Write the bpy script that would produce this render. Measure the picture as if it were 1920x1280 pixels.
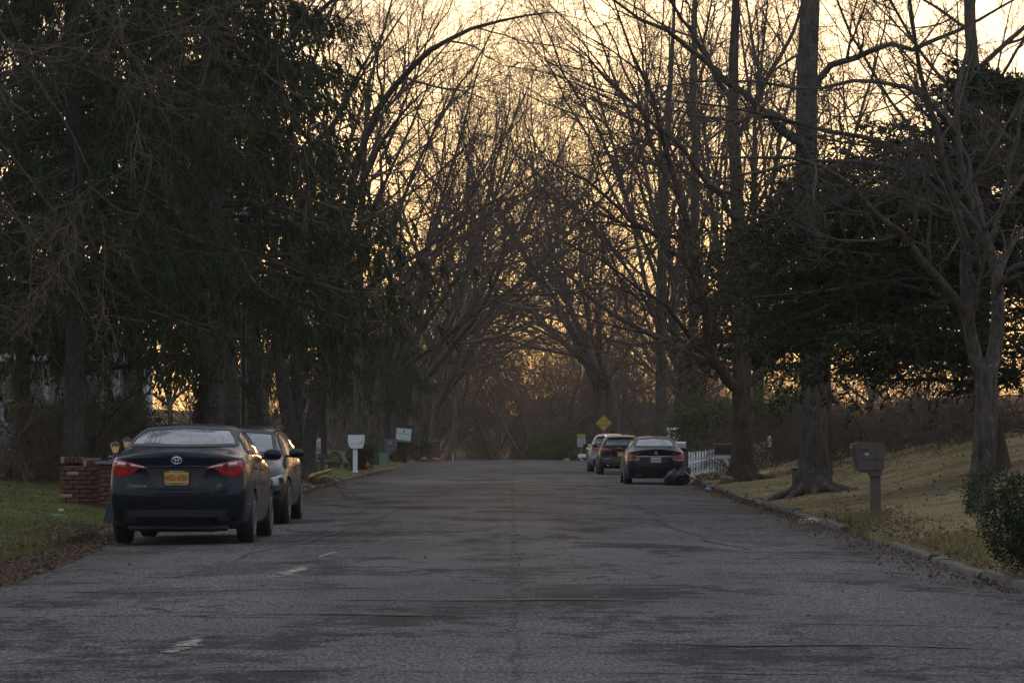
import bpy, bmesh, math, random
import numpy as np
from mathutils import Vector, Matrix
from mathutils.bvhtree import BVHTree

for o in list(bpy.data.objects):
    bpy.data.objects.remove(o, do_unlink=True)
SC = bpy.context.scene
COL = SC.collection
R = math.radians

# ------------------------------------------------------------------ camera
CAM_H = 1.31
FPX = 5772.0            # focal length in pixels of a 1920 px wide frame (108 mm)
HOR = 827.0             # horizon row of the photograph
cam_data = bpy.data.cameras.new('camera')
cam_data.sensor_width = 36.0
cam_data.lens = FPX / 1920.0 * 36.0
cam_data.shift_y = (HOR - 640.0) / 1920.0
cam_data.clip_start = 0.5
cam_data.clip_end = 6000.0
cam = bpy.data.objects.new('camera', cam_data)
COL.objects.link(cam)
cam.location = (0.0, 0.0, CAM_H)
cam.rotation_euler = (math.pi / 2, 0.0, 0.0)
SC.camera = cam

# ------------------------------------------------------------------ sky and sun
SUN_ELEV, SUN_AZ = 2.5, 1.0        # degrees; azimuth from the road axis, positive to the right
world = bpy.data.worlds.new('World')
SC.world = world
world.use_nodes = True
nt = world.node_tree
bg = nt.nodes['Background']
sky = nt.nodes.new('ShaderNodeTexSky')
sky.sky_type = 'NISHITA'
sky.sun_disc = False
sky.sun_elevation = R(SUN_ELEV)
sky.sun_rotation = R(SUN_AZ)
sky.air_density = 0.8
sky.dust_density = 2.0
sky.ozone_density = 1.5
gam = nt.nodes.new('ShaderNodeGamma')           # thin cloud evens the glow out
gam.inputs['Gamma'].default_value = 0.82
nt.links.new(sky.outputs[0], gam.inputs['Color'])
veil = nt.nodes.new('ShaderNodeMix')            # plus an added cloud veil, graded brighter overhead to light the ground
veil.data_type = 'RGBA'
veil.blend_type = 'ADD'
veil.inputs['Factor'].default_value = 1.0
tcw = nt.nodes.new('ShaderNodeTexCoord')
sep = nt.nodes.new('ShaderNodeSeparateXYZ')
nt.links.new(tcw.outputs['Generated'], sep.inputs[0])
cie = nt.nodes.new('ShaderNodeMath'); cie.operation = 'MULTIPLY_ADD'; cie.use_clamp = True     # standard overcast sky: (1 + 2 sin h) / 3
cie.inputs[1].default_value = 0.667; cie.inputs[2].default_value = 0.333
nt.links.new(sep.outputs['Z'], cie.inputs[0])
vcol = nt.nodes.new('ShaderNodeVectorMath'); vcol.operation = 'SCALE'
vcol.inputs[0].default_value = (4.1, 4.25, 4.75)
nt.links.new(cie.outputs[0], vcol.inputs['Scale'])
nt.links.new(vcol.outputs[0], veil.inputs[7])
cmap = nt.nodes.new('ShaderNodeMapping'); cmap.inputs['Scale'].default_value = (3.0, 3.0, 22.0)     # streaks of thin cloud all round the sky
nt.links.new(tcw.outputs['Generated'], cmap.inputs['Vector'])
cno = nt.nodes.new('ShaderNodeTexNoise'); cno.inputs['Scale'].default_value = 2.2; cno.inputs['Detail'].default_value = 5.0
nt.links.new(cmap.outputs[0], cno.inputs['Vector'])
cfac = nt.nodes.new('ShaderNodeMapRange'); cfac.inputs[1].default_value = .3; cfac.inputs[2].default_value = .7; cfac.inputs[3].default_value = .70; cfac.inputs[4].default_value = 1.22
nt.links.new(cno.outputs['Fac'], cfac.inputs[0])
cglow = nt.nodes.new('ShaderNodeVectorMath'); cglow.operation = 'SCALE'
nt.links.new(gam.outputs[0], cglow.inputs[0]); nt.links.new(cfac.outputs[0], cglow.inputs['Scale'])
nt.links.new(cglow.outputs[0], veil.inputs[6])
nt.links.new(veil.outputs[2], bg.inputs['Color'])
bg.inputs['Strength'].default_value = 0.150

sun_data = bpy.data.lights.new('sun', 'SUN')
sun_data.energy = 2.6
sun_data.angle = R(1.0)
sun_data.color = (1.0, 0.50, 0.17)
sun = bpy.data.objects.new('sun', sun_data)
COL.objects.link(sun)
_sd = Vector((math.sin(R(SUN_AZ)) * math.cos(R(SUN_ELEV)), math.cos(R(SUN_AZ)) * math.cos(R(SUN_ELEV)), math.sin(R(SUN_ELEV))))
sun.rotation_euler = _sd.to_track_quat('Z', 'Y').to_euler()
sun.location = _sd * 400

# ------------------------------------------------------------------ exposure
SC.view_settings.view_transform = 'Standard'
SC.view_settings.look = 'None'
SC.view_settings.exposure = 0.45
SC.view_settings.gamma = 1.0
SC.view_settings.use_curve_mapping = False
SC.cycles.max_bounces = 5
SC.cycles.diffuse_bounces = 1
SC.cycles.glossy_bounces = 2
SC.cycles.transmission_bounces = 4
SC.cycles.transparent_max_bounces = 8
SC.cycles.volume_bounces = 0
SC.cycles.sample_clamp_indirect = 4.0
SC.cycles.use_denoising = True

# ================================================================== helpers
rng = np.random.default_rng(11)
random.seed(5)


def pt(px, py, d):
    """a point of the place from where it is seen (1920 px frame) and how far it stands"""
    return np.array([(px - 960.0) / FPX * d, d, CAM_H + (HOR - py) / FPX * d])


def px_x(px, d):
    return (px - 960.0) / FPX * d


def link(o, parent=None):
    COL.objects.link(o)
    if parent is not None:
        o.parent = parent
    return o


def tag(o, label=None, cat=None, group=None, kind=None):
    if label: o['label'] = label
    if cat: o['category'] = cat
    if group: o['group'] = group
    if kind: o['kind'] = kind
    return o


def thing(name, label, cat, loc=(0, 0, 0), rz=0.0, group=None):
    o = bpy.data.objects.new(name, None)
    o.empty_display_size = 0.2
    COL.objects.link(o)
    o.location = loc
    o.rotation_euler = (0, 0, rz)
    return tag(o, label, cat, group)


def np_mesh(name, V, Q=None, T=None, smooth=True):
    V = np.asarray(V, dtype=np.float32).reshape(-1, 3)
    Q = np.zeros((0, 4), np.int32) if Q is None else np.asarray(Q, np.int32).reshape(-1, 4)
    T = np.zeros((0, 3), np.int32) if T is None else np.asarray(T, np.int32).reshape(-1, 3)
    me = bpy.data.meshes.new(name)
    me.vertices.add(len(V))
    me.vertices.foreach_set('co', V.ravel())
    idx = np.concatenate([Q.ravel(), T.ravel()]).astype(np.int32)
    me.loops.add(len(idx))
    me.loops.foreach_set('vertex_index', idx)
    nq, ntr = len(Q), len(T)
    me.polygons.add(nq + ntr)
    st = np.concatenate([np.arange(nq) * 4, nq * 4 + np.arange(ntr) * 3]).astype(np.int32)
    me.polygons.foreach_set('loop_start', st)
    me.update(calc_edges=True)
    me.polygons.foreach_set('use_smooth', np.full(nq + ntr, bool(smooth), dtype=bool))
    return me


def obj(name, me, mat=None, parent=None, loc=None, rot=None):
    o = bpy.data.objects.new(name, me)
    if mat is not None and len(me.materials) == 0:
        for m in (mat if isinstance(mat, (list, tuple)) else [mat]):
            me.materials.append(m)
    link(o, parent)
    if loc is not None: o.location = loc
    if rot is not None: o.rotation_euler = rot
    return o


def copy_tree(o, parent=None):
    c = o.copy()
    COL.objects.link(c)
    c.parent = parent
    for ch in o.children:
        copy_tree(ch, c)
    return c


class MB:
    """collects simple shapes into one mesh"""
    def __init__(self):
        self.V, self.Q, self.T, self.n = [], [], [], 0

    def add(self, V, Q=None, T=None):
        V = np.asarray(V, float).reshape(-1, 3)
        if Q is not None and len(Q): self.Q.append(np.asarray(Q, int).reshape(-1, 4) + self.n)
        if T is not None and len(T): self.T.append(np.asarray(T, int).reshape(-1, 3) + self.n)
        self.V.append(V)
        self.n += len(V)
        return self

    def box(self, c, s, rz=0.0, top=1.0, bev=0.0):
        x, y, z = np.array(s) / 2.0
        if bev > 0:
            b = min(bev, x * .9, y * .9, z * .9)
            lay = [(-z, b), (-z + b, 0), (z - b, 0), (z, b)]
            V = []
            for zz, ins in lay:
                X, Y = x - ins, y - ins
                bb = b
                V += [(-X, -Y + bb, zz), (-X + bb, -Y, zz), (X - bb, -Y, zz), (X, -Y + bb, zz), (X, Y - bb, zz), (X - bb, Y, zz), (-X + bb, Y, zz), (-X, Y - bb, zz)]
            V = np.array(V)
            Q = []
            for k in range(3):
                for j in range(8):
                    Q.append((k * 8 + j, k * 8 + (j + 1) % 8, k * 8 + 8 + (j + 1) % 8, k * 8 + 8 + j))
            o = 24
            Q += [(o + 7, o + 0, o + 1, o + 6), (o + 6, o + 1, o + 2, o + 5), (o + 5, o + 2, o + 3, o + 4)]
            Q += [(6, 1, 0, 7), (5, 2, 1, 6), (4, 3, 2, 5)]
        else:
            V = np.array([(-x, -y, -z), (x, -y, -z), (x, y, -z), (-x, y, -z), (-x * top, -y * top, z), (x * top, -y * top, z), (x * top, y * top, z), (-x * top, y * top, z)])
            Q = [(3, 2, 1, 0), (4, 5, 6, 7), (0, 1, 5, 4), (1, 2, 6, 5), (2, 3, 7, 6), (3, 0, 4, 7)]
        ca, sa = math.cos(rz), math.sin(rz)
        W = V.copy()
        W[:, 0] = V[:, 0] * ca - V[:, 1] * sa
        W[:, 1] = V[:, 0] * sa + V[:, 1] * ca
        return self.add(W + np.array(c), Q)

    def lathe(self, prof, c=(0, 0, 0), n=20, axis='z'):
        V, Q = [], []
        for r, z in prof:
            for k in range(n):
                a = 2 * math.pi * k / n
                V.append((r * math.cos(a), r * math.sin(a), z))
        m = len(prof)
        for i in range(m - 1):
            for k in range(n):
                k2 = (k + 1) % n
                Q.append((i * n + k, i * n + k2, (i + 1) * n + k2, (i + 1) * n + k))
        V = np.array(V)
        T = []
        if prof[0][0] > 1e-6:
            V = np.vstack([V, [(0, 0, prof[0][1])]]); e = len(V) - 1
            T += [((k + 1) % n, k, e) for k in range(n)]
        if prof[-1][0] > 1e-6:
            V = np.vstack([V, [(0, 0, prof[-1][1])]]); e = len(V) - 1
            T += [((m - 1) * n + k, (m - 1) * n + (k + 1) % n, e) for k in range(n)]
        if axis == 'x': V = V[:, [2, 0, 1]]
        if axis == 'y': V = V[:, [1, 2, 0]]
        return self.add(V + np.array(c), Q, T)

    def tube(self, pts, r, n=6):
        P = np.asarray(pts, float)[None]
        rr = np.broadcast_to(np.asarray(r, float), (P.shape[1],))[None]
        V, Q = tubes(P, rr, n)
        return self.add(V, Q)

    def prism(self, poly, axis, a, b):
        """polygon (list of 2-D points) pulled from a to b along an axis; the other two axes in xyz order"""
        n = len(poly)
        ax = 'xyz'.index(axis)
        oth = [i for i in range(3) if i != ax]
        V = np.zeros((2 * n, 3))
        for k, (u, v) in enumerate(poly):
            V[k, oth[0]] = u; V[k, oth[1]] = v; V[k, ax] = a
            V[n + k, oth[0]] = u; V[n + k, oth[1]] = v; V[n + k, ax] = b
        Q = [(k, (k + 1) % n, n + (k + 1) % n, n + k) for k in range(n)]
        c = V[:n].mean(0); c2 = V[n:].mean(0)
        V = np.vstack([V, c, c2])
        T = [((k + 1) % n, k, 2 * n) for k in range(n)] + [(n + k, n + (k + 1) % n, 2 * n + 1) for k in range(n)]
        return self.add(V, Q, T)

    def mesh(self, name, smooth=False):
        me = np_mesh(name, np.vstack(self.V), np.vstack(self.Q) if self.Q else None, np.vstack(self.T) if self.T else None, smooth)
        bm = bmesh.new(); bm.from_mesh(me)
        bmesh.ops.recalc_face_normals(bm, faces=bm.faces)
        bm.to_mesh(me); bm.free()
        if smooth == 'auto':
            auto_smooth(me)
        return me

    def build(self, name, mat, parent=None, smooth=False, loc=None, rot=None):
        return obj(name, self.mesh(name, smooth), mat, parent, loc, rot)


def auto_smooth(me, ang=38.0):
    bm = bmesh.new(); bm.from_mesh(me)
    lim = R(ang)
    for f in bm.faces: f.smooth = True
    for e in bm.edges:
        if len(e.link_faces) == 2 and e.calc_face_angle(0.0) > lim:
            e.smooth = False
    bm.to_mesh(me); bm.free()


def tubes(P, Rr, S=4):
    """P (B,n,3) centre lines, Rr (B,n) radii -> vertices and quads of B tubes with S sides"""
    P = np.asarray(P, float); Rr = np.asarray(Rr, float)
    B, n, _ = P.shape
    T = np.gradient(P, axis=1)
    T /= np.linalg.norm(T, axis=2, keepdims=True) + 1e-9
    ref = np.where(np.abs(T[:, 0, 2:3]) < 0.9, np.array([[0, 0, 1.0]]), np.array([[1.0, 0, 0]]))
    u = np.cross(T[:, 0], ref)
    u /= np.linalg.norm(u, axis=1, keepdims=True) + 1e-9
    a = np.arange(S) / S * 2 * np.pi
    V = np.empty((B, n, S, 3))
    for k in range(n):
        t = T[:, k]
        u = u - (u * t).sum(1, keepdims=True) * t
        u /= np.linalg.norm(u, axis=1, keepdims=True) + 1e-9
        v = np.cross(t, u)
        V[:, k] = P[:, k, None] + Rr[:, k, None, None] * (np.cos(a)[None, :, None] * u[:, None] + np.sin(a)[None, :, None] * v[:, None])
    base = (np.arange(B) * n * S)[:, None, None] + (np.arange(n - 1) * S)[None, :, None]
    i = np.arange(S)[None, None]
    j = (np.arange(S) + 1)[None, None] % S
    Q = np.stack([base + i, base + j, base + S + j, base + S + i], -1).reshape(-1, 4)
    return V.reshape(-1, 3), Q


def cards(C, D, U, L, Wd, fold=0.0):
    """leaf blades: base C, direction D, side vector U, length L, width Wd -> quads (kite shaped)"""
    n = len(C)
    D = D / (np.linalg.norm(D, axis=1, keepdims=True) + 1e-9)
    U = U - (U * D).sum(1, keepdims=True) * D
    U /= np.linalg.norm(U, axis=1, keepdims=True) + 1e-9
    L = np.broadcast_to(L, (n,))[:, None]; Wd = np.broadcast_to(Wd, (n,))[:, None]
    V = np.empty((n, 4, 3))
    V[:, 0] = C
    V[:, 1] = C + D * L * 0.45 + U * Wd * 0.5
    V[:, 2] = C + D * L
    V[:, 3] = C + D * L * 0.45 - U * Wd * 0.5
    if fold:
        N = np.cross(D, U)
        V[:, 2] += N * L * fold
    return V.reshape(-1, 3), np.arange(n * 4).reshape(n, 4)


def unit(v):
    return v / (np.linalg.norm(v, axis=-1, keepdims=True) + 1e-9)


# ------------------------------------------------------------------ materials
MAT = {}


def mat_new(name):
    m = bpy.data.materials.new(name)
    m.use_nodes = True
    MAT[name] = m
    return m, m.node_tree, m.node_tree.nodes['Principled BSDF']


def N(t, kind, **kw):
    n = t.nodes.new(kind)
    for k, v in kw.items():
        if k.startswith('i_'):
            key = k[2:]
            n.inputs[int(key) if key.isdigit() else key].default_value = v
        else:
            setattr(n, k, v)
    return n


def ramp(t, fac, stops, interp='LINEAR'):
    r = t.nodes.new('ShaderNodeValToRGB')
    r.color_ramp.interpolation = interp
    els = r.color_ramp.elements
    while len(els) < len(stops): els.new(0.5)
    for e, (p, c) in zip(els, stops):
        e.position = p
        e.color = tuple(c) + (1.0,) if len(c) == 3 else c
    t.links.new(fac, r.inputs['Fac'])
    return r.outputs['Color']


def coords(t, scale=(1, 1, 1), space='Object', loc=(0, 0, 0)):
    tc = t.nodes.new('ShaderNodeTexCoord')
    mp = t.nodes.new('ShaderNodeMapping')
    mp.inputs['Scale'].default_value = scale
    mp.inputs['Location'].default_value = loc
    t.links.new(tc.outputs[space], mp.inputs['Vector'])
    return mp.outputs[0]


def noise(t, vec, scale, detail=4.0, rough=0.55, dist=0.0):
    n = N(t, 'ShaderNodeTexNoise')
    n.inputs['Scale'].default_value = scale
    n.inputs['Detail'].default_value = detail
    n.inputs['Roughness'].default_value = rough
    n.inputs['Distortion'].default_value = dist
    if vec is not None: t.links.new(vec, n.inputs['Vector'])
    return n.outputs['Fac']


def mix(t, fac, a, b, mode='MIX'):
    m = t.nodes.new('ShaderNodeMix')
    m.data_type = 'RGBA'
    m.blend_type = mode
    for k, v in ((0, fac), (6, a), (7, b)):
        if isinstance(v, (int, float)): m.inputs[k].default_value = v
        elif isinstance(v, tuple): m.inputs[k].default_value = v + (1.0,) if len(v) == 3 else v
        else: t.links.new(v, m.inputs[k])
    return m.outputs[2]


def bump(t, bsdf, h, strength=0.3, dist=0.02):
    b = t.nodes.new('ShaderNodeBump')
    b.inputs['Strength'].default_value = strength
    b.inputs['Distance'].default_value = dist
    t.links.new(h, b.inputs['Height'])
    t.links.new(b.outputs[0], bsdf.inputs['Normal'])


def simple(name, col, rough=0.6, metal=0.0, coat=0.0, vary=0.12, scale=6.0, bumpy=0.0, spec=None):
    m, t, b = mat_new(name)
    f = noise(t, coords(t), scale, 5)
    lo = tuple(c * (1 - vary) for c in col); hi = tuple(min(1, c * (1 + vary)) for c in col)
    t.links.new(ramp(t, f, [(0.3, lo), (0.7, hi)]), b.inputs['Base Color'])
    b.inputs['Roughness'].default_value = rough
    b.inputs['Metallic'].default_value = metal
    b.inputs['Coat Weight'].default_value = coat
    b.inputs['Coat Roughness'].default_value = 0.05
    if spec is not None: b.inputs['Specular IOR Level'].default_value = spec
    if bumpy: bump(t, b, noise(t, coords(t), scale * 6, 6), bumpy, 0.01)
    return m


def foliage(name, dark, light, rough=0.55, trans=0.35, tcol=None, spec=0.06):
    m, t, b = mat_new(name)
    g = t.nodes.new('ShaderNodeNewGeometry')
    oi = t.nodes.new('ShaderNodeObjectInfo')
    f = noise(t, coords(t, space='Object'), 0.9, 3)
    a = N(t, 'ShaderNodeMath', operation='MULTIPLY_ADD'); a.inputs[1].default_value = 0.55; a.inputs[2].default_value = -0.05
    t.links.new(g.outputs['Random Per Island'], a.inputs[0])
    s = N(t, 'ShaderNodeMath', operation='ADD'); t.links.new(a.outputs[0], s.inputs[0])
    k = N(t, 'ShaderNodeMath', operation='MULTIPLY'); k.inputs[1].default_value = 0.6
    t.links.new(f, k.inputs[0]); t.links.new(k.outputs[0], s.inputs[1])
    c = ramp(t, s.outputs[0], [(0.15, dark), (0.85, light)])
    t.links.new(c, b.inputs['Base Color'])
    b.inputs['Roughness'].default_value = rough
    b.inputs['Specular IOR Level'].default_value = spec
    if trans > 0:
        tr = t.nodes.new('ShaderNodeBsdfTranslucent')
        if tcol is None: t.links.new(c, tr.inputs[0])
        else: tr.inputs[0].default_value = tcol + (1.0,)
        ms = t.nodes.new('ShaderNodeMixShader'); ms.inputs[0].default_value = trans
        t.links.new(b.outputs[0], ms.inputs[1]); t.links.new(tr.outputs[0], ms.inputs[2])
        t.links.new(ms.outputs[0], t.nodes['Material Output'].inputs['Surface'])
    return m


def bark(name, dark, light, zs=0.18, scale=14.0, strength=0.8, lichen=None):
    m, t, b = mat_new(name)
    v = coords(t, (1, 1, zs))
    f1 = noise(t, v, scale, 7, 0.65, 0.4)
    f2 = noise(t, coords(t), 1.7, 4)
    c = ramp(t, f1, [(0.32, dark), (0.62, light)])
    c = mix(t, 0.35, c, ramp(t, f2, [(0.35, dark), (0.7, light)]))
    if lichen:
        f3 = noise(t, coords(t), 9.0, 6, 0.7)
        fac = ramp(t, f3, [(0.55, (0, 0, 0)), (0.66, (1, 1, 1))])
        c = mix(t, fac, c, lichen)
    t.links.new(c, b.inputs['Base Color'])
    b.inputs['Roughness'].default_value = 0.9
    b.inputs['Specular IOR Level'].default_value = 0.04
    bump(t, b, f1, strength, 0.03)
    return m
# ================================================================== ground, road, kerbs
def xL(y):
    return np.interp(y, [0, 60, 77, 130, 400], [-5.5, -5.5, -5.45, -5.75, -5.75])


def xR(y):
    return np.interp(y, [0, 27, 38, 48, 62, 92, 150, 240, 400], [4.3, 4.35, 4.65, 4.8, 5.05, 5.65, 5.6, 5.0, 5.0])


def crest(y):
    y = np.asarray(y, float)
    a = np.clip(y - 205, 0, 100)
    return -0.00042 * a * a - 0.03 * np.clip(y - 305, 0, 60) + 12.0 * np.clip((y - 370) / 170, 0, 1) ** 1.5 + .006 * np.clip(y - 550, 0, 3000)


def road_z(x, y):
    return 0.05 * (1 - np.clip(np.abs(np.asarray(x, float)) / 5.5, 0, 1) ** 2) + crest(y)


_ls = [0, 1, 2.5, 6, 12, 30, 200]; _lz = [0, .12, .28, .55, 1.0, 1.4, 2.0]
_rs = [0, .6, 1.6, 2.5, 3.5, 5, 6.5, 9, 30, 200]; _rz = [0, .08, .19, .36, .62, 1.02, 1.42, 1.8, 2.3, 3.0]


def ground_z(x, y):
    x = np.asarray(x, float); y = np.asarray(y, float)
    l = 0.10 + np.interp(xL(y) - x, _ls, _lz)
    h = np.interp(y, [0, 30, 40, 95, 125], [.6, .85, 1, 1, .55])
    r = 0.10 + np.interp(x - xR(y), _rs, _rz) * h
    wob = 0.03 * np.sin(x * 1.7 + y * .31) * np.sin(y * .83 - x * .4) + .02 * np.sin(x * 3.1 - y * 1.3)
    edge = np.clip(np.where(x < 0, xL(y) - x, x - xR(y)), 0, 1)
    hill = np.clip((y - 380) / 170, 0, 1) * (2.2 * np.sin(x * .055 + 1.0) + 1.3 * np.sin(x * .15 + 2.0) + .7 * np.sin(x * .37))
    return np.where(x < 0, l, r) + wob * edge + crest(y) + hill


def on_ground(x, y):
    if xL(y) < x < xR(y): return float(road_z(x, y))
    return float(ground_z(x, y))


# --- materials
m, t, b = mat_new('asphalt')
co = coords(t)
big = noise(t, co, 0.22, 5, 0.6, 0.6)
mid = mix(t, .5, noise(t, coords(t, (1.2, .7, 1)), 0.45, 6, 0.6, 0.5), noise(t, coords(t, (1.0, .8, 1)), 3.2, 12, 0.8, 0.3))
fine = noise(t, coords(t, (1, .25, 1)), 42.0, 4, 0.9)
c = ramp(t, big, [(0.3, (.055, .054, .056)), (0.7, (.100, .098, .098))])
c = mix(t, ramp(t, mid, [(0.500, (0, 0, 0)), (0.545, (.90, .90, .90))]), c, (.018, .018, .022))       # oily, crumbled patches
pv = noise(t, coords(t, (.5, .10, 1)), 1.0, 3)
c = mix(t, ramp(t, pv, [(0.48, (0, 0, 0)), (0.60, (.35, .35, .35))]), c, (.12, .112, .108))
vd = t.nodes.new('ShaderNodeVectorMath'); vd.operation = 'ADD'
nd = N(t, 'ShaderNodeTexNoise'); nd.inputs['Scale'].default_value = 0.9; nd.inputs['Detail'].default_value = 5
t.links.new(co, nd.inputs['Vector']); t.links.new(co, vd.inputs[0])
vs = t.nodes.new('ShaderNodeVectorMath'); vs.operation = 'SCALE'; vs.inputs['Scale'].default_value = 2.2
t.links.new(nd.outputs['Color'], vs.inputs[0]); t.links.new(vs.outputs[0], vd.inputs[1])
vo = N(t, 'ShaderNodeTexVoronoi', feature='DISTANCE_TO_EDGE'); vo.inputs['Scale'].default_value = 0.30
t.links.new(vd.outputs[0], vo.inputs['Vector'])
crk = ramp(t, vo.outputs['Distance'], [(0.0, (.95, .95, .95)), (0.007, (.8, .8, .8)), (0.012, (0, 0, 0))])
gate = ramp(t, noise(t, co, 0.17, 2), [(0.45, (0, 0, 0)), (0.55, (1, 1, 1))])
c = mix(t, mix(t, 1.0, crk, gate, 'MULTIPLY'), c, (.016, .016, .019))
# the long seam down the middle of the road
sx = t.nodes.new('ShaderNodeSeparateXYZ'); t.links.new(co, sx.inputs[0])
wv = noise(t, coords(t, (0, 1, 0)), 0.6, 5)
w1 = N(t, 'ShaderNodeMath', operation='MULTIPLY_ADD'); w1.inputs[1].default_value = 0.5; w1.inputs[2].default_value = -0.27
t.links.new(wv, w1.inputs[0])
w2 = N(t, 'ShaderNodeMath', operation='ADD'); t.links.new(sx.outputs['X'], w2.inputs[0]); t.links.new(w1.outputs[0], w2.inputs[1])
w3 = N(t, 'ShaderNodeMath', operation='ABSOLUTE'); t.links.new(w2.outputs[0], w3.inputs[0])
c = mix(t, ramp(t, w3.outputs[0], [(0.0, (.6, .6, .6)), (0.012, (.4, .4, .4)), (0.03, (0, 0, 0))]), c, (.022, .022, .026))
# dust and crumbled earth towards the gutters
ax = N(t, 'ShaderNodeMath', operation='ABSOLUTE'); t.links.new(sx.outputs['X'], ax.inputs[0])
dn = N(t, 'ShaderNodeMath', operation='MULTIPLY_ADD'); dn.inputs[1].default_value = 1.6
t.links.new(noise(t, co, 0.8, 5), dn.inputs[0]); t.links.new(ax.outputs[0], dn.inputs[2])
c = mix(t, ramp(t, dn.outputs[0], [(0.0, (0, 0, 0)), (0.01, (0, 0, 0))]), c, c)
dd = N(t, 'ShaderNodeMapRange'); dd.inputs[1].default_value = 4.6; dd.inputs[2].default_value = 6.1
t.links.new(dn.outputs[0], dd.inputs[0])
c = mix(t, dd.outputs[0], c, (.060, .048, .038))
c = mix(t, 0.9, c, ramp(t, fine, [(0.38, (.08, .08, .08)), (0.5, (.46, .46, .46)), (0.60, (1, 1, 1))]), 'OVERLAY')
t.links.new(c, b.inputs['Base Color'])
b.inputs['Roughness'].default_value = 0.88
b.inputs['Specular IOR Level'].default_value = 0.07
bump(t, b, mix(t, 0.35, fine, mid), 0.6, 0.02)

m, t, b = mat_new('lawn')
co = coords(t)
f1 = noise(t, co, 0.35, 5, 0.6, 0.5); f2 = noise(t, co, 3.2, 6, 0.7); f3 = noise(t, co, 40.0, 4, 0.8)
sx = t.nodes.new('ShaderNodeSeparateXYZ'); t.links.new(co, sx.inputs[0])
side = N(t, 'ShaderNodeMapRange'); side.inputs[1].default_value = -6; side.inputs[2].default_value = 6
t.links.new(sx.outputs['X'], side.inputs[0])
gl = ramp(t, f2, [(0.3, (.060, .072, .024)), (0.5, (.115, .122, .042)), (0.72, (.22, .175, .085))])
gr = ramp(t, f2, [(0.28, (.12, .095, .050)), (0.48, (.265, .210, .110)), (0.72, (.38, .30, .17))])
c = mix(t, side.outputs[0], gl, gr)
c = mix(t, ramp(t, f1, [(0.36, (.7, .7, .7)), (0.5, (0, 0, 0))]), c, (.060, .072, .026))
c = mix(t, ramp(t, f1, [(0.60, (0, 0, 0)), (0.70, (.7, .7, .7))]), c, (.070, .046, .028))
fy = N(t, 'ShaderNodeMapRange'); fy.inputs[1].default_value = 150; fy.inputs[2].default_value = 230
t.links.new(sx.outputs['Y'], fy.inputs[0])
c = mix(t, fy.outputs[0], c, ramp(t, f2, [(0.3, (.035, .024, .017)), (0.7, (.105, .072, .050))]))       # leaf-strewn forest floor past the lawns
c = mix(t, 0.7, c, ramp(t, f3, [(0.2, (.15, .15, .15)), (0.8, (.85, .85, .85))]), 'OVERLAY')
t.links.new(c, b.inputs['Base Color'])
b.inputs['Roughness'].default_value = 0.95
b.inputs['Specular IOR Level'].default_value = 0.03
bump(t, b, f3, 1.0, 0.05)

m = simple('kerb_concrete', (.078, .068, .056), 0.9, vary=.45, scale=5.0, bumpy=.6)
m = simple('old_paint', (.26, .25, .21), 0.8, vary=.3, scale=12.0)
m = simple('slab_concrete', (.23, .22, .20), 0.9, vary=.25, scale=4.0, bumpy=.4)

# --- the ground: one sheet to the horizon
ys = np.concatenate([[-900, -300, -120, -60, -30, -10, 0], np.arange(8, 130, 1.0), np.arange(130, 420, 4.0), np.arange(424, 600, 8.0), [650, 900, 1500, 3000]])
so = np.array([.12, .25, .45, .7, 1.0, 1.4, 1.8, 2.3, 2.8, 3.4, 4.0, 4.7, 5.4, 6.2, 7.0, 8, 9, 10.5, 12, 14, 17, 21, 26, 32, 45, 70, 120, 180, 300, 1000, 3000])
rows = []
for y in ys:
    l, r_ = float(xL(y)), float(xR(y))
    xs = np.concatenate([l - so[::-1], [l - .10, l + .3, 0, r_ - .3, r_ + .10], r_ + so])
    zz = ground_z(xs, np.full_like(xs, y))
    k = len(so)
    zz[k:k + 5] = crest(y) - 0.10
    rows.append(np.stack([xs, np.full_like(xs, y), zz], 1))
G = np.array(rows)
ny, nx = G.shape[:2]
ii, jj = np.meshgrid(np.arange(ny - 1), np.arange(nx - 1), indexing='ij')
Qg = np.stack([ii * nx + jj, ii * nx + jj + 1, (ii + 1) * nx + jj + 1, (ii + 1) * nx + jj], -1).reshape(-1, 4)
ground = obj('ground', np_mesh('ground', G, Qg), MAT['lawn'])
tag(ground, 'rough winter lawns and verges along both sides of the road', kind='structure')

# --- the road sheet, cambered
rys = np.concatenate([[-300, -60, -20], np.arange(0, 420, 2.0)])
rx = np.linspace(0, 1, 23)
rows = []
for y in rys:
    xs = xL(y) - .02 + (xR(y) - xL(y) + .04) * rx
    z = road_z(xs, y) + .006 * np.sin(xs * 1.3 + y * .5) * np.sin(y * .37)
    rows.append(np.stack([xs, np.full_like(xs, y), z], 1))
G = np.array(rows); ny, nx = G.shape[:2]
ii, jj = np.meshgrid(np.arange(ny - 1), np.arange(nx - 1), indexing='ij')
Qg = np.stack([ii * nx + jj, ii * nx + jj + 1, (ii + 1) * nx + jj + 1, (ii + 1) * nx + jj], -1).reshape(-1, 4)
road = obj('road', np_mesh('road', G, Qg), MAT['asphalt'])
tag(road, 'worn grey asphalt road with dark patches and cracks', kind='structure')


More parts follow.
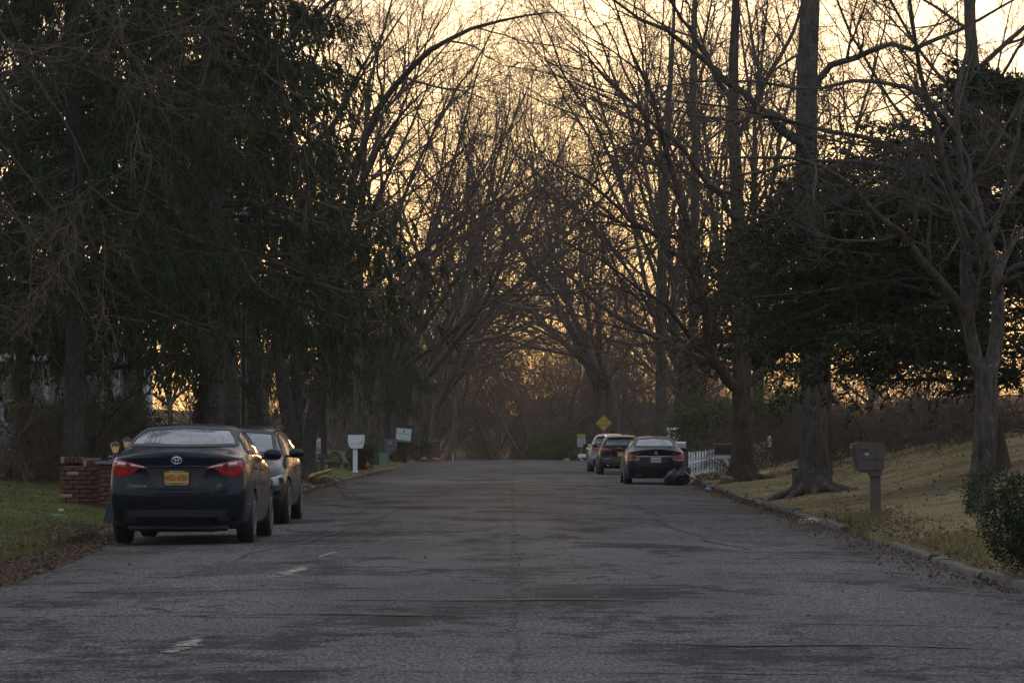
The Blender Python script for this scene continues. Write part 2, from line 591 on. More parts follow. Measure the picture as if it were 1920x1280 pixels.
# --- kerbs: separate, slightly tilted concrete blocks
def kerb_side(fx, sgn, spans, name, label):
    e = bpy.data.objects.new(name, None); COL.objects.link(e)
    tag(e, label, kind='structure')
    for a, bnd in spans:
        y = a
        while y < bnd:
            L = min(random.uniform(2.2, 3.4) if y < 130 else 8.0, bnd - y)
            if L < .6: break
            x0, x1 = float(fx(y)), float(fx(y + L))
            lift = random.uniform(-.06, .01); tilt = random.uniform(-.04, .04); jx = random.uniform(-.03, .03)
            prof = [(0, -.12), (.012, .085), (.03, .118), (.06, .128), (.15, .126), (.17, .11), (.17, -.12)]
            nseg = 6
            V = []
            for k in range(nseg + 1):
                f = k / nseg
                gap = .012 if k == 0 else (-.012 if k == nseg else 0)
                yy = y + L * f + gap
                xx = x0 + (x1 - x0) * f + jx
                cz = float(crest(yy))
                chip = random.uniform(-.026, .006)
                for u, z in prof:
                    V.append((xx + sgn * (u + random.uniform(-.004, .004)), yy, cz + z + (lift + tilt * (f - .5) + chip if z > 0 else 0)))
            n = len(prof)
            Q = [(k * n + j, k * n + j + 1, (k + 1) * n + j + 1, (k + 1) * n + j) for k in range(nseg) for j in range(n - 1)]
            mb = MB().add(V, Q)
            Tn = [(0, j, j + 1) for j in range(1, n - 1)]
            mb.T.append(np.array(Tn)); mb.T.append(np.array([(a0 + nseg * n, b0 + nseg * n, c0 + nseg * n) for a0, b0, c0 in Tn]))
            mb.build('kerb_block', MAT['kerb_concrete'], e, smooth='auto')
            y += L
    return e


kerb_side(xL, -1, [(41.0, 205.0)], 'kerb_left', 'broken concrete kerb along the left verge')
kerb_side(xR, 1, [(26, 33.2), (33.4, 38.2), (44.6, 48.6), (50.8, 205.0)], 'kerb_right', 'low mossy concrete kerb along the right verge')

# concrete gutter apron of the drive by the brown mailbox
mb = MB()
V = []
for f in np.linspace(0, 1, 5):
    yy = 48.6 + 2.2 * f
    k = float(xR(yy))
    for u, z in ((-.28, .012), (0, .03), (.35, .13), (.75, .16)):
        V.append((k + u, yy, z + .01 * math.sin(f * 9)))
Q = [(i * 4 + j, i * 4 + j + 1, (i + 1) * 4 + j + 1, (i + 1) * 4 + j) for i in range(4) for j in range(3)]
o = mb.add(V, Q).build('gutter_apron', MAT['slab_concrete'], smooth=True)
tag(o, 'pale concrete gutter apron breaking the right kerb', kind='structure')


# --- what is left of old painted lines, as thin ragged sheets
def paint_strip(y0, y1, x0, x1, w, lab, seed):
    rg = np.random.default_rng(seed)
    n = 60
    V, Q = [], []
    for k in range(n):
        f = k / n
        if rg.random() < .12 + .4 * abs(2 * f - 1): continue
        yy = y0 + (y1 - y0) * f; dy = (y1 - y0) / n * rg.uniform(.7, 1.5)
        xx = x0 + (x1 - x0) * f + rg.normal(0, w * .25)
        a, b_, c_, d_ = w * rg.uniform(.08, .5, 4)
        q = [(xx - a, yy), (xx + b_, yy), (xx + c_, yy + dy), (xx - d_, yy + dy)]
        V += [(u, v, float(road_z(u, v)) + .011) for u, v in q]
        m_ = len(V) - 4
        Q.append((m_, m_ + 1, m_ + 2, m_ + 3))
    o = obj('road_marking', np_mesh('road_marking', V, Q), MAT['old_paint'])
    tag(o, lab, kind='structure')


paint_strip(28.6, 31.4, -2.18, -2.06, .16, 'ragged pale remnant of a painted line near the parked cars', 1)
paint_strip(18.3, 19.9, -2.06, -1.98, .12, 'pale remnant of a painted line at the bottom of the picture', 2)
paint_strip(33.5, 35.0, -2.1, -2.02, .06, 'faint far scrap of the worn painted line', 4)


# --- open cracks and tarred joints: thin dark ragged sheets lying on the asphalt
def crack(pts, w, lab, seed):
    rg = np.random.default_rng(seed)
    P = np.array(pts, float)
    s_ = np.concatenate([[0], np.cumsum(np.linalg.norm(np.diff(P, axis=0), axis=1))])
    n = max(12, int(s_[-1] / .12))
    u = np.linspace(0, s_[-1], n)
    C = np.stack([np.interp(u, s_, P[:, 0]), np.interp(u, s_, P[:, 1])], 1)
    walk = np.cumsum(rg.normal(0, .018, (n, 2)), 0); walk -= np.linspace(0, 1, n)[:, None] * walk[-1]
    C = C + walk + rg.normal(0, .010, (n, 2))
    T = np.gradient(C, axis=0); T /= np.linalg.norm(T, axis=1, keepdims=True) + 1e-9
    Nn = np.stack([-T[:, 1], T[:, 0]], 1)
    ww = w * rg.uniform(.25, 1.0, n) * np.clip(np.minimum(np.arange(n), n - 1 - np.arange(n)) / 3, .15, 1)
    V = []
    for c_, q, a in zip(C, Nn, ww):
        for sg in (-.5, .5):
            p = c_ + q * a * sg
            V.append((p[0], p[1], float(road_z(p[0], p[1])) + .009))
    Q = [(2 * k, 2 * k + 1, 2 * k + 3, 2 * k + 2) for k in range(n - 1)]
    o = obj('road_crack', np_mesh('road_crack', V, Q), MAT['tar'])
    tag(o, lab, kind='structure')


simple('tar', (.017, .017, .019), .8, vary=.3)
crack([(-4.5, 17.2), (-2, 17.0), (0, 16.85), (2.6, 16.7), (4, 16.6)], .05, 'long crack across the road at the bottom of the picture', 1)
crack([(1.2, 21.6), (2.4, 21.3), (3.6, 21.2), (4.3, 21.2)], .07, 'dark crack across the right lane in the foreground', 2)
crack([(-1.6, 24.6), (-.4, 24.4), (.6, 24.5), (1.5, 24.1)], .16, 'broad tarred crack across the middle of the foreground', 3)
crack([(-2.6, 22.3), (-1.2, 22.4), (-.2, 22.2)], .13, 'tarred crack left of the middle in the foreground', 4)
crack([(-5.2, 84.0), (-2, 83.5), (.5, 84.2), (2.2, 83.8)], .9, 'wide dark joint across the road beyond the parked wagon', 5)
crack([(-3.6, 60.5), (-2.4, 60), (-1.5, 60.3)], .35, 'dark scar in the left lane beside the wagon', 6)
crack([(-3.0, 33), (-2.3, 40), (-1.9, 50), (-1.75, 62), (-1.7, 90)], .05, 'long lane crack running past the parked cars', 7)
crack([(2.9, 36), (2.3, 44), (2.35, 60), (2.6, 90), (2.9, 130)], .06, 'long seam in the right lane towards the navy saloon', 8)
crack([(1.3, 36.5), (1.9, 36.1), (2.5, 35.6), (3.0, 35.2)], .12, 'slanting crack in the right lane by the middle distance', 9)
crack([(-4.2, 26.4), (-3.2, 26.0), (-2.2, 26.3), (-1.0, 26.6)], .10, 'dark crack across the left lane near the leaf heap', 10)
crack([(.6, 19.3), (1.4, 19.0), (2.2, 19.2), (3.0, 18.8)], .11, 'tarred crack right of the middle at the bottom', 11)
# ================================================================== trees
bark('bark_grey', (.018, .015, .013), (.112, .094, .080), .16, 16, 1.0, lichen=(.115, .120, .095))
bark('bark_brown', (.022, .017, .014), (.105, .080, .062), .12, 15, 1.0)
bark('bark_dark', (.020, .018, .017), (.085, .075, .070), .3, 18, .9)
bark('bark_spruce', (.030, .024, .021), (.165, .135, .118), .35, 20, 1.0)
bark('twig', (.052, .039, .031), (.140, .106, .083), .6, 6, .2)
bark('twig_pale', (.040, .034, .029), (.125, .106, .090), .5, 14, .5)
foliage('spruce_needles', (.004, .011, .005), (.024, .052, .018), trans=.22, tcol=(.13, .11, .025))
foliage('hemlock_needles', (.008, .015, .007), (.042, .056, .022), trans=.15)
foliage('ivy_leaf', (.014, .028, .012), (.045, .075, .030), .4, trans=.15)
foliage('shrub_leaf', (.020, .036, .012), (.085, .110, .035), .4, trans=.25)
foliage('box_leaf', (.008, .017, .008), (.034, .052, .022), .35, trans=.15)
foliage('dry_leaf', (.042, .028, .020), (.165, .115, .082), .7, trans=.2)


def spline(pts, n, jit=0.0, rg=rng):
    """smooth line through a few points, n samples"""
    P = np.asarray(pts, float)
    if len(P) == 2:
        P = np.stack([P[0], P[0] * .67 + P[1] * .33, P[0] * .33 + P[1] * .67, P[1]])
    Pe = np.vstack([2 * P[0] - P[1], P, 2 * P[-1] - P[-2]])
    u = np.linspace(0, len(P) - 1 - 1e-6, n)
    k = u.astype(int); f = (u - k)[:, None]
    p0, p1, p2, p3 = Pe[k], Pe[k + 1], Pe[k + 2], Pe[k + 3]
    out = .5 * ((2 * p1) + (-p0 + p2) * f + (2 * p0 - 5 * p1 + 4 * p2 - p3) * f ** 2 + (-p0 + 3 * p1 - 3 * p2 + p3) * f ** 3)
    if jit:
        w = rg.normal(0, jit, out.shape)
        w[0] = 0
        out += w
    return out


def grow(pos, d, L, r0, r1, n, wob, trop, rg):
    """pos,d (B,3); L,r0,r1,trop (B,) -> polylines (B,n+1,3) and radii"""
    B = len(pos)
    P = np.empty((B, n + 1, 3)); P[:, 0] = pos
    d = unit(d)
    for k in range(n):
        d = d + rg.normal(0, wob, (B, 3))
        d[:, 2] += trop
        d = unit(d)
        P[:, k + 1] = P[:, k] + d * (L / n)[:, None]
    f = np.linspace(0, 1, n + 1)[None]
    Rr = r0[:, None] * (1 - f) + r1[:, None] * f
    return P, Rr


def children(P, Rr, L, k, t0, t1, a0, a1, ratio, rr, rg, flat=0.0, tip=True):
    B, n, _ = P.shape
    tt = t0 + (t1 - t0) * ((np.arange(k)[None] + rg.random((B, k))) / k)
    if tip: tt[:, -1] = 0.97
    u = tt * (n - 1)
    i = np.clip(u.astype(int), 0, n - 2); f = (u - i)
    bi = np.arange(B)[:, None]
    pos = P[bi, i] * (1 - f[..., None]) + P[bi, i + 1] * f[..., None]
    dr = unit(P[bi, i + 1] - P[bi, i])
    rad = Rr[bi, i] * (1 - f) + Rr[bi, i + 1] * f
    rv = rg.normal(0, 1, (B, k, 3)); rv[..., 2] *= (1 - flat)
    perp = unit(rv - (rv * dr).sum(-1, keepdims=True) * dr)
    ang = np.radians(rg.uniform(a0, a1, (B, k)))[..., None]
    if tip: ang[:, -1] *= .35
    d = dr * np.cos(ang) + perp * np.sin(ang)
    Lc = L[:, None] * ratio * (1.15 - .6 * tt) * rg.uniform(.7, 1.3, (B, k))
    rc = np.minimum(rad * rr, rad * .95)
    return pos.reshape(-1, 3), d.reshape(-1, 3), Lc.reshape(-1), rc.reshape(-1)


class Tubes:
    def __init__(self): self.V, self.Q, self.n = [], [], 0

    def add(self, P, Rr, S):
        V, Q = tubes(P, Rr, S)
        self.V.append(V); self.Q.append(Q + self.n); self.n += len(V)

    def mesh(self, name):
        return np_mesh(name, np.vstack(self.V), np.vstack(self.Q))


def bare_crown(limbs, rg, lev, tw):
    """limbs: list of (P (n,3), R (n,)) -> adds branch orders to tw. lev: list of dicts"""
    n = 14
    P = np.stack([p for p, _ in limbs]); Rr = np.stack([r for _, r in limbs])
    L = np.linalg.norm(np.diff(P, axis=1), axis=2).sum(1)
    for q in lev:
        pos, d, Lc, rc = children(P, Rr, L, q['k'], q.get('t0', .2), 1.0, q['a0'], q['a1'], q['ratio'], q.get('rr', .62), rg, q.get('flat', 0))
        r1 = np.maximum(rc * q.get('taper', .35), q.get('rmin', .004))
        rc = np.maximum(rc, q.get('rmin', .004) * 1.2)
        trop = q.get('trop', .05)
        P, Rr = grow(pos, d, Lc, rc, r1, q['n'], q.get('wob', .10), trop, rg)
        L = Lc
        tw.add(P, Rr, q.get('S', 3))


def trunk_limb(P, r0, r1, flare=0.0, power=1.0):
    n = len(P)
    f = np.linspace(0, 1, n)
    r = r0 + (r1 - r0) * f ** power
    if flare:
        h = np.linalg.norm(P - P[0], axis=1)
        r = r + flare * np.exp(-h / .35)
    return P, r


LEV = [dict(k=8, t0=.12, a0=24, a1=52, ratio=.52, n=7, wob=.07, trop=.045, S=5),
       dict(k=6, t0=.15, a0=26, a1=55, ratio=.52, n=5, wob=.10, trop=.03, S=4),
       dict(k=6, t0=.10, a0=26, a1=58, ratio=.55, n=4, wob=.13, trop=.012, S=3, rmin=.0042),
       dict(k=4, t0=.15, a0=25, a1=58, ratio=.62, n=1, wob=.15, trop=.01, S=3, rmin=.0026)]


def make_bare(seed, kind, far=0.0):
    """a full-grown leafless street tree standing at the origin; returns (trunk mesh, crown mesh)"""
    rg = np.random.default_rng(seed)
    tr, tw = Tubes(), Tubes()
    limbs = []
    if kind == 'vase':
        hf = rg.uniform(2.4, 3.4); r0 = rg.uniform(.19, .25)
        lean = rg.normal(0, .25, 2)
        P = spline([(0, 0, -.3), (lean[0] * .3, lean[1] * .3, hf * .5), (lean[0], lean[1], hf)], 12, .012, rg)
        tr.add(*[a[None] for a in trunk_limb(P, r0, r0 * .88, .08)], 12)
        nl = rg.integers(4, 7)
        az0 = rg.uniform(0, 6.28)
        for k in range(nl):
            az = az0 + 6.283 * k / nl + rg.normal(0, .25)
            el = math.radians(rg.uniform(48, 70)); Lm = rg.uniform(9, 14)
            d = np.array([math.cos(az) * math.cos(el), math.sin(az) * math.cos(el), math.sin(el)])
            Pl, Rl = grow(P[-1:] - np.array([[0, 0, .25]]), d[None], np.array([Lm]), np.array([r0 * rg.uniform(.42, .62)]), np.array([.025]), 13, .055, np.array([rg.uniform(.0, .05)]), rg)
            limbs.append((Pl[0], Rl[0])); tr.add(Pl, Rl, 8)
    elif kind == 'tall':
        H = rg.uniform(19, 24); r0 = rg.uniform(.20, .26)
        lean = rg.normal(0, .7, 2)
        P = spline([(0, 0, -.3), (lean[0] * .2, lean[1] * .2, H * .35), (lean[0], lean[1], H * .7), (lean[0] * 1.3, lean[1], H)], 24, .03, rg)
        Pt, Rt = trunk_limb(P, r0, .05, .07, .9)
        tr.add(Pt[None], Rt[None], 12)
        nl = rg.integers(11, 15)
        for k in range(nl):
            f = rg.uniform(.24, .95); i = int(f * 22)
            az = rg.uniform(0, 6.283); el = math.radians(rg.uniform(22, 58)); Lm = (1.12 - f) * rg.uniform(7, 11)
            d = np.array([math.cos(az) * math.cos(el), math.sin(az) * math.cos(el), math.sin(el)])
            Pl, Rl = grow(P[i:i + 1], d[None], np.array([Lm]), np.array([Rt[i] * rg.uniform(.3, .5)]), np.array([.018]), 13, .07, np.array([rg.uniform(.01, .06)]), rg)
            limbs.append((Pl[0], Rl[0])); tr.add(Pl, Rl, 6)
    else:  # 'arch': short trunk, limbs reaching far out over the road towards +x
        hf = rg.uniform(2.2, 3.2); r0 = rg.uniform(.19, .24)
        P = spline([(0, 0, -.3), (.05, 0, hf * .5), (.25, 0, hf)], 12, .012, rg)
        tr.add(*[a[None] for a in trunk_limb(P, r0, r0 * .88, .07)], 12)
        for k in range(7):
            az = rg.normal(0, .75) if k < 5 else rg.uniform(0, 6.28)
            el = math.radians(rg.uniform(38, 72)); Lm = rg.uniform(9, 13.5)
            d = np.array([math.cos(az) * math.cos(el), math.sin(az) * math.cos(el), math.sin(el)])
            Pl, Rl = grow(P[-1:] - np.array([[0, 0, .3]]), d[None], np.array([Lm]), np.array([r0 * rg.uniform(.36, .6)]), np.array([.02]), 13, .06, np.array([rg.uniform(-.015, .035)]), rg)
            limbs.append((Pl[0], Rl[0])); tr.add(Pl, Rl, 8)
    lev = [dict(q) for q in LEV]
    if kind == 'tall': lev[0]['k'] = 6
    if far:                                     # seen from so far off that twigs read as bundles
        lev[1]['rmin'] = far * 1.3; lev[2]['rmin'] = far; lev[3]['rmin'] = far * .8
    bare_crown(limbs, rg, lev, tw)
    return tr.mesh('bare_trunk'), tw.mesh('bare_crown')


def plant_bare(proto, x, y, s, rz, name, label, group=None, bk='bark_grey'):
    t_ = thing(name, label, 'tree', (x, y, on_ground(x, y)), rz, group)
    t_.scale = (s, s, s)
    obj('trunk', proto[0], MAT[bk], t_)
    obj('crown', proto[1], MAT['twig'], t_)
    return t_


PROTO = {('vase', i): make_bare(100 + i, 'vase') for i in range(1)}
PROTO.update({('tall', i): make_bare(200 + i, 'tall') for i in range(1)})
PROTO.update({('arch', i): make_bare(300 + i, 'arch') for i in range(1)})
PROTO.update({('far', 0): make_bare(401, 'vase', .0032), ('far', 1): make_bare(302, 'arch', .0030)})
PROTO.update({('end', 0): make_bare(402, 'vase', .008)})
# ------------------------------------------------------------------ conifers
def make_spruce(seed, H=22.0, r0=.30, Lmax=5.0, low=3.4, dens=1.0, droop=1.0):
    rg = np.random.default_rng(seed)
    P = spline([(0, 0, -.4), (.05, .05, H * .4), (rg.normal(0, .2), rg.normal(0, .2), H * .75), (0, 0, H)], 26, .015, rg)
    tr = Tubes()
    Pt, Rt = trunk_limb(P, r0, .04, .13)
    tr.add(Pt[None], Rt[None], 14)
    zs, az = [], []
    z = low
    while z < H * .97:
        k = rg.integers(4, 7)
        a0 = rg.uniform(0, 6.28)
        for j in range(k):
            zs.append(z + rg.normal(0, .12)); az.append(a0 + 6.283 * j / k + rg.normal(0, .3))
        z += rg.uniform(.32, .52) * (1.0 if z < 13 else 1.7)
    zs = np.array(zs); az = np.array(az); B = len(zs)
    L = Lmax * np.clip((1 - zs / H), .05, 1) ** .75 * rg.uniform(.62, 1.18, B) + .4
    base = np.stack([np.interp(zs, P[:, 2], P[:, 0]), np.interp(zs, P[:, 2], P[:, 1]), zs], 1)
    el = np.radians(rg.uniform(-6, 16, B))
    d = np.stack([np.cos(az) * np.cos(el), np.sin(az) * np.cos(el), np.sin(el)], 1)
    n = 10
    BP = np.empty((B, n + 1, 3)); BP[:, 0] = base
    for k in range(n):
        f = k / n
        d[:, 2] += (-.085 if f < .55 else .10) * droop
        d += rg.normal(0, .035, d.shape)
        d = unit(d)
        BP[:, k + 1] = BP[:, k] + d * (L / n)[:, None]
    BR = (.012 + .011 * L)[:, None] * (1 - .85 * np.linspace(0, 1, n + 1))[None]
    tr.add(BP, BR, 5)
    # lateral branchlets, kept near level
    low_ = zs < 13.0
    k2 = 9
    sp, sd, sl, sr = children(BP, BR, L, k2, .22, 1.0, 38, 72, .40, .5, rg, flat=.92)
    SP, SR = grow(sp, sd, sl, sr, np.maximum(sr * .4, .004), 4, .06, np.full(len(sl), -.05), rg)
    tr.add(SP, SR, 3)
    # hanging strands from branches and branchlets
    V, Q, nV = [], [], 0
    fs = Tubes()

    def hang(PP, count, lmin, lmax):
        nonlocal nV
        Bn, nn, _ = PP.shape
        ncl = max(2, count // 3)
        cl = .16 + .84 * rg.random((Bn, ncl))
        u = np.clip(cl[np.arange(Bn)[:, None], rg.integers(0, ncl, (Bn, count))] + rg.normal(0, .022, (Bn, count)), .05, .999) * (nn - 1.001)
        i = u.astype(int); f = (u - i)[..., None]
        bi = np.arange(Bn)[:, None]
        p = (PP[bi, i] * (1 - f) + PP[bi, i + 1] * f).reshape(-1, 3)
        dr = unit(PP[bi, i + 1] - PP[bi, i]).reshape(-1, 3)
        M = len(p)
        dd = dr * .55 + rg.normal(0, .28, (M, 3)); dd[:, 2] -= .75
        ln = rg.uniform(lmin, lmax, M) * rg.uniform(.6, 1.25, M)
        HP, HR = grow(p, dd, ln, np.full(M, .006), np.full(M, .003), 4, .10, np.full(M, -.22), rg)
        sv_, sq_ = cards(HP[:, 0], HP[:, -1] - HP[:, 0], rg.normal(0, 1, (M, 3)), ln, np.full(M, .013))
        fs.V.append(sv_); fs.Q.append(sq_ + fs.n); fs.n += len(sv_)
        m = int(13 * dens)
        t_ = rg.random((M, m)) * 3.999
        ii = t_.astype(int); ff = (t_ - ii)[..., None]
        b2 = np.arange(M)[:, None]
        c = (HP[b2, ii] * (1 - ff) + HP[b2, ii + 1] * ff).reshape(-1, 3)
        dv = unit(HP[b2, ii + 1] - HP[b2, ii]).reshape(-1, 3)
        dv = dv + rg.normal(0, .30, dv.shape)
        cv, cq = cards(c, dv, rg.normal(0, 1, dv.shape), rg.uniform(.10, .20, len(c)), rg.uniform(.028, .056, len(c)))
        V.append(cv); Q.append(cq + nV); nV += len(cv)

    lowS = np.repeat(low_, k2)
    hang(BP[low_], 10, .35, 1.15)
    hang(BP[~low_], 8, .3, .7)
    hang(SP[lowS], 4, .25, .85)
    hang(SP[~lowS], 2, .2, .5)
    return tr.mesh('spruce_trunk'), fs.mesh('spruce_strands'), np_mesh('spruce_needles', np.vstack(V), np.vstack(Q), smooth=False)


def plant_spruce(proto, x, y, s, rz, name, label, group=None, sz=None, bk='bark_dark'):
    t_ = thing(name, label, 'tree', (x, y, on_ground(x, y)), rz, group)
    t_.scale = (s, s, sz or s)
    obj('trunk', proto[0], MAT[bk], t_)
    c_ = obj('crown', proto[2], MAT['spruce_needles'], t_)
    obj('hanging_twigs', proto[1], MAT['twig'], c_)
    return t_


def make_flat_conifer(seed, branches, trunk, leaf=(.05, .10), per=60):
    """layered evergreen: branches = list of (z, azimuth, length, rise); flat sprays"""
    rg = np.random.default_rng(seed)
    tr = Tubes()
    tr.add(trunk[0][None], trunk[1][None], 12)
    zs = np.array([b_[0] for b_ in branches]); az = np.array([b_[1] for b_ in branches]); L = np.array([b_[2] for b_ in branches]); el = np.array([b_[3] for b_ in branches])
    P0 = np.stack([np.interp(zs, trunk[0][:, 2], trunk[0][:, 0]), np.interp(zs, trunk[0][:, 2], trunk[0][:, 1]), zs], 1)
    d = np.stack([np.cos(az) * np.cos(el), np.sin(az) * np.cos(el), np.sin(el)], 1)
    BP, BR = grow(P0, d, L, .012 + .012 * L, np.full(len(L), .006), 9, .07, np.full(len(L), -.012), rg)
    tr.add(BP, BR, 5)
    sp, sd, sl, sr = children(BP, BR, L, 11, .12, 1.0, 30, 70, .36, .5, rg, flat=.85)
    SP, SR = grow(sp, sd, sl, sr, np.full(len(sl), .004), 5, .10, np.full(len(sl), -.03), rg)
    tr.add(SP, SR, 3)
    tp, td, tl, t_r = children(SP, SR, sl, 5, .1, 1.0, 30, 65, .45, .6, rg, flat=.8)
    TP, TR_ = grow(tp, td, np.maximum(tl, .12), t_r, np.full(len(tl), .003), 3, .14, np.full(len(tl), -.05), rg)
    V, Q, nV = [], [], 0
    for PP, m in ((TP, int(per * .30)), (SP, int(per * .32))):
        M, nn, _ = PP.shape
        t_ = rg.random((M, m)) * (nn - 1.001)
        i = t_.astype(int); f = (t_ - i)[..., None]; bi = np.arange(M)[:, None]
        c = (PP[bi, i] * (1 - f) + PP[bi, i + 1] * f).reshape(-1, 3)
        dv = unit(PP[bi, i + 1] - PP[bi, i]).reshape(-1, 3)
        dv = dv + rg.normal(0, .55, dv.shape) * np.array([1, 1, .6])
        sv = rg.normal(0, .5, dv.shape); sv[:, 0] += dv[:, 1]; sv[:, 1] -= dv[:, 0]
        cv, cq = cards(c, dv, sv, rg.uniform(leaf[0], leaf[1] * 1.3, len(c)), rg.uniform(leaf[0] * .45, leaf[1] * .5, len(c)))
        V.append(cv); Q.append(cq + nV); nV += len(cv)
    return tr.mesh('evergreen_trunk'), np_mesh('evergreen_needles', np.vstack(V), np.vstack(Q), smooth=False)


SPR = [make_spruce(41, 21, .31, 5.2, 4.3), make_spruce(52, 19, .24, 4.4, 4.2, .9)]

# --- the big weeping spruce on the left with an ivied trunk
xs1 = px_x(395, 66)
sp1 = plant_spruce(SPR[0], xs1, 66, 1.0, 0.6, 'spruce_tree', 'huge dark weeping spruce with ivy climbing its trunk behind the parked cars', bk='bark_spruce')
rg = np.random.default_rng(3)
n = 2300
z = 6.5 * rg.random(n) ** 1.25; a = rg.normal(3.3, .75, n)
rad = np.interp(z, [0, .5, 8], [.42, .34, .27]) + rg.uniform(0, .10, n)
C = np.stack([rad * np.cos(a), rad * np.sin(a), z], 1)
D = np.stack([np.cos(a) * .4, np.sin(a) * .4, -np.ones(n)], 1) + rg.normal(0, .5, (n, 3))
cv, cq = cards(C, D, np.stack([-np.sin(a), np.cos(a), 0 * a], 1), rg.uniform(.07, .12, n), rg.uniform(.06, .11, n), .15)
ivy_mesh = np_mesh('ivy', cv, cq, smooth=False)
obj('ivy', ivy_mesh, MAT['ivy_leaf'], sp1, rot=(0, 0, -.6))
# dead grey limbs, low on the trunk
tb = Tubes()
for zz, az_, L_ in ((2.9, 3.2, 3.2), (3.4, 3.0, 4.2), (3.7, 3.4, 3.6), (4.3, -.1, 2.2), (4.6, 2.9, 4.0), (5.0, .2, 3.0)):
    d_ = np.array([[math.cos(az_), math.sin(az_), .05]])
    P_, R_ = grow(np.array([[0, 0, zz]]), d_, np.array([L_]), np.array([.075]), np.array([.025]), 10, .09, np.array([-.01]), rg)
    tb.add(P_, R_, 7)
obj('dead_limb', tb.mesh('dead_limb'), MAT['bark_brown'], sp1, rot=(0, 0, -.6))

SPL = [
    (1, 140, 58, .88, 1.1, 'dark spruce standing behind the low brick wall'),
    (1, 46, 64, .74, 2.3, 'spruce at the left edge of the picture in front of the pale house'),
    (1, 478, 78, .95, 3.7, 'slim spruce just right of the tall street lamp'),
    (0, 250, 92, 1.0, 4.4, 'spruce deep in the yard behind the wall lanterns'),
    (1, 606, 132, .80, 2.0, 'spruce hanging over the white mailbox on the left verge'),
    (1, 728, 172, .80, 3.0, 'small weeping spruce beside the hanging property sign'),
    (1, 1052, 330, .62, .5, 'hazy dark spruce at the end of the road right of the middle'),
    (0, 905, 350, .60, 1.5, 'hazy spruce at the end of the road left of the middle'),
    (1, 985, 380, .70, 2.5, 'small hazy spruce closing the view down the middle of the road'),
]
for pi, px, d, s, rz, lab in SPL:
    plant_spruce(SPR[pi], px_x(px, d), d, s, rz, 'spruce_tree', lab)

# --- the broad dark evergreens on the right
rg = np.random.default_rng(9)
TP_ = spline([(0, 0, -.4), (-.25, 0, 1.2), (-.45, 0, 2.4), (-.3, .1, 4.5), (-.1, 0, 7.2)], 18, .02, rg)
trk = trunk_limb(TP_, .21, .04, .1)
br = []
for z in np.arange(1.5, 7.0, .20):
    for j in range(4):
        az = rg.uniform(0, 6.283)
        left = .5 - .5 * math.cos(az)            # 1 towards the road
        L = (2.0 + 2.1 * left) * np.interp(z, [1.5, 2.6, 5.0, 7.0], [.75, 1.0, .85, .35]) * rg.uniform(.7, 1.15)
        br.append((z, az, L, rg.uniform(-.05, .30)))
for k in range(80):
    z = rg.uniform(2.0, 5.8)
    br.append((z, rg.normal(3.1416, .45), rg.uniform(3.2, 5.2) * np.interp(z, [2, 3.5, 5.8], [.85, 1, .75]), rg.uniform(-.08, .16)))
EV1 = make_flat_conifer(71, br, trk, leaf=(.05, .10), per=38)
x1 = px_x(1880, 55)
ev = thing('evergreen_tree', 'broad dark evergreen with a leaning trunk at the right edge behind the pale bare tree', 'tree', (x1, 55, on_ground(x1, 55)))
obj('trunk', EV1[0], MAT['bark_brown'], ev); obj('crown', EV1[1], MAT['hemlock_needles'], ev)
TP_ = spline([(0, 0, -.4), (.1, 0, 3), (0, 0, 8.5)], 14, .02, rg)
trk = trunk_limb(TP_, .18, .03, .1)
br = []
for z in np.arange(3.6, 8.4, .22):
    for j in range(4):
        az = rg.uniform(0, 6.283)
        L = (1.7 + .7 * (.5 - .5 * math.cos(az))) * np.interp(z, [3.6, 5.0, 8.4], [.95, 1.0, .3]) * rg.uniform(.7, 1.15)
        br.append((z, az, L, rg.uniform(-.1, .25)))
EV2 = make_flat_conifer(72, br, trk, leaf=(.05, .10), per=46)
for px, d, s, rz, lab in ((1545, 75, .92, 0, 'dark evergreen with drooping boughs behind the lichen-spotted trunk'), (1398, 88.5, .86, 1.9, 'smaller dark evergreen reaching towards the road above the forked tree'), (1846, 64, .95, 1.0, 'dense dark evergreen behind the forked pale tree')):
    x_ = px_x(px, d)
    e2 = thing('evergreen_tree', lab, 'tree', (x_, d, on_ground(x_, d)), rz)
    e2.scale = (s, s, s)
    obj('trunk', EV2[0], MAT['bark_brown'], e2); obj('crown', EV2[1], MAT['hemlock_needles'], e2)
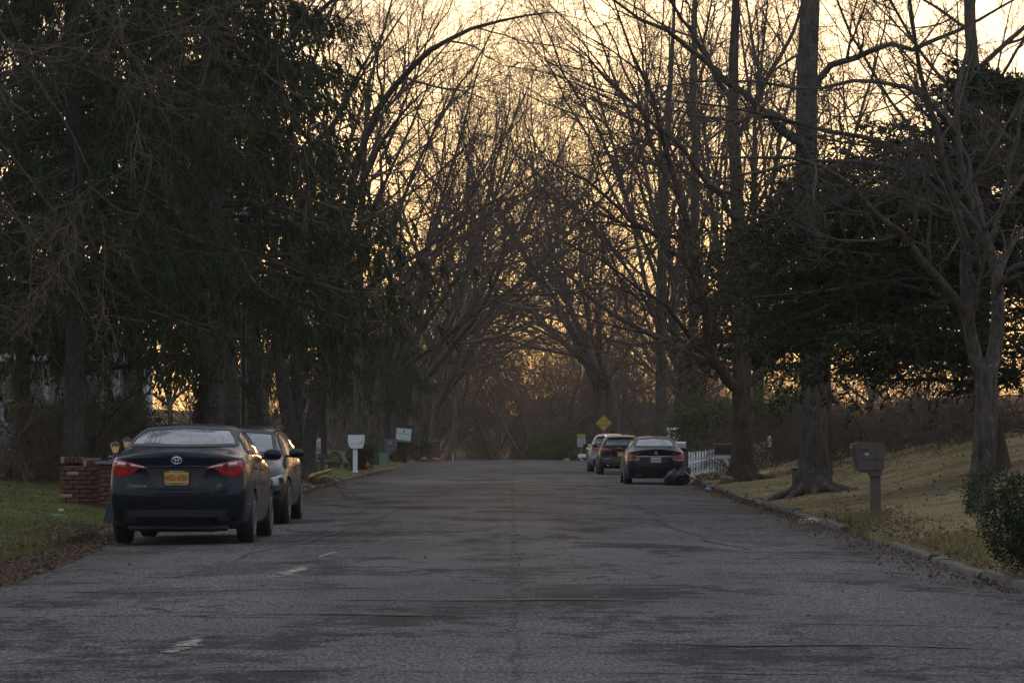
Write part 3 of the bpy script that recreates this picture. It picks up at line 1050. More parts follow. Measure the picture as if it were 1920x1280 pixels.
# ------------------------------------------------------------------ leafless trees seen one by one
def custom_tree(name, label, base_px, base_d, trunk, limbs, bk='bark_grey', tw_m='twig', seed=1, lev=None, flare=.14, jit=.02, roots=()):
    """trunk and limbs are lines of (px, py, distance, radius)"""
    rg = np.random.default_rng(seed)
    bx = px_x(base_px, base_d)
    O = np.array([bx, base_d, on_ground(bx, base_d)])
    tr, tw = Tubes(), Tubes()
    lims = []

    def line(L, n, j):
        P = np.array([pt(a, b_, c_) for a, b_, c_, _ in L]) - O
        Q_ = spline(P, n, j, rg)
        r = np.interp(np.linspace(0, len(L) - 1, n), np.arange(len(L)), [q[3] for q in L])
        return Q_, r

    for k, L in enumerate(trunk):
        P, r = line(L, 20, .006)
        P[0, 2] = min(P[0, 2], 0) - .3
        h = np.linalg.norm(P - P[1], axis=1)
        if flare: r = r + flare * np.exp(-h / .30)
        tr.add(P[None], r[None], 14)
    for L in limbs:
        P, r = line(L, 14, jit)
        lims.append((P, r)); tr.add(P[None], r[None], 9)
    bare_crown(lims, rg, lev or LEV, tw)
    t_ = thing(name, label, 'tree', O)
    for k, (az, L) in enumerate(roots):
        d_ = np.array([math.cos(az), math.sin(az)])
        pts = [(*(d_ * .10), .42), (*(d_ * .26), .20), (*(d_ * (.45 * L + .1)), .07), (*(d_ * (.8 * L + .1)), .0), (*(d_ * (1.2 * L)), -.10)]
        P = spline(pts, 12, .012, rg)
        gz_ = np.array([on_ground(O[0] + q[0], O[1] + q[1]) - O[2] for q in P])
        P[:, 2] += gz_ * np.linspace(0, 1, 12)
        tr.add(P[None], np.linspace(.15, .035, 12)[None], 9)
    obj('trunk', tr.mesh('trunk'), MAT[bk], t_)
    obj('crown', tw.mesh('crown'), MAT[tw_m], t_)
    return t_


LEVN = [dict(k=7, t0=.18, a0=30, a1=65, ratio=.36, n=9, wob=.13, trop=.015, S=5, rr=.5),
        dict(k=6, t0=.15, a0=30, a1=70, ratio=.46, n=6, wob=.17, trop=.01, S=4, rmin=.0048, rr=.55),
        dict(k=6, t0=.12, a0=28, a1=70, ratio=.50, n=4, wob=.20, trop=.0, S=3, rmin=.0040),
        dict(k=4, t0=.2, a0=25, a1=65, ratio=.55, n=1, wob=.22, trop=.0, S=3, rmin=.0028)]

LEVF = [dict(k=9, t0=.12, a0=22, a1=52, ratio=.50, n=8, wob=.10, trop=.008, S=5),
        dict(k=6, t0=.12, a0=26, a1=58, ratio=.54, n=5, wob=.12, trop=.0, S=4),
        dict(k=6, t0=.10, a0=26, a1=60, ratio=.56, n=4, wob=.15, trop=.0, S=3, rmin=.0042),
        dict(k=4, t0=.15, a0=25, a1=60, ratio=.62, n=1, wob=.15, trop=.0, S=3, rmin=.0028)]

custom_tree('bare_tree', 'pale grey forked bare tree on the leafy bank at the right edge', 1838, 43,
    [[(1838, 990, 43, .18), (1842, 880, 43, .165), (1850, 780, 43, .16), (1850, 700, 43, .155)]],
    [[(1846, 715, 43, .11), (1822, 640, 42.9, .095), (1812, 560, 42.8, .09), (1812, 470, 42.6, .075), (1792, 380, 42.3, .06), (1760, 260, 42, .045), (1725, 120, 41.6, .03), (1700, -60, 41, .015)],
     [(1818, 600, 42.9, .07), (1785, 555, 42.6, .065), (1735, 495, 42.2, .058), (1690, 445, 41.8, .05), (1640, 395, 41.4, .042), (1570, 330, 41, .034), (1470, 295, 40.5, .025), (1330, 300, 40, .013)],
     [(1853, 705, 43, .115), (1870, 610, 43.3, .10), (1872, 520, 43.6, .09), (1846, 440, 43.8, .075), (1812, 340, 44, .06), (1798, 220, 44.2, .045), (1815, 80, 44.5, .03), (1845, -80, 45, .015)],
     [(1862, 560, 43.2, .06), (1888, 515, 43, .055), (1935, 490, 42.6, .045), (2010, 462, 42, .03), (2080, 400, 41.5, .015)],
     [(1846, 445, 43.8, .06), (1790, 375, 43.5, .05), (1720, 300, 43, .042), (1640, 262, 42.4, .035), (1520, 240, 41.7, .026), (1380, 205, 41, .018), (1230, 190, 40.4, .01)],
     [(1800, 400, 42.4, .045), (1720, 330, 42, .04), (1600, 300, 41.4, .032), (1450, 318, 40.8, .022), (1300, 350, 40.4, .012)],
     [(1800, 260, 44.2, .04), (1740, 190, 43.8, .036), (1640, 150, 43.2, .03), (1500, 165, 42.6, .022), (1340, 150, 42, .014), (1180, 175, 41.4, .008)],
     [(1850, 470, 43.8, .05), (1880, 380, 44, .042), (1905, 260, 44.2, .034), (1940, 120, 44.6, .02)]],
    'bark_grey', 'twig_pale', 5, LEVN, flare=.06, jit=.022)

custom_tree('bare_tree', 'thick lichen-spotted trunk with spreading roots between the brown mailbox and the road', 1526, 62,
    [[(1524, 935, 62, .30), (1526, 860, 62, .275), (1524, 700, 62, .26), (1515, 450, 62.2, .24), (1512, 200, 62.3, .22), (1522, -80, 62.5, .19), (1530, -420, 63, .13), (1535, -800, 63, .04)]],
    [[(1514, 300, 62.2, .10), (1460, 230, 61.5, .085), (1390, 170, 60.5, .07), (1300, 90, 59.5, .05), (1180, 20, 58.5, .03), (1080, -60, 58, .012)],
     [(1513, 190, 62.3, .085), (1560, 135, 62, .07), (1640, 92, 61.5, .058), (1740, 80, 61, .045), (1850, 30, 60.5, .03), (1960, -30, 60, .012)],
     [(1518, 0, 62.4, .12), (1450, -90, 61.8, .09), (1350, -200, 61, .06), (1250, -300, 60, .02)],
     [(1520, -100, 62.5, .12), (1600, -210, 62.5, .09), (1700, -330, 63, .05), (1760, -480, 63, .02)],
     [(1512, 240, 62.2, .06), (1440, 215, 63, .05), (1340, 225, 64, .035), (1220, 200, 65, .015)]],
    'bark_grey', 'twig', 6, LEVN, flare=.14, jit=.05, roots=((3.3, .9), (3.9, .8), (4.6, .75), (5.3, .8), (6.0, .9), (2.6, .7)))

custom_tree('bare_tree', 'furrowed brown tree forking low into a wide V beside the dark sedan', 1392, 85,
    [[(1392, 920, 85, .33), (1392, 850, 85, .30), (1392, 770, 85, .29), (1391, 700, 85, .27), (1390, 560, 85, .22), (1382, 380, 85, .19), (1375, 180, 85.3, .15), (1382, -40, 85.6, .10), (1390, -260, 86, .03)]],
    [[(1388, 735, 85, .17), (1352, 690, 84.6, .16), (1330, 640, 84.2, .15), (1320, 560, 83.7, .13), (1296, 450, 83, .11), (1262, 320, 82.3, .085), (1215, 170, 81.5, .055), (1160, 0, 80.5, .02)],
     [(1396, 728, 85, .14), (1432, 695, 85.2, .13), (1455, 650, 85.4, .11), (1490, 590, 85.8, .09), (1530, 500, 86.2, .06), (1570, 380, 86.8, .02)],
     [(1345, 685, 84.5, .07), (1300, 640, 83.6, .06), (1262, 590, 82.6, .05), (1200, 540, 81, .038), (1110, 480, 79.5, .022), (1030, 440, 78.5, .01)],
     [(1322, 560, 83.7, .08), (1270, 480, 82.4, .07), (1200, 420, 81, .055), (1110, 340, 79.5, .035), (1010, 290, 78, .012)],
     [(1385, 420, 85, .09), (1320, 330, 84, .075), (1240, 240, 83, .055), (1130, 140, 82, .03), (1040, 40, 81, .012)],
     [(1378, 260, 85.2, .09), (1440, 150, 85.4, .07), (1500, 20, 86, .04), (1540, -100, 86, .015)],
     [(1376, 200, 85.2, .08), (1310, 80, 84.4, .06), (1230, -40, 83.4, .035), (1150, -160, 82.5, .012)]],
    'bark_brown', 'twig', 7, LEVF, flare=.15, jit=.06, roots=((3.5, .7), (4.4, .6), (5.2, .8), (5.9, 1.1)))

custom_tree('bare_tree', 'dark tree with several curved stems just beyond the oncoming parked car', 562, 92,
    [[(550, 900, 92, .24), (546, 820, 92, .23), (534, 740, 92, .22), (522, 650, 92, .19), (512, 520, 92, .15), (520, 380, 92, .10)],
     [(562, 900, 92.3, .20), (557, 820, 92.3, .20), (556, 700, 92.4, .18), (552, 560, 92.6, .14), (560, 420, 93, .10)],
     [(576, 905, 91.8, .23), (580, 830, 91.8, .21), (594, 740, 91.6, .20), (612, 650, 91.4, .17), (634, 540, 91, .13), (650, 420, 91, .09)]],
    [[(520, 400, 92, .10), (540, 260, 91.5, .08), (590, 120, 91, .05), (640, -40, 90, .02)],
     [(560, 430, 93, .10), (600, 300, 93, .08), (660, 160, 92.5, .05), (740, 30, 92, .015)],
     [(648, 430, 91, .09), (690, 320, 90.5, .07), (750, 220, 90, .045), (830, 140, 89, .012)],
     [(648, 440, 91, .11), (672, 300, 90.5, .11), (720, 190, 90, .10), (790, 110, 89, .085), (870, 62, 88, .06), (980, 30, 87, .03), (1060, 25, 86, .012)],
     [(612, 650, 91.4, .06), (650, 580, 91, .05), (700, 530, 90.5, .035), (770, 500, 90, .012)]],
    'bark_dark', 'twig', 8, LEVN, flare=.12)

custom_tree('bare_tree', 'straight trunk behind the white mailbox whose limbs fan up over the road', 671, 126,
    [[(671, 890, 126, .24), (671, 780, 126, .21), (672, 640, 126, .19), (674, 500, 126, .16), (680, 340, 126, .12), (690, 150, 126, .06)]],
    [[(675, 600, 126, .09), (716, 490, 125.5, .085), (765, 350, 125, .07), (830, 220, 124, .05), (900, 100, 123, .03), (965, -20, 122, .012)],
     [(675, 520, 126, .09), (702, 380, 125.6, .08), (742, 240, 125, .06), (790, 110, 124.4, .035), (840, -40, 124, .012)],
     [(676, 640, 126, .08), (735, 560, 125.2, .07), (806, 482, 124.2, .055), (880, 420, 123, .04), (958, 380, 122, .025), (1040, 352, 121, .01)],
     [(680, 400, 126, .08), (690, 270, 126.5, .06), (702, 120, 127, .03), (712, -40, 127, .012)],
     [(678, 600, 126, .08), (755, 515, 127, .07), (838, 425, 128, .055), (908, 325, 129, .038), (968, 215, 130, .024), (1020, 90, 131, .01)],
     [(680, 340, 126, .08), (730, 200, 125, .06), (800, 80, 124, .035), (870, -40, 123, .012)]],
    'bark_grey', 'twig', 18, LEVF, flare=.08, jit=.07)
custom_tree('bare_tree', 'tall trunk behind the picket fence whose limbs rake left over the road', 1240, 135,
    [[(1240, 880, 135, .27), (1240, 760, 135, .25), (1238, 600, 135, .23), (1242, 450, 135, .19), (1250, 280, 135, .14), (1262, 60, 135, .08), (1270, -120, 135, .03)]],
    [[(1242, 560, 135, .10), (1198, 430, 134, .09), (1138, 285, 133, .07), (1068, 140, 132, .045), (1000, 20, 131, .025), (950, -80, 130, .01)],
     [(1244, 480, 135, .10), (1214, 330, 134.5, .085), (1168, 180, 134, .06), (1110, 40, 133, .035), (1060, -90, 132, .012)],
     [(1241, 640, 135, .09), (1190, 525, 134, .08), (1110, 425, 133, .06), (1020, 335, 132, .04), (940, 272, 131, .025), (860, 232, 130, .01)],
     [(1248, 400, 135, .10), (1238, 255, 134.6, .075), (1206, 100, 134, .045), (1178, -60, 133.5, .015)],
     [(1246, 600, 135.2, .08), (1284, 480, 136, .07), (1308, 310, 137, .05), (1322, 110, 138, .03), (1330, -60, 138, .012)],
     [(1244, 520, 135, .08), (1176, 400, 136, .07), (1096, 250, 137, .05), (1030, 120, 138, .032), (985, 0, 139, .014)],
     [(1252, 300, 135, .08), (1300, 180, 134, .06), (1350, 40, 133, .03), (1380, -80, 132, .012)]],
    'bark_grey', 'twig', 19, LEVF, flare=.08, jit=.07)

# a tree out of the picture on the left whose thin boughs hang into view
custom_tree('bare_tree', 'bare tree whose fine drooping twigs hang in at the upper left', -330, 49,
    [[(-330, 960, 49, 0.2200), (-330, 500, 49, 0.2000), (-320, 0, 49, 0.1700), (-300, -400, 49, 0.1200)]],
    [[(-320, 60, 49, 0.0434), (-200, -30, 48.5, 0.0372), (-60, 10, 48, 0.0310), (60, 130, 47.6, 0.0217), (150, 290, 47.3, 0.0124), (190, 420, 47, 0.0050)],
     [(-320, 180, 49, 0.0434), (-200, 130, 48.6, 0.0341), (-80, 180, 48.2, 0.0248), (30, 300, 47.8, 0.0174), (120, 430, 47.5, 0.0093), (180, 520, 47.3, 0.0043)],
     [(-325, 330, 49, 0.0372), (-200, 290, 48.8, 0.0310), (-60, 330, 48.5, 0.0217), (60, 430, 48.2, 0.0136), (150, 560, 48, 0.0056)],
     [(-325, 450, 49, 0.0310), (-220, 440, 48.7, 0.0248), (-90, 500, 48.4, 0.0186), (20, 600, 48.2, 0.0124), (90, 700, 48, 0.0050)],
     [(-310, -200, 49, 0.0434), (-150, -260, 48, 0.0372), (60, -150, 47, 0.0279), (205, -20, 46.5, 0.0186), (222, 70, 46.3, 0.0149), (255, 120, 46.2, 0.0112), (262, 196, 46, 0.0062)],
     [(-310, -300, 49, 0.0496), (0, -420, 48, 0.0434), (330, -330, 47, 0.0341), (600, -120, 46, 0.0248), (560, 40, 45.7, 0.0149), (470, 150, 45.5, 0.0087), (366, 198, 45.3, 0.0037)],
     [(-330, 600, 49, 0.0310), (-200, 640, 48.8, 0.0248), (-80, 720, 48.6, 0.0186), (40, 830, 48.4, 0.0074)]],
    'bark_dark', 'twig', 9, [dict(LEVN[0], k=7, trop=-.02), dict(LEVN[1], trop=-.03, k=6), dict(LEVN[2], trop=-.04)], flare=.1, jit=.05)

# --- rows along the road and the woods behind, from a few grown trees
def P_(kind, i, d=0):
    if d > 271: return PROTO[('end', 0)]
    if d > 185: return PROTO[('far', 0 if kind == 'vase' else 1)]
    return PROTO[(kind, 0)]


ROW = [
    # kind, i, px, d, scale, rz, bark, label
    ('tall', 0, 432, 72, 1.0, .3, 'bark_grey', 'straight light grey trunk between the ivied spruce and the street lamp'),
    ('arch', 0, 776, 192, 1.75, .1, 'bark_grey', 'big spreading tree behind the hanging property sign'),
    ('arch', 1, 812, 240, 1.7, -.2, 'bark_grey', 'leaning tree beyond the brick pier on the left verge'),
    ('vase', 0, 845, 268, 1.6, 1.0, 'bark_grey', 'wide-forked tree near the crest on the left'),
    ('arch', 2, 700, 150, 1.5, .15, 'bark_grey', 'bare tree arching over the road from the grey mailbox'),
    ('tall', 2, 1300, 118, 1.05, 2.1, 'bark_brown', 'shaggy vine-covered trunk above the white fence'),
    ('vase', 1, 1271, 146, 1.3, 5.0, 'bark_grey', 'many-limbed tree behind the fence beside the vine-covered one'),
    ('arch', 1, 1153, 204, 1.7, 3.3, 'bark_dark', 'dark leaning tree just right of the yellow diamond sign'),
    ('vase', 1, 1108, 226, 1.7, .6, 'bark_grey', 'thick many-stemmed tree behind the yellow diamond sign'),
    ('tall', 2, 1830, 78, 1.0, .8, 'bark_grey', 'tall bare tree rising above the dark evergreens at the right'),
    ('vase', 0, 1420, 128, 1.25, 4.2, 'bark_grey', 'many-limbed tree in the yard behind the bushes'),
]
for kd, i, px, d, s, rz, bk, lab in ROW:
    plant_bare(P_(kd, i, d), px_x(px, d), d, s, rz, 'bare_tree', lab, bk=bk)

for kd, i, x_, d, s, rz, lab in (
        ('arch', 1, -10.5, 128, 1.5, .05, 'wide bare tree standing back behind the spruce above the white mailbox'),
):
    plant_bare(P_(kd, i, d), x_, d, s, rz, 'bare_tree', lab, bk='bark_dark')

rg = np.random.default_rng(77)
spots = []


def wood(n, xa, xb, ya, yb, mind, group, lab, smin, smax, kinds=('tall', 'vase', 'arch')):
    k = tries = 0
    while k < n and tries < 4000:
        tries += 1
        y = rg.uniform(ya, yb); x = rg.uniform(xa, xb)
        if abs(x) > y * .185 + 4: continue
        if y < 235 and -7.5 < x < 7.0: continue
        if any((x - a) ** 2 + (y - b_) ** 2 < mind ** 2 for a, b_ in spots): continue
        spots.append((x, y))
        kd = kinds[rg.integers(len(kinds))]
        plant_bare(P_(kd, int(rg.integers(2)), y), x, y, rg.uniform(smin, smax), rg.uniform(0, 6.28), 'bare_tree', lab, group, ['bark_grey', 'bark_brown', 'bark_dark'][rg.integers(3)])
        k += 1


wood(5, -45, -8.5, 130, 250, 8.0, 'bare woods on the left', 'bare tree in the woods on the left behind the roadside row', .9, 1.2)
wood(5, 8.5, 45, 125, 250, 8.0, 'bare woods on the right', 'bare tree in the woods on the right behind the fence', .9, 1.2)
wood(36, -20, 20, 272, 350, 4.0, 'bare trees closing the road', 'hazy bare tree in the thick of twigs where the road drops away', .95, 1.2, ('vase', 'arch'))
wood(20, -45, 45, 290, 440, 7.0, 'bare trees past the crest', 'hazy bare tree closing the end of the road past the crest', .75, 1.0)

# trees on the near side of the viewpoint: they stand mirrored in the car windows and paint
for k, (kd, i, x, y, s_, rz) in enumerate((('tall', 0, -8, -12, 1.0, .4), ('vase', 1, 8.5, -9, 1.2, 1.4), ('arch', 0, -8, -28, 1.3, 0), ('arch', 1, 8, -30, 1.3, 3.1), ('tall', 1, 12, -22, 1.0, 2), ('vase', 0, -12, -44, 1.3, 3), ('arch', 1, 7.5, -55, 1.4, 3), ('tall', 1, -7, -62, 1.1, 5), ('vase', 0, 1, -95, 1.3, 1), ('tall', 0, 14, -60, 1.1, 2), ('vase', 1, -16, -18, 1.2, 2))):
    plant_bare(P_(kd, i), x, y, s_, rz, 'bare_tree', 'bare tree behind the viewpoint, mirrored in the parked cars', 'trees behind the viewpoint')
for x, y, s_ in ((-13, -30, 1.0), (12, -42, 1.0), (-6, -85, .9), (7, -80, 1.0)):
    plant_spruce(SPR[1], x, y, s_, x, 'spruce_tree', 'dark spruce behind the viewpoint, mirrored in the parked cars', 'spruces behind the viewpoint')
# ================================================================== cars
def paint(name, col, flake=.15):
    m, t, b = mat_new(name)
    f = noise(t, coords(t), 900.0, 1)
    dust = noise(t, coords(t), 3.0, 5)
    c = ramp(t, f, [(0.35, tuple(x * (1 - flake) for x in col)), (0.65, tuple(x * (1 + flake) for x in col))])
    c = mix(t, ramp(t, dust, [(0.45, (0, 0, 0)), (0.8, (.05, .05, .05))]), c, (.06, .055, .05))
    t.links.new(c, b.inputs['Base Color'])
    b.inputs['Metallic'].default_value = 0.0
    b.inputs['Specular IOR Level'].default_value = 0.1
    r = ramp(t, dust, [(0.35, (.22, .22, .22)), (0.7, (.42, .42, .42))])
    t.links.new(r, b.inputs['Roughness'])
    b.inputs['Coat Weight'].default_value = 0.42
    b.inputs['Coat Roughness'].default_value = 0.04
    return m


paint('paint_black_blue', (.005, .008, .016))
paint('paint_dark_green', (.004, .007, .009))
paint('paint_navy', (.006, .009, .024))
paint('paint_black', (.008, .008, .010))
paint('paint_silver', (.22, .23, .25))
simple('rubber', (.012, .012, .013), .85, vary=.3, scale=20)
simple('black_plastic', (.014, .014, .016), .6, vary=.2)
simple('chrome', (.62, .62, .64), .16, 1.0, vary=.05)
simple('rim_alloy', (.36, .36, .38), .32, .9, vary=.1)
simple('window_mirror', (.10, .11, .12), .12, .9, vary=.1)
simple('interior', (.030, .030, .032), .9, vary=.2)
simple('lens_red', (.34, .008, .010), .12, coat=1.0, vary=.1)
simple('lens_dark_red', (.10, .006, .008), .12, coat=1.0, vary=.1)
simple('lens_clear', (.42, .42, .45), .10, .5, coat=1.0, vary=.15, scale=30)
simple('lens_smoke', (.10, .11, .12), .08, .3, coat=1.0, vary=.15, scale=30)
simple('white_print', (.70, .70, .68), .6, vary=.05)
simple('black_print', (.012, .012, .012), .6, vary=.05)
simple('plate_gold', (.48, .24, .045), .5, vary=.06)
simple('plate_white', (.50, .50, .48), .5, vary=.06)
m, t, b = mat_new('car_glass')
tr_ = t.nodes.new('ShaderNodeBsdfTransparent'); tr_.inputs[0].default_value = (.42, .46, .46, 1)
gl_ = t.nodes.new('ShaderNodeBsdfGlossy'); gl_.inputs['Roughness'].default_value = .03; gl_.inputs[0].default_value = (1, 1, 1, 1)
fr_ = t.nodes.new('ShaderNodeFresnel'); fr_.inputs[0].default_value = 1.55
df_ = t.nodes.new('ShaderNodeBsdfDiffuse'); df_.inputs[0].default_value = (.34, .38, .41, 1)
m1 = t.nodes.new('ShaderNodeMixShader'); m2 = t.nodes.new('ShaderNodeMixShader')
t.links.new(ramp(t, noise(t, coords(t), 2.5, 4), [(0.3, (.26, .26, .26)), (0.7, (.46, .46, .46))]), m1.inputs[0])      # a film of dust on the glass
t.links.new(tr_.outputs[0], m1.inputs[1]); t.links.new(df_.outputs[0], m1.inputs[2])
t.links.new(fr_.outputs[0], m2.inputs[0]); t.links.new(m1.outputs[0], m2.inputs[1]); t.links.new(gl_.outputs[0], m2.inputs[2])
t.links.new(m2.outputs[0], t.nodes['Material Output'].inputs['Surface'])


def text_mesh(s, size, ext=.002, align='CENTER', shear=0.0, sx=1.0):
    cu = bpy.data.curves.new('txt', 'FONT')
    cu.body = s; cu.size = size; cu.extrude = ext; cu.align_x = align; cu.align_y = 'CENTER'; cu.shear = shear; cu.resolution_u = 2
    o = bpy.data.objects.new('txt', cu); COL.objects.link(o)
    bpy.context.view_layer.update()
    me = bpy.data.meshes.new_from_object(o.evaluated_get(bpy.context.evaluated_depsgraph_get()))
    bpy.data.objects.remove(o); bpy.data.curves.remove(cu)
    if sx != 1.0:
        for v in me.vertices: v.co.x *= sx
    me.materials.clear()
    return me


def text(parent, s, size, loc, mat, rz=0.0, name='lettering', tilt=0.0, shear=0.0, sx=1.0, ext=.002):
    """lettering on an upright face that looks towards -y (before turning by rz)"""
    return obj(name, text_mesh(s, size, ext, shear=shear, sx=sx), MAT[mat], parent, loc, (math.pi / 2 + tilt, 0, rz))


def bool_cut(me, cutters):
    o = bpy.data.objects.new('tmp', me); COL.objects.link(o)
    cs = []
    for c in cutters:
        co_ = bpy.data.objects.new('cut', c); COL.objects.link(co_); cs.append(co_)
        md = o.modifiers.new('b', 'BOOLEAN'); md.operation = 'DIFFERENCE'; md.solver = 'EXACT'; md.object = co_
    bpy.context.view_layer.update()
    out = bpy.data.meshes.new_from_object(o.evaluated_get(bpy.context.evaluated_depsgraph_get()))
    for c in cs: bpy.data.objects.remove(c)
    bpy.data.objects.remove(o)
    return out


def loft_body(rows, rear_z, front_z, wheels, tyre_r, sub=2):
    """rows: (y, w, zb, w7, z7, w8, z8, w9, z9, z10) from the back to the front"""
    def sec(row, k=1.0):
        y, w, zb, w7, z7, w8, z8, w9, z9, z10 = row
        z2 = zb + .07; z6 = z7 - .085
        z3, z4, z5 = (z2 + (z6 - z2) * q for q in (.27, .55, .8))
        S = [(0, zb), (w - .15, zb), (w - .045, z2), (w - .008, z3), (w, z4), (w - .010, z5), (w - .028, z6), (w7, z7), (w8, z8), (w9, z9), (0, z10)]
        return [(x * k, y, z) for x, z in S]
    St = []
    r0, r1 = rows[0], rows[-1]
    for dy, k in ((-.15, 0), (-.147, .4), (-.13, .74), (-.075, .93)):
        St.append(sec((r0[0] + dy,) + r0[1:], k))
    for r in rows: St.append(sec(r))
    for dy, k in ((.075, .90), (.13, .70), (.15, .38), (.153, 0)):
        St.append(sec((r1[0] + dy,) + r1[1:], k))
    St = np.array(St)                       # (S, 11, 3)
    yr, yf = r0[0], r1[0]
    bl = np.clip((yr + .30 - St[..., 1]) / .30, 0, 1)
    St[..., 1] += bl * np.interp(St[..., 2], rear_z[0], rear_z[1])
    bl = np.clip((St[..., 1] - (yf - .30)) / .30, 0, 1)
    St[..., 1] -= bl * np.interp(St[..., 2], front_z[0], front_z[1])
    bm = bmesh.new()
    cl = bm.edges.layers.float.new('crease_edge')
    S, K, _ = St.shape
    ring = []
    for s in range(S):
        right = [bm.verts.new(St[s, k]) for k in range(K)]
        left = [bm.verts.new((-St[s, k, 0], St[s, k, 1], St[s, k, 2])) for k in range(K - 2, 0, -1)]
        ring.append(right + left)
    n = len(ring[0])
    for s in range(S - 1):
        for k in range(n):
            bm.faces.new((ring[s][k], ring[s][(k + 1) % n], ring[s + 1][(k + 1) % n], ring[s + 1][k]))
    for s in range(S - 1):
        for k in (1, 2, 6, 7, n - 1, n - 2, n - 6, n - 7):
            e = bm.edges.get((ring[s][k], ring[s + 1][k]))
            if e: e[cl] = .45 if k in (6, 7, n - 6, n - 7) else .55
    bmesh.ops.remove_doubles(bm, verts=bm.verts, dist=1e-4)
    bmesh.ops.recalc_face_normals(bm, faces=bm.faces)
    me = bpy.data.meshes.new('body'); bm.to_mesh(me); bm.free()
    o = bpy.data.objects.new('tmp', me); COL.objects.link(o)
    md = o.modifiers.new('s', 'SUBSURF'); md.levels = sub; md.render_levels = sub
    bpy.context.view_layer.update()
    full = bpy.data.meshes.new_from_object(o.evaluated_get(bpy.context.evaluated_depsgraph_get()))
    bpy.data.objects.remove(o)
    bm = bmesh.new(); bm.from_mesh(full)
    bvh = BVHTree.FromBMesh(bm)
    bm.free()
    cut = []
    wmax = max(r[1] for r in rows)
    for yw in wheels:
        for s in (-1, 1):
            c = MB().lathe([(tyre_r + .055, -.20), (tyre_r + .055, .20)], (0, 0, 0), 40, 'x')
            V = np.vstack(c.V) + np.array([s * (wmax - .10), yw, tyre_r])
            cm = MB(); cm.V = [V]; cm.Q = c.Q; cm.T = c.T; cm.n = len(V)
            cut.append(cm.mesh('cut'))
    body = bool_cut(full, cut)
    for p in body.polygons: p.use_smooth = True
    auto_smooth(body, 40)
    return body, bvh


class Proj:
    """lays outlines seen from the back, the front or a side on to the body"""
    def __init__(self, bvh, mode, y0=0.0, wrap=0.0):
        self.b, self.mode, self.y0, self.wrap = bvh, mode, y0, wrap

    def hit(self, u, z, off):
        if self.mode in ('rear', 'front'):
            sg = 1 if self.mode == 'rear' else -1
            if self.wrap:
                a = u / self.wrap
                d = Vector((-math.sin(a), sg * math.cos(a), 0))
                c = Vector((0, self.y0 + sg * self.wrap, z))
                o = c - d * 3.0
                # rays come in towards a vertical axis inside the car
            else:
                d = Vector((0, sg, 0)); o = Vector((u, -sg * 6.0, z))
        else:
            sg = 1 if self.mode == 'right' else -1
            d = Vector((-sg, 0, 0)); o = Vector((sg * 3, u, z))
        p, nrm, i, dist = self.b.ray_cast(o, d)
        if p is None: return None
        if nrm.dot(d) > 0: nrm = -nrm
        return p + nrm * off

    def patch(self, bot, top, nu=14, nv=6, off=.005, thick=0.0):
        """area between two lines of the same number of (u, z) points"""
        bot = np.array(bot, float); top = np.array(top, float)
        tb = np.linspace(0, 1, len(bot))
        us = np.linspace(0, 1, nu + 1)
        V, ok = [], []
        for v in np.linspace(0, 1, nv + 1):
            for u in us:
                a = np.array([np.interp(u, tb, bot[:, 0]), np.interp(u, tb, bot[:, 1])])
                c = np.array([np.interp(u, tb, top[:, 0]), np.interp(u, tb, top[:, 1])])
                q = a * (1 - v) + c * v
                edge = thick and (v in (0, 1) or u in (0, 1))
                h = self.hit(q[0], q[1], -.004 if edge else off)
                ok.append(h is not None); V.append(h if h is not None else (0, 0, 0))
        m_ = nu + 1
        Q = []
        for j in range(nv):
            for i in range(nu):
                f = (j * m_ + i, j * m_ + i + 1, (j + 1) * m_ + i + 1, (j + 1) * m_ + i)
                if all(ok[k] for k in f):
                    a_, b_, c_ = (Vector(V[k]) for k in f[:3])
                    mid_ = (a_ + c_) / 2
                    out = (mid_ - Vector((0, 0, mid_.z - .2)) if self.mode in ('left', 'right') else Vector((0, mid_.y, .2 * abs(mid_.y))))
                    Q.append(f if (b_ - a_).cross(c_ - a_).dot(out) > 0 else f[::-1])
        used = sorted({k for f in Q for k in f}); mp = {k: i for i, k in enumerate(used)}
        return np.array([V[k] for k in used]), [[mp[k] for k in f] for f in Q]

    def strip(self, line, w, off=.004, n=40, closed=False):
        P = np.array(line, float)
        if closed: P = np.vstack([P, P[:1]])
        s = np.concatenate([[0], np.cumsum(np.linalg.norm(np.diff(P, axis=0), axis=1))])
        u = np.linspace(0, s[-1], n)
        C = np.stack([np.interp(u, s, P[:, 0]), np.interp(u, s, P[:, 1])], 1)
        T = unit(np.gradient(C, axis=0)); Nn = np.stack([-T[:, 1], T[:, 0]], 1)
        V, ok = [], []
        for c, q in zip(C, Nn):
            for sg in (-.5, .5):
                h = self.hit(*(c + q * w * sg), off)
                ok.append(h is not None); V.append(h if h is not None else (0, 0, 0))
        Q = [(2 * k, 2 * k + 1, 2 * k + 3, 2 * k + 2) for k in range(n - 1) if all(ok[2 * k:2 * k + 4])]
        return np.array(V, float), Q


def put(name, VQ, mat, parent, smooth=True):
    V, Q = VQ
    if not len(Q): return None
    me = np_mesh(name, V, Q, smooth=smooth)
    return obj(name, me, MAT[mat], parent)


def inside(poly, u, z):
    c = False; n = len(poly); j = n - 1
    for i in range(n):
        if (poly[i][1] > z) != (poly[j][1] > z) and u < (poly[j][0] - poly[i][0]) * (z - poly[i][1]) / (poly[j][1] - poly[i][1]) + poly[i][0]:
            c = not c
        j = i
    return c


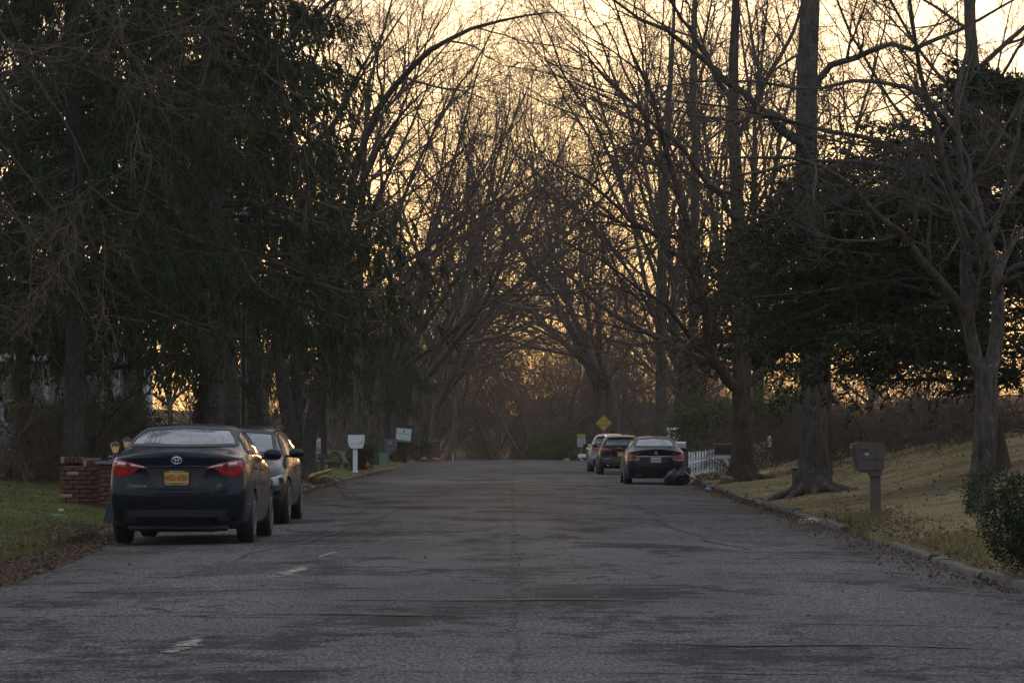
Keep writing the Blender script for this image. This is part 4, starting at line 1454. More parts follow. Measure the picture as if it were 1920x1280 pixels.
def shrink(poly, d):
    P = np.array(poly, float); c = P.mean(0)
    out = []
    n = len(P)
    ar = sum(P[i][0] * P[(i + 1) % n][1] - P[(i + 1) % n][0] * P[i][1] for i in range(n))
    for i in range(n):
        a, b_, e = P[i - 1], P[i], P[(i + 1) % n]
        n1 = np.array([-(b_ - a)[1], (b_ - a)[0]]); n1 /= np.linalg.norm(n1) + 1e-9
        n2 = np.array([-(e - b_)[1], (e - b_)[0]]); n2 /= np.linalg.norm(n2) + 1e-9
        if ar < 0: n1, n2 = -n1, -n2
        k = n1 + n2; k /= max(.35, np.linalg.norm(k) ** 2 / 2)
        out.append(b_ + k * d)
    return [tuple(p) for p in out]


def open_windows(body, wins):
    """take the body away behind each pane"""
    bm = bmesh.new(); bm.from_mesh(body)
    kill = []
    for f in bm.faces:
        c = f.calc_center_median(); nn = f.normal
        for mode, poly in wins:
            if mode == 'rear' and nn.y < -.12 and inside(poly, c.x, c.z): kill.append(f); break
            if mode == 'front' and nn.y > .12 and c.z > .5 and inside(poly, c.x, c.z): kill.append(f); break
            if mode == 'right' and nn.x > .3 and inside(poly, c.y, c.z): kill.append(f); break
            if mode == 'left' and nn.x < -.3 and inside(poly, c.y, c.z): kill.append(f); break
    bmesh.ops.delete(bm, geom=kill, context='FACES')
    bm.to_mesh(body); bm.free()


def wheel_meshes(r, w, nsp=5, twin=True):
    ty = MB().lathe([(r * .64, -w / 2), (r * .9, -w / 2 - .004), (r * .975, -w / 2 + .02), (r, -w / 2 + .045), (r, -.035), (r - .008, -.03), (r - .008, -.022), (r, -.017), (r, .017), (r - .008, .022), (r - .008, .03), (r, .035), (r, w / 2 - .045), (r * .975, w / 2 - .02), (r * .9, w / 2 + .004), (r * .64, w / 2)], n=40, axis='x').mesh('tyre', 'auto')
    rb = MB()
    rb.lathe([(r * .66, -w / 2 + .01), (r * .66, w / 2 + .002), (r * .61, w / 2 + .004), (r * .60, w / 2 - .03), (r * .60, -w / 2 + .03)], n=36, axis='x')
    rb.lathe([(r * .60, -w / 2 + .05), (.03, -w / 2 + .05)], n=30, axis='x')
    rb.lathe([(r * .15, w / 2 - .05), (r * .15, w / 2 - .012), (r * .10, w / 2 - .006), (.001, w / 2 - .004)], n=20, axis='x')
    for k in range(nsp):
        a = 6.2832 * k / nsp
        for s in ((-1, 1) if twin else (0,)):
            p0 = (w / 2 - .03, r * .12 * math.cos(a), r * .12 * math.sin(a)); a2 = a + s * .18
            p1 = (w / 2 - .018, r * .62 * math.cos(a2), r * .62 * math.sin(a2))
            rb.tube([p0, ((p0[0] + p1[0]) / 2 + .006, (p0[1] + p1[1]) / 2, (p0[2] + p1[2]) / 2), p1], [.024, .02, .022] if twin else [.045, .036, .04], 6)
    return ty, rb.mesh('rim', 'auto')


def add_wheels(car, ys, r, track, w, mats=('rubber', 'rim_alloy')):
    ty, ri = wheel_meshes(r, w)
    for y in ys:
        for s in (-1, 1):
            wo = obj('wheel', ty, MAT[mats[0]], car, (s * track, y, r), (0, 0, 0 if s > 0 else math.pi))
            obj('rim', ri, MAT[mats[1]], wo)


def window(car, bvh, mode, poly, name, border=.045, corners=None, seal='black_plastic'):
    """poly: four or more (u, z), bottom-left, bottom-right, ... listed round; built as pane plus black surround"""
    pr = Proj(bvh, mode)
    n = len(poly)
    # split the outline into a bottom and a top line with equal counts
    kb = corners
    bot = [poly[i] for i in kb[0]]; top = [poly[i] for i in kb[1]]
    pane = put(name, pr.patch(bot, top, 20, 9, off=.002), 'car_glass', car)
    mid = shrink(poly, border * .40)
    if pane: put('window_surround', pr.strip(mid, border, off=.007, n=110, closed=True), seal, pane)
    return (mode, shrink(poly, border * .45))


def mirror(car, x, y, z, s, mat, fwd=1):
    e = obj('door_mirror', MB().lathe([(.001, -.115), (.05, -.105), (.082, -.06), (.09, 0), (.085, .06), (.055, .10), (.001, .112)], n=18, axis='x').mesh('door_mirror', True), MAT[mat], car, (x + s * .10, y, z))
    e.scale = (1.05, .62, .82)
    obj('mirror_arm', MB().box((s * -.09, .02, -.05), (.16, .05, .045), bev=.01).mesh('mirror_arm'), MAT['black_plastic'], e)
    obj('mirror_glass', MB().lathe([(.07, -.004), (.07, .004)], n=18, axis='y').mesh('mirror_glass'), MAT['window_mirror'], e, (0, -fwd * .06, 0)).scale = (1.28, 1, 1.05)


def seats(car, rows, zt=1.16, w=.48):
    for y, xs in rows:
        for x in xs:
            mb = MB()
            mb.box((0, 0, .86), (w, .13, .62), bev=.05)
            mb.box((0, .26, .52), (w, .55, .16), bev=.05)
            s = obj('seat', mb.mesh('seat', 'auto'), MAT['interior'], car, (x, y, 0))
            h = MB(); h.box((0, -.02, zt + .10), (.25, .09, .17), bev=.035); h.box((.05, -.02, zt), (.012, .012, .1)); h.box((-.05, -.02, zt), (.012, .012, .1))
            obj('headrest', h.mesh('headrest', 'auto'), MAT['interior'], s)


def cabin(car, y0, y1, w, zf=.38, dash_y=.9, dash_z=.93):
    MB().box((0, (y0 + y1) / 2, zf), (w * 2, y1 - y0, .05)).build('floor_pan', MAT['interior'], car)
    MB().box((0, dash_y, dash_z - .12), (w * 1.8, .4, .22), bev=.06).build('dashboard', MAT['interior'], car, 'auto')
    MB().lathe([(.17, -.012), (.185, 0), (.17, .012), (.155, 0), (.17, -.012)], (-.36, dash_y - .34, dash_z - .02), 24, 'y').build('steering_wheel', MAT['interior'], car, True)
    MB().box((0, dash_y - .28, 1.30), (.22, .03, .065), bev=.012).build('rear_view_mirror', MAT['black_plastic'], car)


def lit_side(car, bvh, cuts, handles, mat):
    for sd in ('left', 'right'):
        pr = Proj(bvh, sd)
        for line in cuts:
            put('door_seam', pr.strip(line, .010, .0025, 30), 'black_print', car)
        for (y, z) in handles:
            h = pr.hit(y, z, .022)
            if h is not None:
                MB().box((0, 0, 0), (.022, .17, .026), bev=.008).build('door_handle', MAT[mat], car, 'auto', loc=h)


# ---------------------------------------------------------------- the dark compact sedan seen from behind
def build_compact():
    rows = [
        (-2.17, .845, .24, .77, 1.035, .61, 1.085, .35, 1.105, 1.110),
        (-1.95, .870, .20, .80, 1.055, .63, 1.108, .36, 1.128, 1.132),
        (-1.70, .885, .18, .81, 1.065, .69, 1.130, .42, 1.150, 1.155),
        (-1.30, .888, .17, .82, 1.060, .680, 1.270, .40, 1.310, 1.320),
        (-.88, .888, .17, .825, 1.050, .645, 1.385, .40, 1.428, 1.440),
        (-.20, .888, .17, .825, 1.030, .648, 1.405, .40, 1.450, 1.462),
        (.40, .888, .17, .825, 1.015, .635, 1.375, .39, 1.425, 1.436),
        (.88, .888, .17, .815, 1.000, .660, 1.190, .41, 1.250, 1.262),
        (1.32, .885, .17, .79, .975, .690, 1.010, .42, 1.050, 1.060),
        (1.75, .870, .18, .75, .900, .600, .930, .35, .960, .966),
        (2.05, .820, .20, .68, .80, .54, .825, .32, .845, .85),
        (2.17, .760, .23, .60, .72, .50, .74, .30, .755, .76)]
    rz = ([.2, .28, .36, .55, .66, .72, .90, .93, 1.06, 1.11], [.10, .02, -.02, -.045, -.04, .0, .012, -.012, -.03, -.012])
    fz = ([.2, .35, .6, .8], [.06, -.02, 0, .06])
    return loft_body(rows, rz, fz, (-1.34, 1.36), .315, 3)


car = thing('parked_car', 'dark blue-black compact sedan seen from behind, gold licence plate, nearest on the left', 'car', (-4.14, 40.35, .02), 0)
car.scale = (1, 1, 1.05)
body, bvh = build_compact()
wins = []
wins.append(window(car, bvh, 'rear', [(-.705, 1.170), (0, 1.158), (.705, 1.170), (.625, 1.30), (.545, 1.385), (0, 1.412), (-.545, 1.385), (-.625, 1.30)], 'rear_window', .032, ([0, 1, 2], [6, 5, 4])))
wins.append(window(car, bvh, 'front', [(-.68, 1.08), (0, 1.10), (.68, 1.08), (.53, 1.36), (0, 1.40), (-.53, 1.36)], 'windscreen', .05, ([0, 1, 2], [5, 4, 3])))
for sd in ('left', 'right'):
    wins.append(window(car, bvh, sd, [(-1.42, 1.095), (-.40, 1.075), (-.40, 1.375), (-.85, 1.365), (-1.15, 1.27)], 'side_window', .035, ([0, 1], [4, 2])))
    wins.append(window(car, bvh, sd, [(-.30, 1.075), (.93, 1.04), (.62, 1.21), (.30, 1.345), (-.30, 1.375)], 'side_window', .035, ([0, 1], [4, 2])))
open_windows(body, wins)
obj('body', body, MAT['paint_black_blue'], car)
rr = Proj(bvh, 'rear'); rw = Proj(bvh, 'rear', -2.34, .95)
# lamps wrap round the corner
for s in (-1, 1):
    lo = [(s * .337, .915), (s * .437, .910), (s * .54, .815), (s * .654, .80), (s * .76, .86)]
    hi = [(s * .337, .922), (s * .437, .950), (s * .54, .985), (s * .654, 1.015), (s * .76, 1.0)]
    lamp = put('tail_light', rw.patch(lo, hi, 24, 8, .012, .01), 'lens_red', car)
    lo = [(s * .375, .921), (s * .45, .920), (s * .535, .918)]; hi = [(s * .38, .931), (s * .45, .950), (s * .535, .973)]
    put('reversing_lens', rw.patch(lo, hi, 10, 4, .016, .01), 'lens_clear', lamp)
    lo = [(s * .573, .915), (s * .62, .915), (s * .675, .925)]; hi = [(s * .573, .985), (s * .62, .997), (s * .675, 1.0)]
    put('reversing_lens', rw.patch(lo, hi, 10, 4, .016, .01), 'lens_clear', lamp)
    put('lamp_seam', rw.strip([(s * .553, .81), (s * .553, .99)], .014, .016, 12), 'black_print', lamp)
    put('bumper_vent', rr.patch([(s * .50, .275), (s * .66, .285)], [(s * .50, .335), (s * .64, .345)], 6, 4, .004), 'black_plastic', car)
# boot lid seam, lip over the plate, recess, bumper insert
put('boot_seam', rr.strip([(-.66, .80), (-.60, .72), (-.52, .665), (-.40, .645), (0, .635), (.40, .645), (.52, .665), (.60, .72), (.66, .80)], .016, .003, 70), 'black_print', car)
put('boot_seam', rr.strip([(-.40, .912), (-.3, .905), (.3, .905), (.40, .912)], .028, .003, 40), 'black_print', car)  # seam below the trim, its black shadow line laid on as a strip
lipV, lipQ = rr.patch([(-.40, .922), (0, .92), (.40, .922)], [(-.40, .945), (0, .945), (.40, .945)], 20, 3, .014, .01)
put('boot_trim', (lipV, lipQ), 'paint_black_blue', car)
put('plate_recess', rr.patch([(-.25, .685), (0, .68), (.25, .685)], [(-.37, .895), (0, .895), (.37, .895)], 14, 6, .0035), 'black_plastic', car)
put('bumper_insert', rr.patch([(-.60, .345), (0, .340), (.60, .345)], [(-.63, .425), (0, .43), (.63, .425)], 24, 4, .006), 'black_plastic', car)
put('bumper_crease', rr.strip([(-.70, .37), (-.64, .435), (-.5, .445), (.5, .445), (.64, .435), (.70, .37)], .012, .010, 50), 'paint_black_blue', car)
MB().box((0, -2.10, .215), (1.25, .22, .09), bev=.03).build('lower_valance', MAT['black_plastic'], car, 'auto')
MB().box((0, -1.6, .20), (.9, .5, .10), bev=.03).build('exhaust_silencer', MAT['black_plastic'], car, 'auto')
MB().lathe([(.024, -.12), (.028, 0), (.022, 0), (.022, .1)], (.52, -2.05, .24), 16, 'y').build('exhaust_pipe', MAT['black_plastic'], car, True)
pl = MB().box((0, 0, 0), (.325, .012, .185), bev=.006).build('licence_plate_frame', MAT['black_plastic'], car, loc=(0, -2.352, .795))
MB().box((0, -.008, .004), (.300, .006, .130), bev=.004).build('licence_plate', MAT['plate_gold'], pl)
for s_, z_, sz_, m_ in (('HGU', .002, .098, 'black_print'),):
    text(pl, s_, sz_, (-.078, -.0125, .002), 'black_print', sx=.60)
text(pl, '6760', .098, (.074, -.0125, .002), 'black_print', sx=.58)
MB().prism([(-.010, -.008), (.010, -.012), (.006, .010)], 'y', -.0135, -.011).build('plate_emblem', MAT['black_print'], pl, loc=(-.006, 0, .002))
text(pl, 'MIDDLE ISLAND, NY', .020, (0, -.0085, .080), 'white_print')
text(pl, 'SUNRISE TOYOTA NORTH', .021, (0, -.0085, -.076), 'white_print', sx=1.12)
# badge: three ovals
bz = 1.005; by = rr.hit(0, bz, .006).y
em = MB()
a = np.linspace(0, 2 * np.pi, 33)
for cx, cz, ra, rb in ((0, 0, .062, .042), (0, -.002, .020, .038), (0, .018, .042, .018)):
    em.tube(np.stack([cx + ra * np.cos(a), 0 * a, cz + rb * np.sin(a)], 1), .0055, 6)
em.build('badge', MAT['chrome'], car, True, loc=(0, by, bz))
text(car, 'COROLLA', .048, (-.50, rr.hit(-.50, .70, .003).y, .70), 'chrome', rz=-.13, shear=.25, sx=1.15)
text(car, 'LE', .048, (.52, rr.hit(.52, .71, .003).y, .71), 'chrome', rz=.13, shear=.25, sx=1.2)
lit_side(car, bvh, [[(-.36, .34), (-.35, .7), (-.36, 1.05)], [(.86, .36), (.90, .7), (.95, 1.02)], [(-1.02, .62), (-1.22, .85), (-1.40, 1.08)]], [(-1.18, .90), (-.22, .88)], 'paint_black_blue')
for s in (-1, 1): mirror(car, s * .85, .72, 1.06, s, 'paint_black_blue')
MB().prism([(-.13, 0), (.06, 0), (-.06, .055), (-.11, .05)], 'x', -.012, .012).build('roof_antenna', MAT['paint_black_blue'], car, loc=(0, -.72, 1.438))
add_wheels(car, (-1.34, 1.36), .315, .775, .205)
seats(car, [(.10, (-.36, .36)), (-.95, (-.36, .36))])
cabin(car, -1.2, 1.2, .72)
# leaves caught at the foot of the rear window
rg = np.random.default_rng(2)
n = 60
C = np.array([np.array(rr.hit(-.60 + .28 * rg.random() ** .7, 1.172 + .025 * rg.random(), .008)) for _ in range(n)])
cv, cq = cards(C, rg.normal(0, 1, (n, 3)), rg.normal(0, 1, (n, 3)), rg.uniform(.02, .045, n), rg.uniform(.01, .02, n))
lf = obj('fallen_leaves', np_mesh('fallen_leaves', cv, cq, smooth=False), MAT['black_print'], None)
lf.location = car.location
tag(lf, 'dark bits of leaf caught at the foot of the sedan rear window', 'leaf litter', kind='stuff')

# ---------------------------------------------------------------- the dark green wagon facing the camera
def build_wagon():
    rows = [
        (-2.14, .86, .30, .79, 1.02, .70, 1.22, .45, 1.40, 1.43),
        (-1.85, .90, .24, .83, 1.03, .70, 1.38, .44, 1.475, 1.49),
        (-1.3, .92, .22, .85, 1.03, .66, 1.47, .40, 1.535, 1.545),
        (-.6, .925, .21, .86, 1.02, .65, 1.49, .40, 1.55, 1.56),
        (.1, .925, .21, .86, 1.01, .64, 1.475, .39, 1.54, 1.55),
        (.55, .925, .21, .855, 1.00, .66, 1.37, .41, 1.44, 1.455),
        (1.0, .92, .21, .84, .99, .71, 1.15, .45, 1.215, 1.23),
        (1.35, .915, .22, .81, .965, .70, 1.005, .43, 1.045, 1.055),
        (1.75, .90, .23, .77, .90, .62, .94, .36, .965, .97),
        (2.03, .855, .26, .71, .82, .56, .855, .34, .875, .88),
        (2.16, .80, .30, .64, .745, .53, .775, .32, .79, .795)]
    rz = ([.3, .5, .9, 1.4], [.05, -.03, 0, .1]); fz = ([.25, .38, .6, .8], [.06, -.03, -.01, .06])
    return loft_body(rows, rz, fz, (-1.42, 1.36), .35, 3)


car = thing('parked_car', 'dark green wagon facing the camera behind the compact sedan, large door mirror', 'car', (-4.40, 49.6, .02), math.pi)
body, bvh = build_wagon()
wins = [window(car, bvh, 'front', [(-.71, 1.07), (0, 1.10), (.71, 1.07), (.59, 1.44), (0, 1.49), (-.59, 1.44)], 'windscreen', .05, ([0, 1, 2], [5, 4, 3])),
        window(car, bvh, 'rear', [(-.66, 1.08), (0, 1.07), (.66, 1.08), (.55, 1.38), (0, 1.40), (-.55, 1.38)], 'rear_window', .05, ([0, 1, 2], [5, 4, 3]))]
for sd in ('left', 'right'):
    wins.append(window(car, bvh, sd, [(-1.80, 1.10), (-1.05, 1.08), (-1.05, 1.42), (-1.70, 1.37)], 'side_window', .03, ([0, 1], [3, 2])))
    wins.append(window(car, bvh, sd, [(-.98, 1.08), (-.20, 1.065), (-.20, 1.43), (-.98, 1.43)], 'side_window', .03, ([0, 1], [3, 2])))
    wins.append(window(car, bvh, sd, [(-.12, 1.065), (.98, 1.03), (.55, 1.27), (.25, 1.40), (-.12, 1.43)], 'side_window', .03, ([0, 1], [4, 2])))
open_windows(body, wins)
obj('body', body, MAT['paint_dark_green'], car)
ff = Proj(bvh, 'front', 2.30, 1.0); fp = Proj(bvh, 'front')
for s in (-1, 1):
    h_ = put('headlight', ff.patch([(s * .50, .60), (s * .75, .585), (s * .98, .62)], [(s * .52, .70), (s * .75, .745), (s * .98, .79)], 16, 8, .012, .01), 'lens_smoke', car)
    for u, z in ((.62, .655), (.82, .675)):
        q = ff.hit(s * u, z, .012)
        if q is not None: MB().lathe([(.052, -.02), (.055, .012), (.04, .016), (.02, .006)], (0, 0, 0), 18, 'y').build('lamp_reflector', MAT['black_plastic'], h_, True, loc=q)
    put('bumper_slot', ff.patch([(s * .48, .40), (s * .92, .43)], [(s * .50, .46), (s * .93, .47)], 12, 3, .006), 'black_plastic', car)
    put('bumper_lip', ff.patch([(s * .45, .30), (s * .95, .31)], [(s * .45, .35), (s * .95, .36)], 12, 3, .008), 'black_plastic', car)
    MB().tube([(s * .63, -1.4, 1.45), (s * .63, -1.2, 1.51), (s * .625, -.4, 1.535), (s * .62, .1, 1.515), (s * .61, .3, 1.45)], [.014, .016, .016, .016, .014], 8).build('roof_rail', MAT['black_plastic'], car, True)
put('grille', fp.patch([(-.36, .50), (0, .49), (.36, .50)], [(-.38, .73), (0, .74), (.38, .73)], 12, 6, .006), 'black_plastic', car)
lit_side(car, bvh, [[(-1.0, .40), (-1.02, 1.06)], [(-.16, .36), (-.17, 1.05)], [(.90, .40), (.92, .7), (1.0, 1.02)]], [(-.80, .90), (.02, .88)], 'paint_dark_green')
for s in (-1, 1): mirror(car, s * .88, .78, 1.10, s, 'paint_dark_green', 1)
add_wheels(car, (-1.42, 1.36), .35, .80, .225)
seats(car, [(.05, (-.38, .38)), (-.95, (-.38, .38))])
cabin(car, -1.6, 1.2, .74, dash_y=.95)
MB().box((0, 0, 0), (.12, .004, .05)).build('windscreen_sticker', MAT['plate_white'], car, loc=(-.42, 1.02, 1.13), rot=(.9, 0, 0))

# ---------------------------------------------------------------- the navy saloon on the right
def build_saloon():
    rows = [
        (-2.30, .86, .25, .78, .985, .60, 1.045, .35, 1.065, 1.07),
        (-2.05, .895, .21, .82, 1.005, .63, 1.065, .36, 1.085, 1.09),
        (-1.75, .915, .19, .84, 1.02, .67, 1.085, .40, 1.11, 1.115),
        (-1.30, .925, .18, .85, 1.02, .645, 1.26, .38, 1.31, 1.32),
        (-.85, .927, .18, .855, 1.015, .61, 1.40, .37, 1.44, 1.45),
        (-.15, .927, .18, .855, 1.0, .615, 1.42, .37, 1.465, 1.474),
        (.50, .927, .18, .85, .99, .60, 1.37, .36, 1.42, 1.43),
        (.95, .925, .18, .84, .98, .67, 1.18, .42, 1.24, 1.25),
        (1.38, .92, .18, .81, .955, .69, .99, .42, 1.03, 1.04),
        (1.85, .905, .19, .77, .88, .60, .915, .36, .94, .95),
        (2.18, .86, .21, .70, .79, .54, .82, .33, .84, .85),
        (2.29, .80, .24, .62, .70, .50, .73, .31, .75, .755)]
    rz = ([.22, .32, .5, .62, .7, .9, 1.0, 1.07], [.08, .0, -.04, -.04, 0, .0, -.015, -.02]); fz = ([.2, .35, .6, .8], [.06, -.02, 0, .05])
    return loft_body(rows, rz, fz, (-1.44, 1.43), .335, 2)


car = thing('parked_car', 'navy saloon with white plate parked on the right beside the black garbage bag', 'car', (4.30, 94.4, .01), 0)
body, bvh = build_saloon()
wins = [window(car, bvh, 'rear', [(-.65, 1.13), (0, 1.12), (.65, 1.13), (.56, 1.28), (.50, 1.385), (0, 1.415), (-.50, 1.385), (-.56, 1.28)], 'rear_window', .045, ([0, 1, 2], [6, 5, 4])),
        window(car, bvh, 'front', [(-.68, 1.06), (0, 1.08), (.68, 1.06), (.54, 1.36), (0, 1.40), (-.54, 1.36)], 'windscreen', .05, ([0, 1, 2], [5, 4, 3]))]
for sd in ('left', 'right'):
    wins.append(window(car, bvh, sd, [(-1.42, 1.07), (-.36, 1.05), (-.36, 1.375), (-.85, 1.37), (-1.15, 1.27)], 'side_window', .035, ([0, 1], [4, 2])))
    wins.append(window(car, bvh, sd, [(-.26, 1.05), (1.0, 1.02), (.70, 1.19), (.36, 1.34), (-.26, 1.375)], 'side_window', .035, ([0, 1], [4, 2])))
open_windows(body, wins)
obj('body', body, MAT['paint_navy'], car)
rr = Proj(bvh, 'rear'); rw = Proj(bvh, 'rear', -2.46, .95)
for s in (-1, 1):
    lamp = put('tail_light', rw.patch([(s * .44, .745), (s * .60, .725), (s * .76, .745)], [(s * .47, .86), (s * .60, .895), (s * .76, .91)], 18, 7, .012, .01), 'lens_red', car)
    put('lamp_band', rw.strip([(s * .46, .752), (s * .60, .732), (s * .72, .742)], .016, .016, 20), 'lens_clear', lamp)
    put('lamp_seam', rw.strip([(s * .57, .73), (s * .565, .885)], .012, .015, 10), 'black_print', lamp)
    put('exhaust_trim', rr.patch([(s * .42, .27), (s * .62, .275)], [(s * .42, .315), (s * .62, .32)], 8, 3, .006), 'chrome', car)
put('boot_chrome_strip', rr.patch([(-.56, .835), (0, .83), (.56, .835)], [(-.57, .858), (0, .855), (.57, .858)], 22, 2, .014, .01), 'chrome', car)
put('boot_seam', rr.strip([(-.64, .74), (-.55, .63), (-.45, .60), (0, .59), (.45, .60), (.55, .63), (.64, .74)], .016, .003, 60), 'black_print', car)
put('plate_recess', rr.patch([(-.36, .655), (.36, .655)], [(-.44, .815), (.44, .815)], 14, 5, .0035), 'black_plastic', car)
put('bumper_crease', rr.strip([(-.75, .42), (0, .40), (.75, .42)], .02, .008, 40), 'paint_navy', car)
put('lower_valance', rr.patch([(-.62, .25), (.62, .25)], [(-.68, .33), (.68, .33)], 20, 4, .005), 'black_plastic', car)
pl = MB().box((0, 0, 0), (.315, .012, .165), bev=.005).build('licence_plate', MAT['plate_white'], car, loc=(0, rr.hit(0, .735, .008).y, .735))
text(pl, 'R 51102', .075, (0, -.008, 0), 'black_print', sx=.85)
bz = .945; by = rr.hit(0, bz, .006).y
em = MB(); a = np.linspace(0, 2 * np.pi, 33)
em.tube(np.stack([.05 * np.cos(a), 0 * a, .05 * np.sin(a)], 1), .006, 6)
for k in range(3):
    q = math.pi / 2 + 2.0944 * k
    em.tube([(0, 0, 0), (.048 * math.cos(q), 0, .048 * math.sin(q))], [.009, .004], 5)
em.build('badge', MAT['chrome'], car, True, loc=(0, by, bz))
text(car, 'E 350', .055, (-.56, rr.hit(-.56, .925, .003).y, .925), 'chrome', rz=-.12)
text(car, '4MATIC', .042, (.56, rr.hit(.56, .915, .003).y, .915), 'chrome', rz=.12)
lit_side(car, bvh, [[(-.32, .34), (-.31, 1.03)], [(.92, .36), (.96, .7), (1.02, 1.0)], [(-1.06, .62), (-1.25, .85), (-1.42, 1.06)]], [(-1.16, .86), (-.18, .85)], 'chrome')
for s in (-1, 1): mirror(car, s * .88, .78, 1.04, s, 'paint_navy')
MB().prism([(-.11, 0), (.06, 0), (-.05, .05), (-.10, .045)], 'x', -.012, .012).build('roof_antenna', MAT['black_plastic'], car, loc=(0, -.70, 1.452))
add_wheels(car, (-1.44, 1.43), .335, .80, .235)
seats(car, [(.10, (-.38, .38)), (-.95, (-.38, .38))])
cabin(car, -1.2, 1.25, .74, dash_y=.95)

# ---------------------------------------------------------------- sport utility cars further on
def build_suv(W, H):
    k = W / .90; h = H / 1.56
    rows = [
        (-2.02, .84 * k, .36, .77 * k, 1.00, .70 * k, 1.16 * h, .45 * k, 1.26 * h, 1.28 * h),
        (-1.80, .88 * k, .28, .81 * k, 1.04, .69 * k, 1.36 * h, .44 * k, 1.46 * h, 1.475 * h),
        (-1.35, .90 * k, .24, .83 * k, 1.03, .66 * k, 1.47 * h, .41 * k, 1.54 * h, 1.55 * h),
        (-.5, .90 * k, .22, .84 * k, 1.02, .65 * k, 1.49 * h, .40 * k, 1.55 * h, 1.56 * h),
        (.2, .90 * k, .22, .84 * k, 1.01, .64 * k, 1.46 * h, .40 * k, 1.525 * h, 1.535 * h),
        (.62, .90 * k, .22, .83 * k, 1.0, .67 * k, 1.30 * h, .42 * k, 1.38 * h, 1.39 * h),
        (1.05, .895 * k, .23, .81 * k, 1.0, .69 * k, 1.09, .43 * k, 1.14, 1.15),
        (1.5, .885 * k, .24, .77 * k, .96, .62 * k, 1.0, .37 * k, 1.03, 1.04),
        (1.9, .84 * k, .27, .71 * k, .87, .55 * k, .91, .33 * k, .93, .94),
        (2.04, .78 * k, .32, .64 * k, .79, .5 * k, .82, .31 * k, .84, .845)]
    rz = ([.3, .42, .6, .68, .9, 1.2, 1.5], [.04, -.06, -.06, .0, -.01, .02, .05]); fz = ([.3, .45, .7, .9], [.05, -.03, 0, .05])
    return loft_body(rows, rz, fz, (-1.30, 1.36), .345, 2)


def suv(W, H, loc, mat, label, lens):
    car = thing('parked_car', label, 'car', loc, 0, None)
    body, bvh = build_suv(W, H)
    h = H / 1.56; k = W / .9
    wins = [window(car, bvh, 'rear', [(-.64 * k, 1.12 * h), (0, 1.10 * h), (.64 * k, 1.12 * h), (.57 * k, 1.40 * h), (0, 1.42 * h), (-.57 * k, 1.40 * h)], 'rear_window', .045, ([0, 1, 2], [5, 4, 3])),
            window(car, bvh, 'front', [(-.68 * k, 1.17), (0, 1.19), (.68 * k, 1.17), (.57 * k, 1.43 * h), (0, 1.47 * h), (-.57 * k, 1.43 * h)], 'windscreen', .05, ([0, 1, 2], [5, 4, 3]))]
    for sd in ('left', 'right'):
        wins.append(window(car, bvh, sd, [(-1.50, 1.12), (-.42, 1.09), (-.42, 1.42 * h), (-1.20, 1.40 * h)], 'side_window', .035, ([0, 1], [3, 2])))
        wins.append(window(car, bvh, sd, [(-.32, 1.09), (.85, 1.06), (.55, 1.24 * h), (.30, 1.37 * h), (-.32, 1.42 * h)], 'side_window', .035, ([0, 1], [4, 2])))
    open_windows(body, wins)
    obj('body', body, MAT[mat], car)
    rr = Proj(bvh, 'rear'); rw = Proj(bvh, 'rear', -2.16, .95)
    for s in (-1, 1):
        lamp = put('tail_light', rw.patch([(s * .34, .945), (s * .56, .905), (s * .78, .94)], [(s * .36, .98), (s * .56, 1.04), (s * .78, 1.06)], 16, 6, .012, .01), lens, car)
        for u in (.47, .60):
            q = rw.hit(s * u, .965, .014)
            if q is not None: MB().lathe([(.045, -.02), (.045, .004), (.03, .008), (.012, .002)], (0, 0, 0), 16, 'y').build('lamp_ring', MAT['lens_red'], lamp, True, loc=q, rot=(0, 0, math.pi))
        put('bumper_reflector', rr.patch([(s * .45, .615), (s * .72, .62)], [(s * .45, .64), (s * .72, .645)], 8, 2, .006), 'lens_red', car)
        MB().lathe([(.042, -.05), (.045, 0), (.036, 0), (.036, .08)], (s * .52, -2.13, .37), 16, 'y').build('exhaust_pipe', MAT['chrome'], car, True)
    put('boot_seam', rr.strip([(-.62, .90), (-.55, .72), (-.4, .69), (.4, .69), (.55, .72), (.62, .90)], .014, .003, 50), 'black_print', car)
    put('lower_bumper', rr.patch([(-.70, .34), (0, .32), (.70, .34)], [(-.78, .57), (0, .58), (.78, .57)], 20, 5, .006), 'black_plastic', car)
    pl = MB().box((0, 0, 0), (.31, .012, .16), bev=.005).build('licence_plate', MAT['plate_gold'], car, loc=(0, rr.hit(0, .80, .008).y, .80))
    em = MB(); a = np.linspace(0, 2 * np.pi, 25)
    em.tube(np.stack([.06 * np.cos(a), 0 * a, .045 * np.sin(a)], 1), .007, 6)
    em.tube([(-.055, 0, .012), (-.02, 0, .008), (0, 0, -.015), (.02, 0, .008), (.055, 0, .012)], .006, 5)
    em.build('badge', MAT['chrome'], car, True, loc=(0, rr.hit(0, .965, .006).y, .965))
    MB().box((0, -1.83, 1.45 * h), (1.12 * k, .26, .03), bev=.012).build('roof_spoiler', MAT[mat], car, 'auto')
    MB().box((.10, 0, 0), (.50, .016, .018), bev=.006).build('rear_wiper', MAT['black_plastic'], car, loc=(0, rr.hit(.1, 1.11 * h, .02).y, 1.12 * h))
    lit_side(car, bvh, [[(-.37, .36), (-.37, 1.06)], [(.82, .40), (.86, .7), (.92, 1.02)]], [(-1.12, .95), (-.22, .93)], mat)
    for s in (-1, 1): mirror(car, s * .86 * k, .66, 1.12, s, 'paint_black')
    add_wheels(car, (-1.30, 1.36), .345, .78 * k, .225)
    seats(car, [(.05, (-.37, .37)), (-.85, (-.37, .37))])
    cabin(car, -1.3, 1.1, .70, dash_y=.85, dash_z=1.0)


